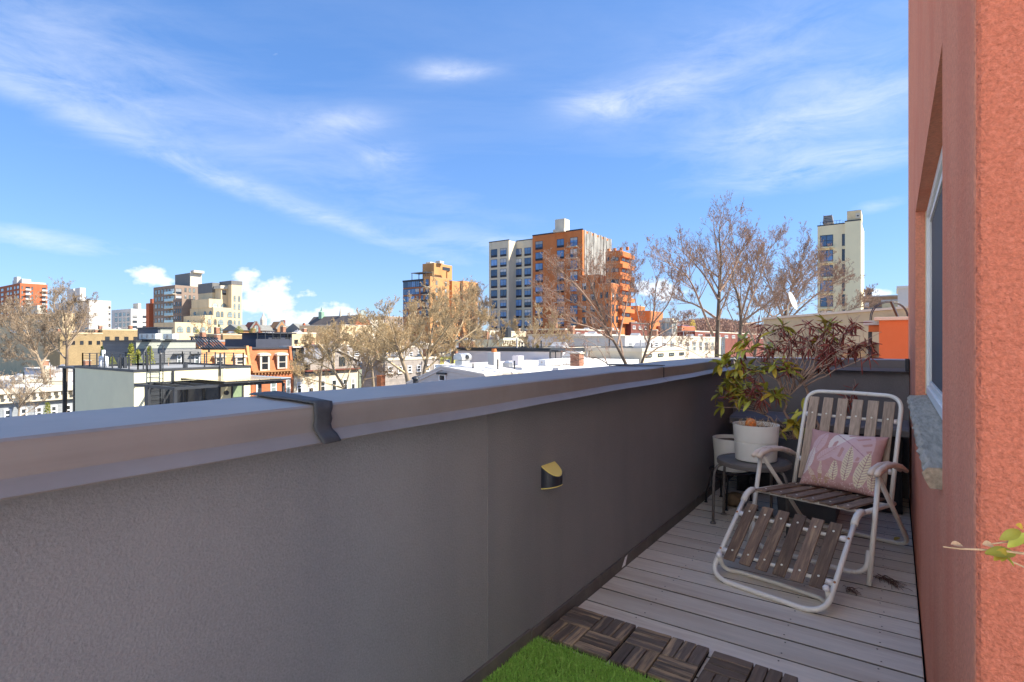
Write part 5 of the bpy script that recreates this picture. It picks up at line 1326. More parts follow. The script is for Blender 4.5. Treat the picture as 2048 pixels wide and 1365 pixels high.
for (a,b) in ((353,362),(388,398)):
    win(H2,'+X',X2+.062,YatX(a,X2),YatX(b,X2),zat(728,X2,YatX(a,X2)),zat(711,X2,YatX(a,X2)),ST('hw', m_whframe, m_glassg, 1, 1, .08)); MB().box(X2+.06,X2+.5,YatX(a-8,X2),YatX(b+3,X2),zat(709,X2,YatX(a,X2)),zat(707.5,X2,YatX(a,X2))).build('awning', m_anth, H2)
Xb,Yb = XY(316,55)
vol(H2, XatY(275,Yb), Xb, Yb, YatX(343,Xb), zt2+.142, zat(657,Xb,Yb), m_slb, None, name='bulkhead')
MB().box(Xb+.002,Xb+.04,Yb+.2,YatX(343,Xb),zt2+.142,zat(657,Xb,Yb)).build('siding_band', m_sgr, H2)
MB().box(XatY(275,Yb)-.1,Xb+.15,Yb-.1,YatX(343,Xb)+.1,zat(657,Xb,Yb)+.001,zat(657,Xb,Yb)+.14).build('bulkhead_roof', m_anth, H2)
m_ac = M('pale_ac_casing', (.62,.61,.57), rough=.5, var=.05)
def acunit(px0, px1, Z, fans, lab):
    xa,ya2 = XY(px0,Z); xb2 = XatY(px1,ya2); zz0 = zt2+.15; hh = 12.5/FPX*Z
    t = thing('air_conditioner', lab, 'air conditioner', (xa,ya2,zz0), 'air conditioners on the slate blue house')
    MB().box(xa,xb2,ya2,ya2+.5,zz0+.08,zz0+hh).build('casing', m_ac, t, bevel=.02)
    MB().box(xa+.1,xb2-.1,ya2+.1,ya2+.4,zz0,zz0+.079).build('base', m_anth, t)
    for i in range(fans):
        cx = xa+(xb2-xa)*(i+.5)/fans if fans > 1 else xa+(xb2-xa)*.45
        rr = min((xb2-xa)/fans*.42, hh*.36)
        f_ = MB().lathe([(rr,0),(rr,.012)], (0,0,0), 18).build('fan_grille', M('ac_grille',(.42,.42,.41),rough=.6), t); f_.matrix_basis = Matrix.Translation((cx,ya2-.001,zz0+.06+hh*.5)) @ Matrix.Rotation(R(90),4,'X')
        g_ = MB()
        for a in range(6): g_.bar((0,0,.013),(rr*.92*math.cos(a*1.047),rr*.92*math.sin(a*1.047),.013),.02,.01)
        g2 = g_.build('fan_blade', M('ac_fan',(.22,.22,.22),rough=.6)); g2.parent = f_
acunit(278,311,51.5,3,'long three fan air conditioner left of the bulkhead corner')
acunit(326,345,52.5,1,'single fan air conditioner right of the bulkhead corner')
# slanted black slat frame
SF = thing('slat_frame', 'black slanted slat frame beside the slate blue house', 'frame', at(385,700,56))
for i in range(9):
    a, b = at(383+6*i,674.5+.4*i,60-.3*i), at(404+6.0*i,697,56-.3*i); MB().bar(a,b,.11).build('slat', m_anth, SF)
MB().bar(at(380,674,60.2),at(435,677,57.6),.14).build('top_beam', m_anth, SF); MB().bar(at(400,698,56),at(455,699,53.5),.14).build('bottom_beam', m_anth, SF)
for (px_,z_) in ((383,59.9),(418,58)): MB().bar(at(px_,675,z_),at(px_,705,z_),.14).build('post', m_anth, SF)
# ---------------- two brick mansard houses
m_mansA = M('tan_mansard_brick', (.40,.235,.115), rough=.9, var=.15, scale=.9, kind='brick')
m_mansB = M('red_mansard_brick', (.33,.125,.062), rough=.9, var=.15, scale=.9, kind='brick')
m_wood = M('white_painted_wood', (.44,.42,.38), rough=.6, var=.05)
def mansard(nm, lab, a, b, yt_, ym_, Z, mat, dorm, low, trim):
    X_,Y_ = XY(a,Z); y1_ = YatX(b,X_); t = thing(nm, lab, 'house', (X_,Y_,GZ), 'brick mansard row houses')
    zr, zm = zat(yt_,X_,Y_), zat(ym_,X_,Y_); s_ = .55
    MB().box(X_-10,X_,Y_,y1_,GZ,zm).build('wall', mat, t)
    MB().prism([(X_+.0,zm+.002),(X_-s_,zr),(X_-10,zr),(X_-10,zm+.002)], lambda p,d:(p[0],d,p[1]), Y_+.02, y1_-.02).build('mansard_roof', mat, t, fixn=True)
    MB().box(X_-10.1,X_-s_+.18,Y_,y1_,zr+.001,zr+.16).build('roof', m_roofk, t)
    cn = MB().box(X_+.002,X_+.35,Y_+.02,y1_-.02,zm-.18,zm+.02)
    i = Y_+.3
    while i < y1_-.3: cn.box(X_+.002,X_+.28,i,i+.14,zm-.45,zm-.181); i += .42
    cn.build('cornice', trim, t)
    for yy_ in (Y_+.14,y1_-.14): MB().prism([(X_+.12,zm+.022),(X_-s_+.15,zr+.3),(X_-s_-.4,zr+.3),(X_-.5,zm+.022)], lambda p,d:(p[0],d,p[1]), yy_-.15, yy_+.15).build('party_pier', mat, t, fixn=True)
    for (da_,db_,yt2,yb2) in dorm:
        A, B_ = YatX(da_,X_), YatX(db_,X_); z0_,z1_ = zat(yb2,X_,A), zat(yt2,X_,A); wz = z1_-.42
        d = MB().box(X_-.6,X_+.12,A+.1,B_-.1,z0_,wz)
        d.box(X_+.121,X_+.17,A,A+.22,z0_,wz).box(X_+.121,X_+.17,B_-.22,B_,z0_,wz)
        do = d.build('dormer', m_wood, t)
        n_ = 8; arcp = [(A-.12,wz),(B_+.12,wz)] + [((A+B_)/2+ (B_-A+.24)/2*math.cos(math.pi*k/n_), wz+.10+.26*math.sin(math.pi*k/n_)) for k in range(n_+1)]
        p_ = MB().prism(arcp, lambda p,dd:(dd,p[0],p[1]), X_-.5, X_+.28).build('dormer_hood', m_wood, do, fixn=True)
        MB().box(X_+.122,X_+.14,A+.24,B_-.24,z0_+.15,wz-.1).build('dormer_pane', m_glassd, do); MB().box(X_+.141,X_+.155,A+.24,B_-.24,(z0_+wz)/2-.04,(z0_+wz)/2+.04).build('dormer_rail', m_wood, do)
    for (a_,b_,yt2,yb2) in low: A,B_ = YatX(a_,X_),YatX(b_,X_); win(t,'+X',X_+.003,A,B_,zat(yb2,X_,A),zat(yt2,X_,A),ST('sash', m_whframe, m_glassg, 1, 1, .12, 0, True))
    return t
mansard('mansard_house','tan brick mansard house with two arched white dormers behind the railing',402,501,698,733,Zx(402,RA),m_mansA,[(428,448,708,731),(469.5,490,708,731)],[],m_mansA)
mansard('mansard_house','red brick mansard house with two white pedimented dormers',502.5,586,699,743,Zx(502.5,RA),m_mansB,[(519,538,705,742),(553.5,573,704.5,738)],[(512,520,764,792),(540.5,553,763,788),(572,580,760,788)],m_brk)
# navy roof addition
m_navy = M('navy_cladding', (.035,.042,.065), rough=.7, var=.12, scale=1)
Xn,Yn = XY(512,74); H5 = thing('navy_penthouse', 'navy blue roof addition with flat roof above the red mansard house', 'house', (Xn,Yn,GZ))
vol(H5, Xn-8, Xn, Yn, YatX(578,Xn), GZ, zat(679,Xn,Yn), m_navy, m_roofk)
Xn2,Yn2 = XY(537,78); vol(H5, Xn2-7, Xn2, Yn2, YatX(584,Xn2), GZ, zat(668,Xn2,Yn2), m_navy, None)
MB().box(Xn2-7.4,Xn2+.5,Yn2-.4,YatX(584,Xn2)+.4,zat(668,Xn2,Yn2)+.001,zat(665.5,Xn2,Yn2)).build('roof', m_roofk, H5)
for (a,b) in ((544,551),(553,560),(571,580)): win(H5,'+X',Xn2,YatX(a,Xn2),YatX(b,Xn2),zat(680,Xn2,Yn2),zat(670,Xn2,Yn2),S_dark)
railing(H5, [(Xn-.2,Yn+.3),(Xn-.2,YatX(577,Xn))], zat(679,Xn,Yn)+.05, 1.0, 4, 1.2)
acu = at(524,696,68)
m_gal0 = M('grey_vent_metal', (.27,.28,.30), rough=.5, var=.2, scale=2); m_chim = M('sooty_brick', (.24,.13,.09), rough=.95, var=.3, scale=2, kind='brick')
# ---------------- generic flat row houses : +X fronts
def rowhouse(nm, lab, a, b, yt_, Z, mat, roof, cop, rows=(), nwin=0, st=None, dep=10, extras=None, cat='house', group=None):
    X_,Y_ = XY(a,Z); y1_ = YatX(b,X_); t = thing(nm, lab, cat, (X_,Y_,GZ), group); z1_ = zat(yt_,X_,Y_)
    vol(t, X_-dep, X_, Y_, y1_, GZ, z1_, mat, roof, cop, ch=.3)
    q_ = random.Random(int(a)*7+int(Z)); ny = y1_-Y_
    for k_ in range(q_.randint(2,4)):
        xx_ = X_-min(dep-.4,q_.uniform(.8,5)); yy_ = Y_+ny*q_.uniform(.06,.94); hh_ = q_.uniform(.5,1.3)
        MB().tube([(xx_,yy_,z1_),(xx_,yy_,z1_+hh_)], .07, 6).build('vent_pipe', m_anth if k_%2 else m_gal0, t)
    for k_ in range(2 if Z > 50 else 0):
        yy_ = Y_+.5+(ny-1.0)*k_; xx_ = X_-min(dep-.8,q_.uniform(1.2,4)); hh_ = q_.uniform(.9,1.5)
        s_ = MB().box(xx_-.45,xx_+.45,yy_-.3,yy_+.3,z1_,z1_+hh_).build('chimney', m_chim, t); MB().box(xx_-.5,xx_+.5,yy_-.35,yy_+.35,z1_+hh_+.001,z1_+hh_+.1).build('chimney_cap', m_copl, s_)
    xx_, yy_ = X_-min(dep-1.0,3.2), Y_+ny*q_.uniform(.3,.7)
    MB().prism([(-.6,0),(.6,0),(.6,.35),(0,.75),(-.6,.35)], lambda p,d_: (xx_+d_,yy_+p[0],z1_+.05+p[1]), -.7, .7).build('roof_hatch', m_gal0, t, fixn=True)
    for (ra,rb) in rows:
        for i in range(nwin):
            w_ = (y1_-Y_)/nwin; c_ = Y_+w_*(i+.5); win(t,'+X',X_+.003,c_-w_*.22,c_+w_*.22,zat(rb,X_,Y_),zat(ra,X_,Y_),st or S_white)
    return t, X_, Y_, y1_, z1_
m_ylw = M('ochre_brick', (.24,.185,.105), rough=.9, var=.12, scale=.6, kind='brick')
m_lav = M('lavender_white_stucco', (.50,.49,.54), rough=.9, var=.08, scale=.8)
m_ofw = M('off_white_stucco', (.44,.415,.35), rough=.9, streak=(.30,.28,.23,(.5,.5,.1)), var=.1, scale=.8)
m_pgrn = M('pale_green_wood', (.50,.52,.43), rough=.85, var=.08, scale=.8)
m_yel = M('yellow_stucco', (.46,.37,.15), rough=.9, var=.08, scale=.8)
m_lime = M('lime_wall', (.36,.36,.10), rough=.9, var=.2, scale=1.2)
m_gsl = M('grey_slate_shingle', (.24,.225,.22), rough=.85, var=.18, scale=2, kind='siding')
m_ggn = M('grey_green_siding', (.17,.20,.17), rough=.85, var=.1, scale=1, kind='siding')
rowhouse('ochre_row_house','ochre brick block behind the bare tree at the left',120,205,668,112,m_ylw,m_roofg,m_sand,[(682,690)],5,S_dark)
rowhouse('ochre_row_house','ochre brick block with pale stepped parapet left of the bulkhead',205,280,661,118,m_ylw,m_roofg,m_sand,[(674,682)],4,S_dark)
rowhouse('ochre_row_house','ochre block with planted roof below the arched building',446,531,671,96,m_ylw,m_roofg,m_sand,[(686,696)],4,S_dark)
rowhouse('brick_row_house','low red brick house front beside the slat frame',408,462,684,84,m_mansB,m_roofw,m_roofg,[(690,696)],3,S_dark)
rowhouse('cream_row_house','cream parapet house left of the church behind the navy roof',584,632,668,108,m_sand,m_roofg,m_copl,[(680,688)],3,S_dark)
evergreen(438,650,678,14,120,'dark upright conifer on a roof below the arched building',m_everd,seed=8,n=600)
evergreen(478,653,672,30,100,'yellow green hedge shrub on the planted ochre roof',None,seed=9,n=700)
evergreen(507,656,671,30,100,'straw coloured roof planting at the right end of the ochre roof',None,seed=10,n=700)
evergreen(395,660,678,24,118,'round yellow shrub on the roof behind the slat frame',None,seed=11,n=500)
# white cornice house at lower left
t, X_, Y_, y1_, z1_ = rowhouse('white_cornice_house','pale blue sided house with wide white cornice at lower left',-70,150,790,44,M('pale_blue_siding',(.22,.25,.29),rough=.85,var=.08,kind='siding'),m_roofw,None,[(826,850)],7,ST('tallw', m_whframe, m_glassd, 1, 1, .12))
MB().box(X_+.002,X_+.7,Y_-.2,y1_+.2,z1_-.1,z1_+.35).build('cornice', m_wood, t); MB().box(X_+.002,X_+.35,Y_-.1,y1_+.1,z1_-.9,z1_-.101).build('frieze', m_ofw, t)
for i in range(14): yy_ = Y_+(y1_-Y_)*(i+.5)/14; MB().box(X_+.351,X_+.6,yy_-.1,yy_+.1,z1_-.5,z1_-.102).build('bracket', m_wood, t)
t, X_, Y_, y1_, z1_ = rowhouse('grey_roof_house','pale flat roof with a chimney stub behind the white cornice house',-60,125,771,52,m_ofw,m_roofw,m_wood,(),0)
MB().box(X_-2,X_-1,YatX(97,X_),YatX(105,X_),z1_,z1_+1.6).build('chimney', m_ofw, t)
rowhouse('lavender_row_house','lavender roofed house behind the bare trees at lower left',100,200,745,66,m_lav,m_roofw,m_roofg,[(752,762)],5,S_white)
# ---------------- cream house with slate gable
X6,Y6 = XY(588,Zx(588,RA)); H6 = thing('gable_house', 'cream house with grey slate gable among the bare trees', 'house', (X6,Y6,GZ))
y16 = YatX(716,X6); ze6 = zat(743,X6,Y6)
MB().box(X6-9,X6,Y6,y16,GZ,ze6).build('wall', m_ofw, H6)
yg0, yg1 = YatX(622,X6), y16; ygm = YatX(676,X6); zA6 = zat(700,X6,ygm)
MB().prism([(yg0,ze6+.05),(yg1,ze6+.05),(yg1,zat(722,X6,yg1)),(ygm,zA6),(yg0,zat(727,X6,yg0))], lambda p,d:(d,p[0],p[1]), X6-8, X6-.15).build('slate_gable', m_gsl, H6, fixn=True)
MB().bar((X6-4,ygm-.2,zA6+.10),(X6-4,yg1+.5,zat(722,X6,yg1)-.05),8.2,.16,up=(0,0,1)).build('roof', m_roofw, H6); MB().bar((X6-4,ygm,zA6+.08),(X6-4,yg0-.6,zat(728.5,X6,yg0)),8.2,.16).build('roof', m_roofg, H6)
MB().box(X6+.002,X6+.45,Y6,y16+.1,ze6-.12,ze6+.04).build('cornice', m_brk2, H6); MB().box(X6+.002,X6+.3,Y6,yg0+4,ze6-.5,ze6-.121).build('frieze', m_anth, H6)
win(H6,'+X',X6-.148,ygm+.3,ygm+1.3,zat(733,X6,ygm),zat(714,X6,ygm),S_dark)
wgrid(H6,'+X',X6+.003,[(594,603.5),(616.5,627),(640,650),(663,673),(685,695),(702,710)], [(765,788)], 600, S_white)
MB().box(X6-3,X6-.6,YatX(589,X6),YatX(614,X6),ze6+.05,zat(696,X6,Y6)).build('glass_dormer', m_roofg, H6)
for (a,b) in ((590,596),(597,603),(604,612)): win(H6,'+X',X6-.59,YatX(a,X6),YatX(b,X6),zat(722,X6,Y6),zat(697,X6,Y6),S_pale)
MB().box(X6-3.2,X6-.2,YatX(588,X6),YatX(617,X6),zat(696,X6,Y6)+.01,zat(693,X6,Y6)).build('dormer_roof', m_roofw, H6)
rowhouse('green_row_house','grey green sided house right of the cream gable house',718,768,738,Zx(718,RA),m_ggn,m_roofg,m_anth,[(752,768)],3,S_dark)
Xk,Yk = XY(762,46); ck = thing('brick_chimney', 'orange brick chimney stack standing above the parapet among the trees', 'chimney', (Xk,Yk,-4))
kz = zat(753,Xk,Yk)
for i in range(16):
    z_ = kz-.075*(i+1)
    for k in range(2):
        o_ = .0 if i%2 else .06
        MB().box(Xk-.26+.26*k+.004,Xk-.26+.26*(k+1)-.004,Yk-.24,Yk+.24,z_+.006,z_+.075).build('brick', m_mansB, ck)
MB().box(Xk-.25,Xk+.25,Yk-.23,Yk+.23,-4,kz-.01).build('stack', m_copl, ck); MB().box(Xk-.3,Xk+.3,Yk-.28,Yk+.28,kz+.001,kz+.09).build('cap', m_mansB, ck)
# ---------------- grey slate roofs behind the middle trees
FILL = [('slate_row_house','slate roofed row house behind the middle trees, left one',640,742,693,Zx(640,RB),m_gsl,m_roofw,m_copl,(704,714),5),
        ('slate_row_house','slate roofed row house behind the middle trees, centre one',742,830,696,Zx(742,RB),m_gsl,m_roofg,m_copl,(707,717),5),
        ('slate_row_house','slate roofed row house behind the middle trees, right one',830,905,690,Zx(830,RB),m_gsl,m_roofw,m_copl,(702,712),4),
        ('grey_row_house','grey row house low between the middle trees',770,880,722,Zx(770,RC_),m_gsl,m_roofg,m_copl,(734,748),6),
        ('lime_wall_house','lime yellow wall glimpsed between the bare trees',880,932,714,Zx(880,RC_),m_lime,m_roofg,m_copl,(720,728),2),
        ('yellow_house','yellow stucco house behind the metal chimney hood',936,972,704,Zx(936,RC_),m_yel,m_roofg,m_copl,(713,722),3),
        ('grey_row_house','pale grey row house with white parapet above the yellow house',905,1000,684,Zx(905,-62),m_conc,m_roofw,m_copl,(691,699),6),
        ('tan_row_house','tan row house roof below the beige slab block',968,1062,664,Zx(968,-70),m_bone,m_roofw,m_copl,(672,678),6)]
for (nm,lb,a,b,yt_,Z_,mt,rf,cp_,rw,nw) in FILL: rowhouse(nm,lb,a,b,yt_,Z_,mt,rf,cp_,[rw],nw,S_white,4)
t, X_, Y_, y1_, z1_ = rowhouse('pale_green_house','pale green house with bracketed cornice and three narrow windows',1001,1033,680,Zx(1001,RC_),m_pgrn,m_roofw,None,[(694,710)],3,S_dark)
MB().box(X_+.002,X_+.6,Y_-.1,y1_+.1,z1_-.1,z1_+.3).build('cornice', m_pgrn, t); MB().box(X_+.002,X_+.3,Y_,y1_,z1_-.9,z1_-.101).build('frieze', m_pgrn, t)
for i in range(7): yy_ = Y_+(y1_-Y_)*(i+.5)/7; MB().box(X_+.301,X_+.5,yy_-.1,yy_+.1,z1_-.5,z1_-.102).build('bracket', m_wood, t)
bx = MB().lathe([(.9,0),(.9,1.9),(.5,2.2)], (*XY(1011,84),zat(681,*XY(1011,84))), 12).build('roof_tank', m_anth); tag(bx, 'dark round tank on the roof of the pale green house', 'tank')
m_cmans = M('cream_mansard_slate', (.42,.37,.28), rough=.9, var=.15, scale=1)
for k,(a,b,nd,lb) in enumerate(((1036,1076,3,'first cream mansard house with arched dormers right of the pale green house'),(1077,1116,3,'second cream mansard house with arched dormers right of the pale green house'),(1117,1160,3,'third cream mansard house with arched dormers, farthest right of its row'))):
    w_ = (b-a)/nd; mansard('mansard_house', lb, a, b, 676, 703, Zx(a,RC_), m_cmans, [(a+w_*i+w_*.22,a+w_*i+w_*.78,679,697) for i in range(nd)], [(a+w_*i+w_*.3,a+w_*i+w_*.7,708,720) for i in range(nd)], m_copl)
# ---------------- near grey gable house with white roof
m_gsid = M('grey_clapboard', (.36,.36,.385), rough=.8, var=.06, scale=2, rnd=.05)
m_gal = M('galvanised_metal', (.40,.42,.45), rough=.35, var=.15, scale=3, spec=.6, metal=.5)
X7,Y7 = XY(968,24); H7 = thing('clapboard_house', 'grey clapboard gable house with white roof and metal chimney hood', 'house', (X7,Y7,GZ))
zr7 = zat(749.5,X7,Y7); xA = XatY(884,Y7); zA7 = zat(735,xA,Y7); xL7 = XatY(818,Y7); zL7 = zat(765,xL7,Y7); y17 = YatX(1043,X7)
gp = lambda x: (zL7+(zA7-zL7)*(x-xL7)/(xA-xL7)) if x < xA else (zA7+(zr7-zA7)*(x-xA)/(X7-xA))
MB().prism([(xL7,GZ),(X7,GZ),(X7,zr7-.02),(xA,zA7-.02),(xL7,zL7-.02)], lambda p,d:(p[0],d,p[1]), Y7+.03, y17).build('wall', m_gsid, H7, fixn=True)
zz_ = zL7-1.2; hb = .125
while zz_ < zA7:
    za_, zb_ = zz_, min(zz_+hb, zA7)
    # clip the board to the gable outline
    def xr_(z): 
        lo = xL7 if z <= zL7 else xL7+(z-zL7)/(zA7-zL7)*(xA-xL7); hi = X7 if z <= zr7 else X7+(z-zr7)/(zA7-zr7)*(xA-X7); return lo, hi
    l0,h0 = xr_(za_); l1,h1 = xr_(zb_-.01)
    MB().add([(l0,Y7-.012,za_),(h0,Y7-.012,za_),(h1,Y7+.012,zb_-.004),(l1,Y7+.012,zb_-.004),(l0,Y7+.029,za_),(h0,Y7+.029,za_),(h1,Y7+.029,zb_-.004),(l1,Y7+.029,zb_-.004)],[(0,1,2,3),(0,4,5,1),(1,5,6,2),(3,7,4,0),(2,6,7,3)]).build('clapboard', m_gsid, H7)
    zz_ += hb
for (a_,za_,b_,zb_) in ((xL7-.1,zL7-.06,xA,zA7),(xA,zA7,X7+.08,zr7-.03)):
    MB().prism([(a_,za_+.0),(b_,zb_+.0),(b_,zb_+.07),(a_,za_+.07)], lambda p,d:(p[0],d,p[1]), Y7-.08, y17+.05).build('roof', m_roofw, H7, fixn=True)
    MB().prism([(a_,za_-.13),(b_,zb_-.13),(b_,zb_-.002),(a_,za_-.002)], lambda p,d:(p[0],d,p[1]), Y7-.06, Y7-.015).build('verge_board', m_gsid, H7, fixn=True)
MB().box(X7+.001,X7+.10,Y7-.05,y17,zr7-.11,zr7-.035).build('gutter', m_copl, H7)
xw0,xw1 = XatY(879,Y7), XatY(892.5,Y7); zw0,zw1 = zat(763,X7,Y7)-.0, zat(749.5,xw0,Y7)
win(H7,'-Y',Y7-.014,xw0,xw1,zat(762,xw0,Y7),zw1,ST('gw', m_whframe, m_glassd, 1, 0, .04)); MB().box(xw0-.06,xw1+.06,Y7-.16,Y7-.015,zw1+.01,zw1+.09).build('window_hood', m_anth, H7)
hx,hy = XY(926,27.5); hz0 = gp(hx); hz1 = zat(721,hx,hy); hw_ = 11.5/FPX*27.5
hd = MB().box(hx-hw_,hx+hw_*.6,hy-.28,hy+.35,hz0,hz1).build('metal_chimney', m_gal, H7, bevel=.01)
MB().prism([(hx-hw_-.03,hz1+.02)]+[(hx-.2*hw_-(hw_*.8+.05)*math.cos(math.pi*k/10), hz1+.12+.24*math.sin(math.pi*k/10)) for k in range(11)]+[(hx+hw_*.6+.03,hz1+.02)], lambda p,d:(p[0],d,p[1]), hy-.34, hy+.42).build('chimney_hood', m_gal, H7, fixn=True)
MB().tube([(hx+hw_*.6,hy+.05,hz1+.16),(hx+hw_*.6+.10,hy+.05,hz1+.16)], .11, 12).build('flue_end', m_anth, H7)
wx,wy = XY(988,31); wz0 = zr7-.3; wz1 = zat(705,wx,wy); MB().box(wx-.22,wx+.22,wy-.3,wy+.3,wz0,wz1).build('white_chimney', m_wht, H7, bevel=.01); MB().lathe([(.16,0),(.13,.2)], (wx,wy,wz1+.001), 12).build('clay_pot', m_terra, H7)
for (px_,Z_,yt_,yb_) in ((946,25.5,727,742),(995.5,26,719,741),(1029,27.5,722,742)):
    xx_,yy_ = XY(px_,Z_); MB().tube([(xx_,yy_,zat(yb_,xx_,yy_)-.3),(xx_,yy_,zat(yt_,xx_,yy_))], .035, 8).build('vent_pipe', m_anth, H7)
xx_,yy_ = XY(831,25); MB().lathe([(.12,-.4),(.12,0),(.19,.02),(.16,.1),(.05,.14)], (xx_,yy_,zat(759,xx_,yy_)), 12).build('roof_vent', m_anth, H7)
xx_,yy_ = XY(1016,30); MB().lathe([(.3,-.2),(.3,.02),(.12,.14)], (xx_,yy_,zat(727,xx_,yy_)), 8).build('roof_vent', m_gal, H7)
xx_,yy_ = XY(1036,36); MB().box(xx_-.25,xx_+.25,yy_-.3,yy_+.3,zr7-.4,zat(712,xx_,yy_)).build('skylight', m_lav, H7)
# white flat roofs further right
t, X_, Y_, y1_, z1_ = rowhouse('white_roof_house','flat white painted roof with rough white parapet right of the grey gable',1044,1300,737,33,M('flaking_white_paint',(.66,.65,.62),rough=.9,var=.2,scale=3,col2=(.25,.16,.11),c2w=.7,c2s=5,c2lo=.60,c2hi=.66),m_roofw,None,(),0,None,7)
MB().box(X_-.5,X_+.05,YatX(1090,X_),YatX(1180,X_),z1_+.052,z1_+.45).build('parapet', MATS['flaking_white_paint'], t)
bxk,byk = XY(1154,36); cz = zat(708,bxk,byk)
MB().box(bxk-.33,bxk+.33,byk-.33,byk+.33,z1_,cz).build('brick_chimney', M('old_mixed_brick',(.27,.14,.10),rough=.95,var=.3,scale=3,kind='brick'), t); MB().box(bxk-.37,bxk+.37,byk-.37,byk+.37,cz+.001,cz+.08).build('chimney_cap', m_copl, t)
t, X_, Y_, y1_, z1_ = rowhouse('lavender_wall_house','lavender white wall behind a black post fence right of centre',1098,1282,704,46,m_lav,m_roofg,m_anth,(),0)
fn_ = thing('post_fence', 'black post and rail fence in front of the lavender wall', 'fence', (X_+.8,Y_,GZ))
for i in range(14): yy_ = YatX(1100+11.2*i,X_+.8); MB().box(X_+.77,X_+.83,yy_-.03,yy_+.03,zat(735,X_,Y_),zat(703,X_,Y_)).build('post', m_anth, fn_)
for yv_ in (704,): MB().bar((X_+.8,YatX(1100,X_+.8),zat(yv_,X_,Y_)),(X_+.8,YatX(1246,X_+.8),zat(yv_,X_,Y_)),.05).build('rail', m_anth, fn_)
MB().box(X_+.8-2.0,X_+1.1,YatX(1094,X_),YatX(1128,X_),zat(702.5,X_,Y_),zat(700.5,X_,Y_)).build('canopy_board', m_anth, fn_)
rowhouse('beige_wall_house','beige rear wall with small grey windows low behind the bare limbs',1284,1372,704,48,m_bone,m_roofw,m_copl,[(708,716)],4,S_pale)
rowhouse('white_terrace_house','white house front behind the twin bare trunks',1250,1335,676,Zx(1250,-30),m_wht,m_roofw,m_copl,[(686,696)],5,S_white)
rowhouse('white_terrace_house','cream white house front with pilasters right of the twin trunks',1336,1450,676,Zx(1336,-30),m_ofw,m_roofw,m_copl,[(684,706)],9,ST('pil', m_wood, m_glassg, 1, 1, .14))
rowhouse('lavender_row_house','lavender house with white cornice left of the twin bare trunks',1168,1249,672,Zx(1168,-38),m_lav,m_roofw,m_wood,[(682,692)],5,S_white)
rowhouse('brown_row_house','brown brick row behind the bare trunks below the terracotta wings',1130,1262,660,118,m_brk2,m_roofg,m_conc,[(664,669)],9,S_white)
rowhouse('brown_row_house','brown brick row with white cornice left of the corner turret',1262,1345,647,140,m_brk2,m_roofw,m_slate,[(652,658)],8,S_white)
tx_,ty_ = XY(1337,128); TU = thing('corner_turret', 'grey corner turret with tall bay windows on the brown row', 'turret', (tx_,ty_,GZ))
MB().lathe([(2.0,GZ),(2.0,zat(647,tx_,ty_)),(2.3,zat(645,tx_,ty_)),(2.3,zat(641,tx_,ty_)),(1.6,zat(640.5,tx_,ty_)),(1.6,zat(637,tx_,ty_))], (tx_,ty_,0), 8).build('bay', m_conc, TU)
for k in range(8):
    a = R(22.5+45*k); b_ = MB().box(-.45,.45,-.05,0,0,2.0).build('bay_window', m_glassg, TU); b_.matrix_basis = Matrix.Translation((tx_+1.87*math.cos(a),ty_+1.87*math.sin(a),zat(664,tx_,ty_))) @ Matrix.Rotation(a+R(90),4,'Z')
rowhouse('blue_tarp_house','low red house with bright blue tarpaulin roof in the distance',1364,1390,652,150,m_rbrick,M('blue_tarp',(.05,.16,.52),rough=.5,var=.2),None,(),0)
rowhouse('red_row_house','distant red brick row on the right behind the budding trees',1390,1560,664,140,m_brk2,m_roofg,m_copl,[(669,675)],14,S_white)
# ---------------- right edge : neighbours' roofs
m_olive = M('weathered_olive_stucco', (.33,.30,.21), rough=.95, var=.15, scale=1.2, bump=.2, bscale=12, col2=(.22,.20,.15), c2w=.5, c2s=1.5)
YB = 17.0; B12 = thing('olive_party_wall', 'weathered olive beige party wall behind the rhododendron shrub', 'wall', (XatY(1650,YB),YB,GZ))
xa,xb = XatY(1527,YB), XatY(1818,YB); za_,zb_ = zfor('-Y',YB,1527,640), zfor('-Y',YB,1818,617)
MB().prism([(xa,GZ),(xb,GZ),(xb,zb_),(xa,za_)], lambda p,d:(p[0],d,p[1]), YB, YB+9).build('wall', m_olive, B12, fixn=True)
MB().prism([(xa-.05,za_+.002),(xb+.05,zb_+.002),(xb+.05,zb_+.06),(xa-.05,za_+.06)], lambda p,d:(p[0],d,p[1]), YB-.05, YB+.35).build('coping', m_conc, B12, fixn=True)
# satellite dish
dc = at(1583,603,18); sd = thing('satellite_dish', 'white satellite dish on the roof above the olive wall', 'satellite dish', at(1580,642,18))
n_ = 24; vs = []; fs = []
ax = Vector((.95,-.15,.32)).normalized(); e1 = ax.cross(UP).normalized(); e2 = e1.cross(ax).normalized()
for j in range(6):
    rr = .31*j/5
    for i in range(n_): a = 6.2832*i/n_; vs.append(dc+e1*rr*math.cos(a)*.92+e2*rr*math.sin(a)+ax*(rr*rr*.55))
for j in range(5):
    for i in range(n_): fs.append((j*n_+i,j*n_+(i+1)%n_,(j+1)*n_+(i+1)%n_,(j+1)*n_+i))
o = MB().add(vs,fs).build('reflector', m_wht, sd, smooth=True); o.modifiers.new('s','SOLIDIFY').thickness = .015
MB().tube([dc-ax*.03, dc-ax*.12-UP*.1, at(1577,640,18)], .022, 8).build('mast', m_gal, sd, smooth=True)
MB().tube([at(1570,643,18),at(1577,628,18)], .015, 6).build('strut', m_gal, sd); MB().tube([dc-e2*.3, dc+ax*.36-e2*.12], .012, 6).build('feed_arm', m_gal, sd); MB().tube([dc+ax*.33-e2*.12, dc+ax*.42-e2*.10], .03, 8).build('feed_horn', m_gal, sd)
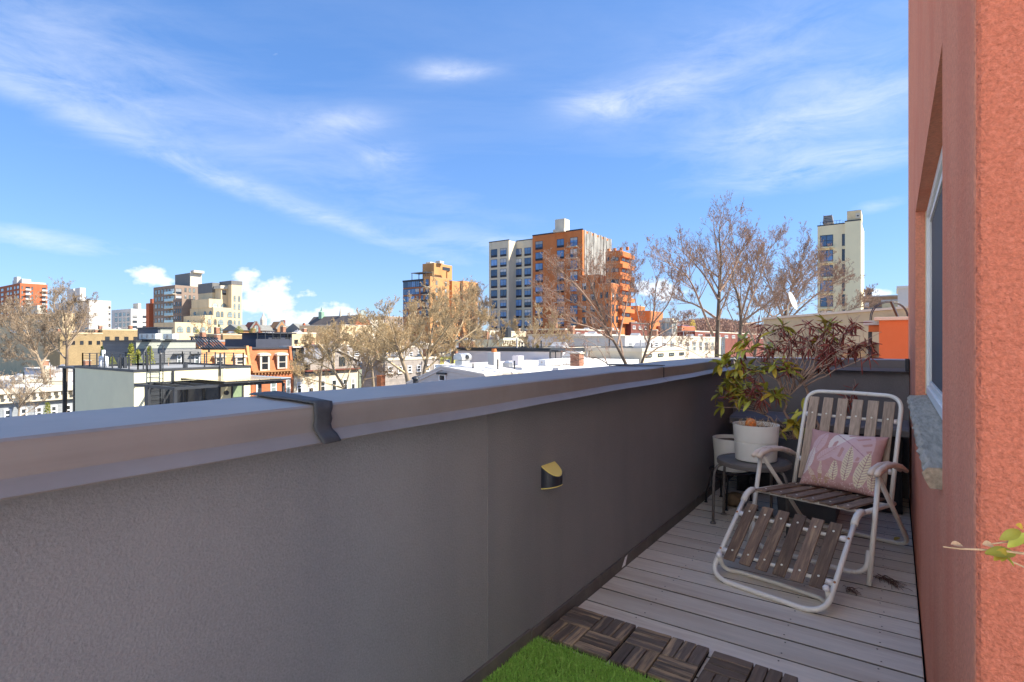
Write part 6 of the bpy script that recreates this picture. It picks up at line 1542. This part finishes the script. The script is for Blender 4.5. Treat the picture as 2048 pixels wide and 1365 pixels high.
# orange bulkhead
m_obr = M('painted_orange_brick', (.43,.135,.055), rough=.85, var=.08, scale=3, bump=.15, bscale=8, col2=(.40,.12,.045), c2w=.5, c2s=3)
YO = 9.2; B13 = thing('orange_bulkhead', 'bright orange painted roof bulkhead with stone coping by the building edge', 'bulkhead', (XatY(1790,YO),YO,GZ))
xo0 = XatY(1758,YO); zo = zfor('-Y',YO,1785,641)
MB().box(xo0,xo0+2.2,YO,YO+3,GZ,zo).build('wall', m_obr, B13)
xx_ = xo0-.06; i = 0
while xx_ < xo0+2.2:
    w_ = (.42,.30,.36)[i%3]; MB().box(xx_,xx_+w_-.012,YO-.05,YO+.32,zo+.001,zo+.045+.006*(i%2)).build('coping_stone', m_copl, B13, bevel=.006); xx_ += w_; i += 1
xq = XatY(1737,YO+.4)
MB().box(xq,xo0-.002,YO+.4,YO+.7,zfor('-Y',YO+.4,1745,664),zfor('-Y',YO+.4,1745,651)).build('beam', m_obr, B13)
MB().prism([(xq-.06,zfor('-Y',YO+.4,1745,650.5)),(xo0-.003,zfor('-Y',YO+.4,1745,650.5)),(xo0-.003,zfor('-Y',YO+.4,1745,641)),(xq-.06,zfor('-Y',YO+.4,1745,642.5))], lambda p,d:(p[0],d,p[1]), YO+.33, YO+.75).build('stone_cap', m_wht, B13, fixn=True)
MB().box(xq-.005,xq+.04,YO+.42,YO+.6,GZ,zfor('-Y',YO+.4,1745,664)-.002).build('downpipe', m_anth, B13)
# small brick wall left of it, built brick by brick
BW = thing('brick_roof_wall', 'low stock brick wall left of the orange bulkhead', 'wall', (XatY(1725,YO),YO+.5,-1)); yb_ = YO+.55
m_stock = M('stock_brick', (.30,.24,.15), rough=.95, var=.25, scale=6, rnd=.3); m_mort = M('old_mortar', (.36,.33,.28), rough=1.0, var=.1)
xs0, xs1 = XatY(1682,yb_), xo0-.01; zt_ = zfor('-Y',yb_,1720,688)
MB().box(xs0,xs1,yb_+.008,yb_+.25,-2,zt_).build('mortar', m_mort, BW)
bme = MB().box(-.102,.102,0,.02,.004,.066).mesh('brick')
for j in range(9):
    zz_ = zt_-.072*(j+1); i = 0; xx_ = xs0+.105+(.107 if j%2 else 0)
    while xx_+.1 < xs1: link('brick', bme, m_stock, BW, basis=Matrix.Translation((xx_,yb_-.004+rp.uniform(-.003,.003),zz_))); xx_ += .214
# ladder hoops above the bulkhead
LH = thing('ladder_hoops', 'curved black pipe hoops of a roof ladder above the orange bulkhead', 'ladder', at(1775,640,8.2))
for k,(dy_,px0,pxm,pxe,yt_) in enumerate(((0,1740,1777,1817,603),(.18,1743,1777,1815,605))):
    c_ = []
    for i in range(17):
        a = math.pi*i/16; px_ = (px0+pxe)/2-(pxe-px0)/2*math.cos(a); py_ = 641-(641-yt_)*math.sin(a)**.8; c_.append(at(px_,py_,8.3+dy_))
    MB().tube(c_, .0075, 8).build('hoop', m_anth, LH, smooth=True)
MB().bar(at(1782,603,8.35), at(1798,640,8.6), .03).build('brace', m_anth, LH)
# boxes beyond
rr_ = [('brown_roof_box','brown roof structure right of the cream tower',1727,1797,594,90,M('brown_metal',(.24,.15,.09),rough=.8,var=.15)),('olive_roof_box','olive roof box beside the white wall',1764,1800,603,66,m_olive),('white_roof_wall','white brick wall end by the orange building edge',1796,1830,577,44,m_wht)]
for (nm,lb,a,b,yt_,Z_,mt) in rr_:
    Y_ = XY(a,Z_)[1]; xa,xb = XatY(a,Y_), XatY(b,Y_); t = thing(nm, lb, 'building', (xa,Y_,GZ)); zz_ = zfor('-Y',Y_,(a+b)/2,yt_)
    MB().box(xa,xb,Y_,Y_+6,GZ,zz_).build('wall', mt, t); MB().box(xa-.1,xb+.1,Y_-.1,Y_+6.1,zz_+.001,zz_+.2).build('roof', m_roofg if nm != 'white_roof_wall' else m_roofw, t)
    if nm == 'brown_roof_box':
        cx_ = XatY(1737,Y_); MB().lathe([(.45,0),(.45,.7),(.7,.75),(.7,1.1),(.3,1.2)], (cx_,Y_+1,zz_+.2), 10).build('vent', m_anth, t); MB().box(XatY(1729,Y_),XatY(1738,Y_),Y_-.5,Y_-.01,zfor('-Y',Y_,1733,614),zfor('-Y',Y_,1733,606)).build('roof_unit', m_wht, t)
        MB().box(XatY(1729,Y_),XatY(1764,Y_),Y_-1,Y_-.52,GZ,zfor('-Y',Y_,1745,616)).build('grey_base', m_slate, t)
# ================================================================== BARE TREES
m_bark = M('grey_brown_bark', (.20,.165,.125), rough=.95, var=.3, scale=3, bump=.4, bscale=12, bdist=.02)
m_barkd = M('dark_bark', (.11,.088,.07), rough=.95, var=.3, scale=3, bump=.4, bscale=12, bdist=.02)
m_twt = M('tan_twig', (.36,.29,.185), rough=.9, var=.25, scale=.6)
m_twg = M('grey_twig', (.24,.19,.14), rough=.9, var=.25, scale=.6)
m_twr = M('reddish_twig', (.25,.18,.14), rough=.9, var=.25, scale=.6)
m_bud = M('red_bud', (.27,.125,.10), rough=.8, var=.35, scale=1.5)
def bare_tree(lab, base, limbs, Z, seed, n=(7,6,5), ln=(.42,.5,.5), rmin=.008, mtr=None, mtw=None, buds=0, up=.30, trunk_r=None, span=None, group='bare street and garden trees'):
    """limbs : lists of (px, py, depth offset); limb 0 is the trunk. Branches are grown from the limbs in all directions."""
    rr = random.Random(seed); b = at(*base, Z); root = thing('bare_tree', lab, 'tree', (b.x,b.y,GZ), group)
    tr, cr = MB(), MB(); tips = []
    def smooth(pts, k=3):
        out = []
        for i in range(len(pts)-1):
            p0 = pts[max(0,i-1)]; p1 = pts[i]; p2 = pts[i+1]; p3 = pts[min(len(pts)-1,i+2)]
            for j in range(k):
                t = j/k; out.append(.5*((2*p1)+(p2-p0)*t+(2*p0-5*p1+4*p2-p3)*t*t+(3*p1-p0-3*p2+p3)*t**3))
        out.append(pts[-1]); return out
    def rec(pts, rad, lvl, L):
        if lvl >= len(n): return
        m = len(pts)
        cnt = n[lvl] if lvl else max(n[0], int(L*1.15*n[0]/7))
        for i in range(cnt):
            t = rr.uniform(.22 if lvl else .25, 1.0); k = min(m-2, int(t*(m-1))); p = pts[k].lerp(pts[k+1], t*(m-1)-k)
            d = (pts[k+1]-pts[k]).normalized(); ax = Vector((rr.gauss(0,1),rr.gauss(0,1),rr.gauss(0,1))); ax = (ax-d*ax.dot(d)).normalized()
            a = R(rr.uniform(28,62)); v = d*math.cos(a)+ax*math.sin(a)+UP*up*rr.uniform(.3,1.3); v.normalize()
            l2 = L*ln[lvl]*rr.uniform(.55,1.2)*(1.15-.55*t)
            if lvl == len(n)-1:
                v = (v+Vector((rr.gauss(0,.2),rr.gauss(0,.2),rr.gauss(.05,.15)))).normalized(); wv_ = Vector((rr.gauss(0,1),rr.gauss(0,1),rr.gauss(0,1))); wv_ = (wv_-v*wv_.dot(v)).normalized()*rmin*1.15
                cr.add([p-wv_,p+wv_,p+v*l2],[(0,1,2)])
                if rr.random() < .3: tips.append((p+v*l2, v, [p,p+v*l2]))
                continue
            r0 = max(rmin, min(rad[k]*.55, l2*.013)); ns = 4 if lvl < 2 else 2
            pp = [p]; dd = v.copy(); q = p.copy()
            for s in range(ns):
                dd = (dd+Vector((rr.gauss(0,.14),rr.gauss(0,.14),rr.gauss(.05,.10)+up*.18))).normalized(); q = q+dd*(l2/ns); pp.append(q.copy())
            rd = [max(rmin*.6, r0*(1-.75*s/ns)) for s in range(ns+1)]
            cr.tube(pp, rd, 4 if lvl == 0 else 3, False)
            rec(pp, rd, lvl+1, l2)
    for li, lb in enumerate(limbs):
        pts = smooth([at(p[0],p[1],Z+p[2]) for p in lb])
        if li == 0 and lb[0][1] > 700: pts = [Vector((pts[0].x,pts[0].y,GZ))]+pts
        L = sum((pts[i+1]-pts[i]).length for i in range(len(pts)-1)); eff = L if li else min(L, (pts[-1]-pts[1]).length)
        r0 = (trunk_r or .16)*(1 if li == 0 else .5); m = len(pts)
        rad = [max(rmin*1.3, r0*(1-.88*(i/(m-1))**.8)) for i in range(m)]
        (tr if li == 0 else cr).tube(pts, rad, 8 if li == 0 else 6, False)
        rec(pts if li else pts[1:], rad if li else rad[1:], 0, eff)
    tr.build('trunk', mtr or m_bark, root, smooth=True); cr.build('crown', mtw or m_twg, root)
    if buds:
        mb = MB()
        for i in range(buds):
            p, d, pp = rr.choice(tips); k = rr.random(); q = pp[0].lerp(pp[-1],k)+Vector((rr.gauss(0,.04),rr.gauss(0,.04),rr.gauss(0,.04))); s_ = rr.uniform(.018,.042)
            u_ = Vector((rr.gauss(0,1),rr.gauss(0,1),rr.gauss(0,1))).normalized()*s_; w_ = Vector((rr.gauss(0,1),rr.gauss(0,1),rr.gauss(0,1))).normalized()*s_*.6
            mb.add([q-w_,q+w_,q+u_*1.5],[(0,1,2)])
        mb.build('buds', m_bud, root)['kind'] = 'stuff'
    return root
# right hand group
bare_tree('tall straight budding tree right of centre with forked upper limbs', (1432,730), [
    [(1434,745,0),(1434,690,0),(1437,620,0),(1440,557,.2),(1442,515,.3),(1438,473,.5),(1441,453,.6)],
    [(1426,672,0),(1405,620,-.5),(1388,577,-1),(1370,548,-1.3),(1345,529,-1.6),(1318,516,-2)],
    [(1437,600,0),(1415,561,.8),(1390,529,1.5),(1355,494,2)],
    [(1438,585,0),(1462,550,.5),(1478,515,1),(1490,487,1)],
    [(1436,640,0),(1395,612,1.2),(1360,600,2),(1335,592,2.4)]], 30, 3, (19,7,5,8), (0.39,.46,.45,.6), .006, m_barkd, m_twr, 1500, .38, 0.164)
bare_tree('broad budding tree with a long limb leaning right, beside the tall straight tree', (1476,730), [
    [(1474,745,0),(1478,690,0),(1482,640,0),(1476,592,.4),(1465,557,.8),(1475,515,1),(1490,494,1)],
    [(1482,645,0),(1515,622,-.5),(1555,592,-1),(1590,568,-1.4),(1606,543,-1.5)],
    [(1480,660,0),(1505,592,1),(1522,550,1.5),(1535,508,2),(1545,487,2.2)],
    [(1482,630,0),(1500,571,-1),(1515,529,-1.5),(1512,494,-1.6)],
    [(1484,650,0),(1535,640,.6),(1590,610,1.2),(1640,592,1.8)]], 33, 5, (21,8,5,8), (0.37,.48,.46,.6), .006, m_barkd, m_twr, 2000, .34, 0.156)
bare_tree('dense reddish tree in front of the cream tower', (1590,720), [
    [(1560,745,0),(1565,680,0),(1572,620,0),(1585,571,.4),(1600,529,.8),(1612,504,1)],
    [(1568,650,0),(1620,600,-1),(1660,571,-1.6),(1690,557,-2)],
    [(1568,640,0),(1545,585,1),(1530,550,1.4),(1525,529,2)],
    [(1570,630,0),(1610,571,1.2),(1640,536,2),(1650,522,2.2)],
    [(1566,660,0),(1640,640,0),(1700,620,-.5),(1725,605,-.8)],
    [(1566,655,0),(1530,620,-1),(1500,592,-1.5)]], 42, 8, (24,8,5,8), (0.35,.46,.46,.6), .008, m_barkd, m_twr, 2000, .30, 0.172)
bare_tree('grey twigged tree behind the left fork of the tall straight tree', (1395,720), [
    [(1508,745,0),(1512,690,0),(1530,650,0),(1545,600,0)], [(1510,690,0),(1490,640,1),(1480,600,1.5)]], 38, 12, (10,6,4,5), (0.43,.48,.46,.6), .007, m_barkd, m_twr, 800, .3, 0.156)
bare_tree('leaning bare tree in front of the terracotta block', (1255,728), [
    [(1262,752,0),(1250,725,0),(1232,690,0),(1212,655,.2),(1192,600,.4),(1180,564,.6),(1168,540,.8)],
    [(1246,715,0),(1238,670,.8),(1215,620,1.2),(1205,571,1.6),(1200,529,2)],
    [(1225,680,0),(1180,655,-1),(1130,640,-1.6),(1090,600,-2)],
    [(1205,640,0),(1165,585,-1),(1130,550,-1.5),(1105,529,-1.8)],
    [(1235,690,0),(1250,620,1),(1262,571,1.5),(1260,529,2)],
    [(1215,660,0),(1170,620,1),(1120,592,1.4),(1080,571,1.6)]], 27, 21, (19,7,5,8), (0.39,.46,.45,.6), .005, m_barkd, m_twr, 1200, .34, 0.117)
bare_tree('upright bare tree right of the terracotta block with thin vertical shoots', (1288,728), [
    [(1275,752,0),(1285,722,0),(1300,675,0),(1308,620,.2),(1312,571,.3),(1320,543,.4)],
    [(1296,690,0),(1278,640,.8),(1270,592,1),(1268,557,1.2)],
    [(1303,650,0),(1335,610,-.6),(1350,571,-1),(1360,543,-1)],
    [(1290,715,0),(1330,690,.3),(1375,700,.5),(1415,722,.6)],
    [(1300,680,0),(1345,655,1),(1385,640,1.3)]], 26, 33, (17,7,5,8), (0.37,.46,.45,.6), .005, m_barkd, m_twr, 1500, .42, 0.086)
bare_tree('low spreading bare limbs reaching over the white roof', (1175,735), [
    [(1265,752,0),(1230,738,0),(1190,715,0),(1150,722,.2),(1110,735,.3)],
    [(1215,728,0),(1190,690,-.4),(1140,672,-.8),(1100,670,-1)],
    [(1180,716,0),(1140,700,.5),(1110,690,.8)]], 24, 35, (8,6,4,5), (0.39,.46,.45,.6), .004, m_barkd, m_twr, 300, .25, 0.039)
# middle group : sunlit tan trees
bare_tree('pale barked tree with divided trunk left of the metal chimney hood', (812,752), [
    [(818,775,0),(812,745,0),(800,710,0),(790,680,.3),(782,650,.5),(772,625,.6)],
    [(808,730,0),(800,690,1),(812,650,1.5),(830,615,2)],
    [(812,748,0),(780,725,-1),(750,705,-1.5),(715,690,-2)],
    [(796,700,0),(770,675,1),(745,650,1.6),(725,640,2)],
    [(800,705,0),(835,680,-.8),(850,650,-1.2),(860,630,-1.6)]], 44, 41, (21,9,6,11), (0.41,.48,.48,.6), .008, m_bark, m_twt, 0, .34, .24)
bare_tree('tan bare tree right of the divided pale trunk', (852,745), [
    [(845,770,0),(850,735,0),(858,700,0),(865,660,.4),(872,620,.6),(876,600,.7)],
    [(852,730,0),(835,690,1),(822,655,1.4)], [(856,705,0),(885,670,-1),(905,640,-1.6),(915,620,-2)], [(852,740,0),(880,715,.6),(910,700,1)]], 48, 43, (20,9,6,11), (0.41,.48,.48,.6), .009, m_bark, m_twt, 0, .34, .2)
bare_tree('bare tree with slim white trunk before the beige slab block', (905,730), [
    [(903,760,0),(905,720,0),(906,690,0),(900,650,.4),(895,615,.6)],
    [(906,685,0),(925,645,1),(935,610,1.5),(942,590,2)], [(905,680,0),(880,650,-1),(868,625,-1.4)], [(905,700,0),(935,700,-.8),(965,705,-1)], [(906,690,0),(950,660,.6),(968,630,1)]], 52, 47, (20,9,6,11), (0.43,.48,.48,.6), .009, m_bark, m_twt, 0, .34, .2)
bare_tree('forked bare tree in front of the cream slate gable house', (690,780), [
    [(695,800,0),(688,775,0),(670,745,0),(660,715,.3),(652,690,.6),(640,670,.8)],
    [(668,742,0),(668,705,.8),(672,680,1.2),(690,660,1.5)], [(690,778,0),(650,766,-1),(615,758,-1.4),(590,745,-1.8)], [(662,720,0),(640,690,-.8),(620,680,-1.2)], [(690,775,0),(700,740,.8),(708,705,1),(712,670,1.4)], [(672,745,0),(640,730,.8),(600,725,1.4)]], 46, 51, (18,8,6,11), (0.41,.48,.48,.6), .008, m_bark, m_twt, 0, .34, .17)
bare_tree('tan bare tree standing before the cream block and the church', (742,765), [
    [(748,790,0),(745,750,0),(742,716,0),(738,692,.3),(735,675,.6)],
    [(744,735,0),(720,706,.8),(705,686,1.2)], [(743,725,0),(765,699,-.8),(778,679,-1.2),(785,665,-1.4)], [(742,713,0),(725,699,-1),(700,692,-1.4)]], 58, 57, (22,9,6,11), (0.43,.48,.48,.6), .010, m_bark, m_twt, 0, .34, .2)
bare_tree('brown bare tree between cream block and middle trees with ochre twigs', (790,735), [
    [(775,760,0),(778,720,0),(780,699,0),(770,679,.4),(760,665,.6)], [(779,706,0),(800,686,.8),(815,672,1)], [(779,713,0),(755,699,-1),(735,686,-1.4)]], 66, 59, (22,9,6,11), (0.45,.48,.48,.6), .012, m_bark, m_twt, 0, .34, .2)
bare_tree('bare tree crown in front of the tan tower foot', (900,700), [
    [(930,745,0),(935,710,0),(940,670,0),(945,630,.4),(948,600,.6)], [(936,700,0),(910,665,.8),(890,640,1.2),(880,620,1.5)], [(937,690,0),(960,650,-1),(972,615,-1.4)], [(936,705,0),(895,690,.5),(860,670,1)]], 72, 61, (22,9,6,11), (0.45,.48,.48,.6), .013, m_bark, m_twg, 0, .36, .22)
bare_tree('faint bare tree below the terracotta block windows', (1060,700), [
    [(1062,735,0),(1065,700,0),(1072,665,0),(1080,635,.4)], [(1064,705,0),(1045,680,.8),(1030,655,1)], [(1066,695,0),(1095,665,-1),(1110,640,-1.4)], [(1064,710,0),(1100,690,.5),(1130,680,1)]], 60, 67, (19,8,6,11), (0.47,.48,.48,.6), .010, m_bark, m_twt, 0, .34, .16)
bare_tree('tan bare tree in front of the church gable, left of the cream block', (655,735), [
    [(640,760,0),(645,725,0),(650,703,0),(655,682,.3),(658,671,.5)], [(647,716,0),(625,699,.8),(610,684,1.2)], [(648,713,0),(675,696,-.8),(690,680,-1.2)], [(646,722,0),(610,714,.5),(590,706,.9)]], 70, 91, (18,9,6,11), (0.42,.48,.48,.6), .012, m_bark, m_twt, 0, .34, .18)
bare_tree('tan bare tree low in the gap between the metal chimney hood and the yellow house', (960,725), [
    [(968,750,0),(970,720,0),(975,690,0),(980,660,.3),(985,635,.5)], [(971,710,0),(950,680,.8),(940,655,1.2)], [(972,705,0),(998,680,-.8),(1012,655,-1.2)], [(970,718,0),(1000,705,.5),(1025,692,.9)]], 66, 93, (15,9,6,10), (0.40,.48,.48,.6), .011, m_bark, m_twt, 0, .34, .15)
bare_tree('brown bare tree between the green house and the divided pale trunk', (735,770), [
    [(722,800,0),(726,765,0),(735,735,0),(742,705,.3),(748,680,.5)], [(728,755,0),(705,730,.8),(690,705,1.2)], [(732,745,0),(760,722,-.8),(782,700,-1.2)], [(728,760,0),(765,752,.5),(795,742,.9)]], 50, 95, (15,9,6,10), (0.40,.48,.48,.6), .009, m_bark, m_twg, 0, .34, .14)
# left group
bare_tree('tall dark bare tree in front of the large white building', (130,760), [
    [(130,800,0),(133,740,0),(134,700,0),(132,665,.2),(128,630,.4),(122,600,.5)],
    [(134,700,0),(152,670,.6),(170,635,1),(184,608,1.2)], [(133,680,0),(118,650,-.6),(110,620,-1),(108,592,-1)], [(134,720,0),(105,690,.8),(85,660,1.2)], [(133,650,0),(145,620,.5),(150,598,.8)]], 46, 71, (17,8,6,11), (0.37,.48,.48,.6), .007, m_barkd, m_twg, 0, .32, .17)
bare_tree('wide brown bare tree filling the left edge behind the tall dark tree', (50,760), [
    [(95,790,0),(85,740,0),(70,700,0),(55,665,.4),(45,635,.7)], [(82,730,0),(105,690,1),(110,650,1.4)], [(75,710,0),(35,680,-1),(10,650,-1.5),(-5,630,-2)], [(78,720,0),(40,715,.8),(5,700,1.2)], [(70,700,0),(85,660,-.8),(95,630,-1.2)], [(60,680,0),(25,640,1),(15,620,1.4)]], 54, 73, (19,9,6,11), (0.41,.48,.48,.6), .009, m_bark, m_twg, 0, .32, .22)
bare_tree('small bare tree low at the left edge over the white cornice', (30,850), [
    [(35,870,0),(38,825,0),(40,790,.2),(38,765,.4)], [(38,820,0),(15,790,.5),(0,770,.8),(-10,755,1)], [(38,815,0),(60,790,-.4),(85,770,-.8),(110,760,-1)], [(38,835,0),(70,815,.4),(95,790,.6)]], 30, 79, (13,8,5,8), (0.41,.48,.48,.6), .005, m_bark, m_twg, 0, .34, .08)
bare_tree('bare tree in front of the arched building base', (400,690), [
    [(402,690,0),(402,670,0),(404,652,.3),(408,640,.5)], [(402,675,0),(392,660,.8),(386,648,1)], [(403,672,0),(418,656,-.8),(428,646,-1)]], 150, 83, (10,6,4,5), (0.49,.5,.5,.6), .02, m_bark, m_twt, 0, .34, .2)
# far wood on the skyline to the right of centre
rr = random.Random(99); mb = MB()
for i in range(26000):
    px = rr.uniform(1265,1700); Z = rr.uniform(170,420)
    hump = 648+8*math.sin(px*.021)+5*noise.noise(Vector((px*.03,Z*.02,0)))
    X_,Y_ = XY(px,Z); ztop = zat(hump,X_,Y_); zz = ztop-abs(rr.gauss(0,1))*3.5; p = Vector((X_,Y_,max(GZ,zz))); s_ = Z*.0035
    d = Vector((rr.gauss(0,.5),rr.gauss(0,.5),1)).normalized()*s_*rr.uniform(.6,1.8); w_ = Vector((rr.gauss(0,1),rr.gauss(0,1),0)).normalized()*s_*.22
    mb.add([p-w_,p+w_,p+d],[(0,1,2)])
tag(mb.build('far_wood', M('far_wood_twig',(.22,.14,.11),rough=.95,var=.3,scale=.03)), 'distant reddish brown leafless wood along the skyline', 'wood', kind='stuff')
hw = MB(); hp = []
n_ = 40
for i in range(n_+1):
    px = 1240+490*i/n_; X_,Y_ = XY(px,300); hp.append((X_,Y_,zat(655+6*math.sin(px*.021)+max(0,(px-1600)*.02),X_,Y_)))
vs = [(x,y,GZ) for x,y,z in hp]+[(x,y,z) for x,y,z in hp]+[(x-20,y+40,z) for x,y,z in hp]; fs = []
for i in range(n_): fs += [(i,i+1,n_+1+i+1,n_+1+i),(n_+1+i,n_+1+i+1,2*n_+2+i+1,2*n_+2+i)]
tag(hw.add(vs,fs).build('wooded_hill', M('hill_ground',(.16,.105,.08),rough=1,var=.3,scale=.05)), kind='structure')
# golden spring tree and pale shrub spots in the middle
evergreen(768,650,705,70,80,'ochre gold leafing tree crown between the church and tan tower',M('ochre_leaf',(.33,.23,.06),rough=.9,var=.4,scale=1.5),nm='leafing_tree',n=3500,seed=31)
evergreen(1075,690,716,18,60,'olive brown conifer behind the white flat roof',M('olive_conifer',(.17,.13,.035),rough=.9,var=.4,scale=2),nm='evergreen_shrub',n=900,seed=32)
evergreen(1112,686,706,12,66,'small olive conifer before the cream mansard houses',M('olive_conifer',(.17,.13,.035)),nm='evergreen_shrub',n=500,seed=33)
evergreen(1385,640,664,24,170,'lemon yellow blossoming shrub on the distant slope',M('lemon_leaf',(.50,.42,.08),rough=.9,var=.3,scale=1),nm='evergreen_shrub',n=400,seed=34)
evergreen(95,806,835,26,36,'yellow green planter shrub beside the cream house',None,seed=35,n=700)
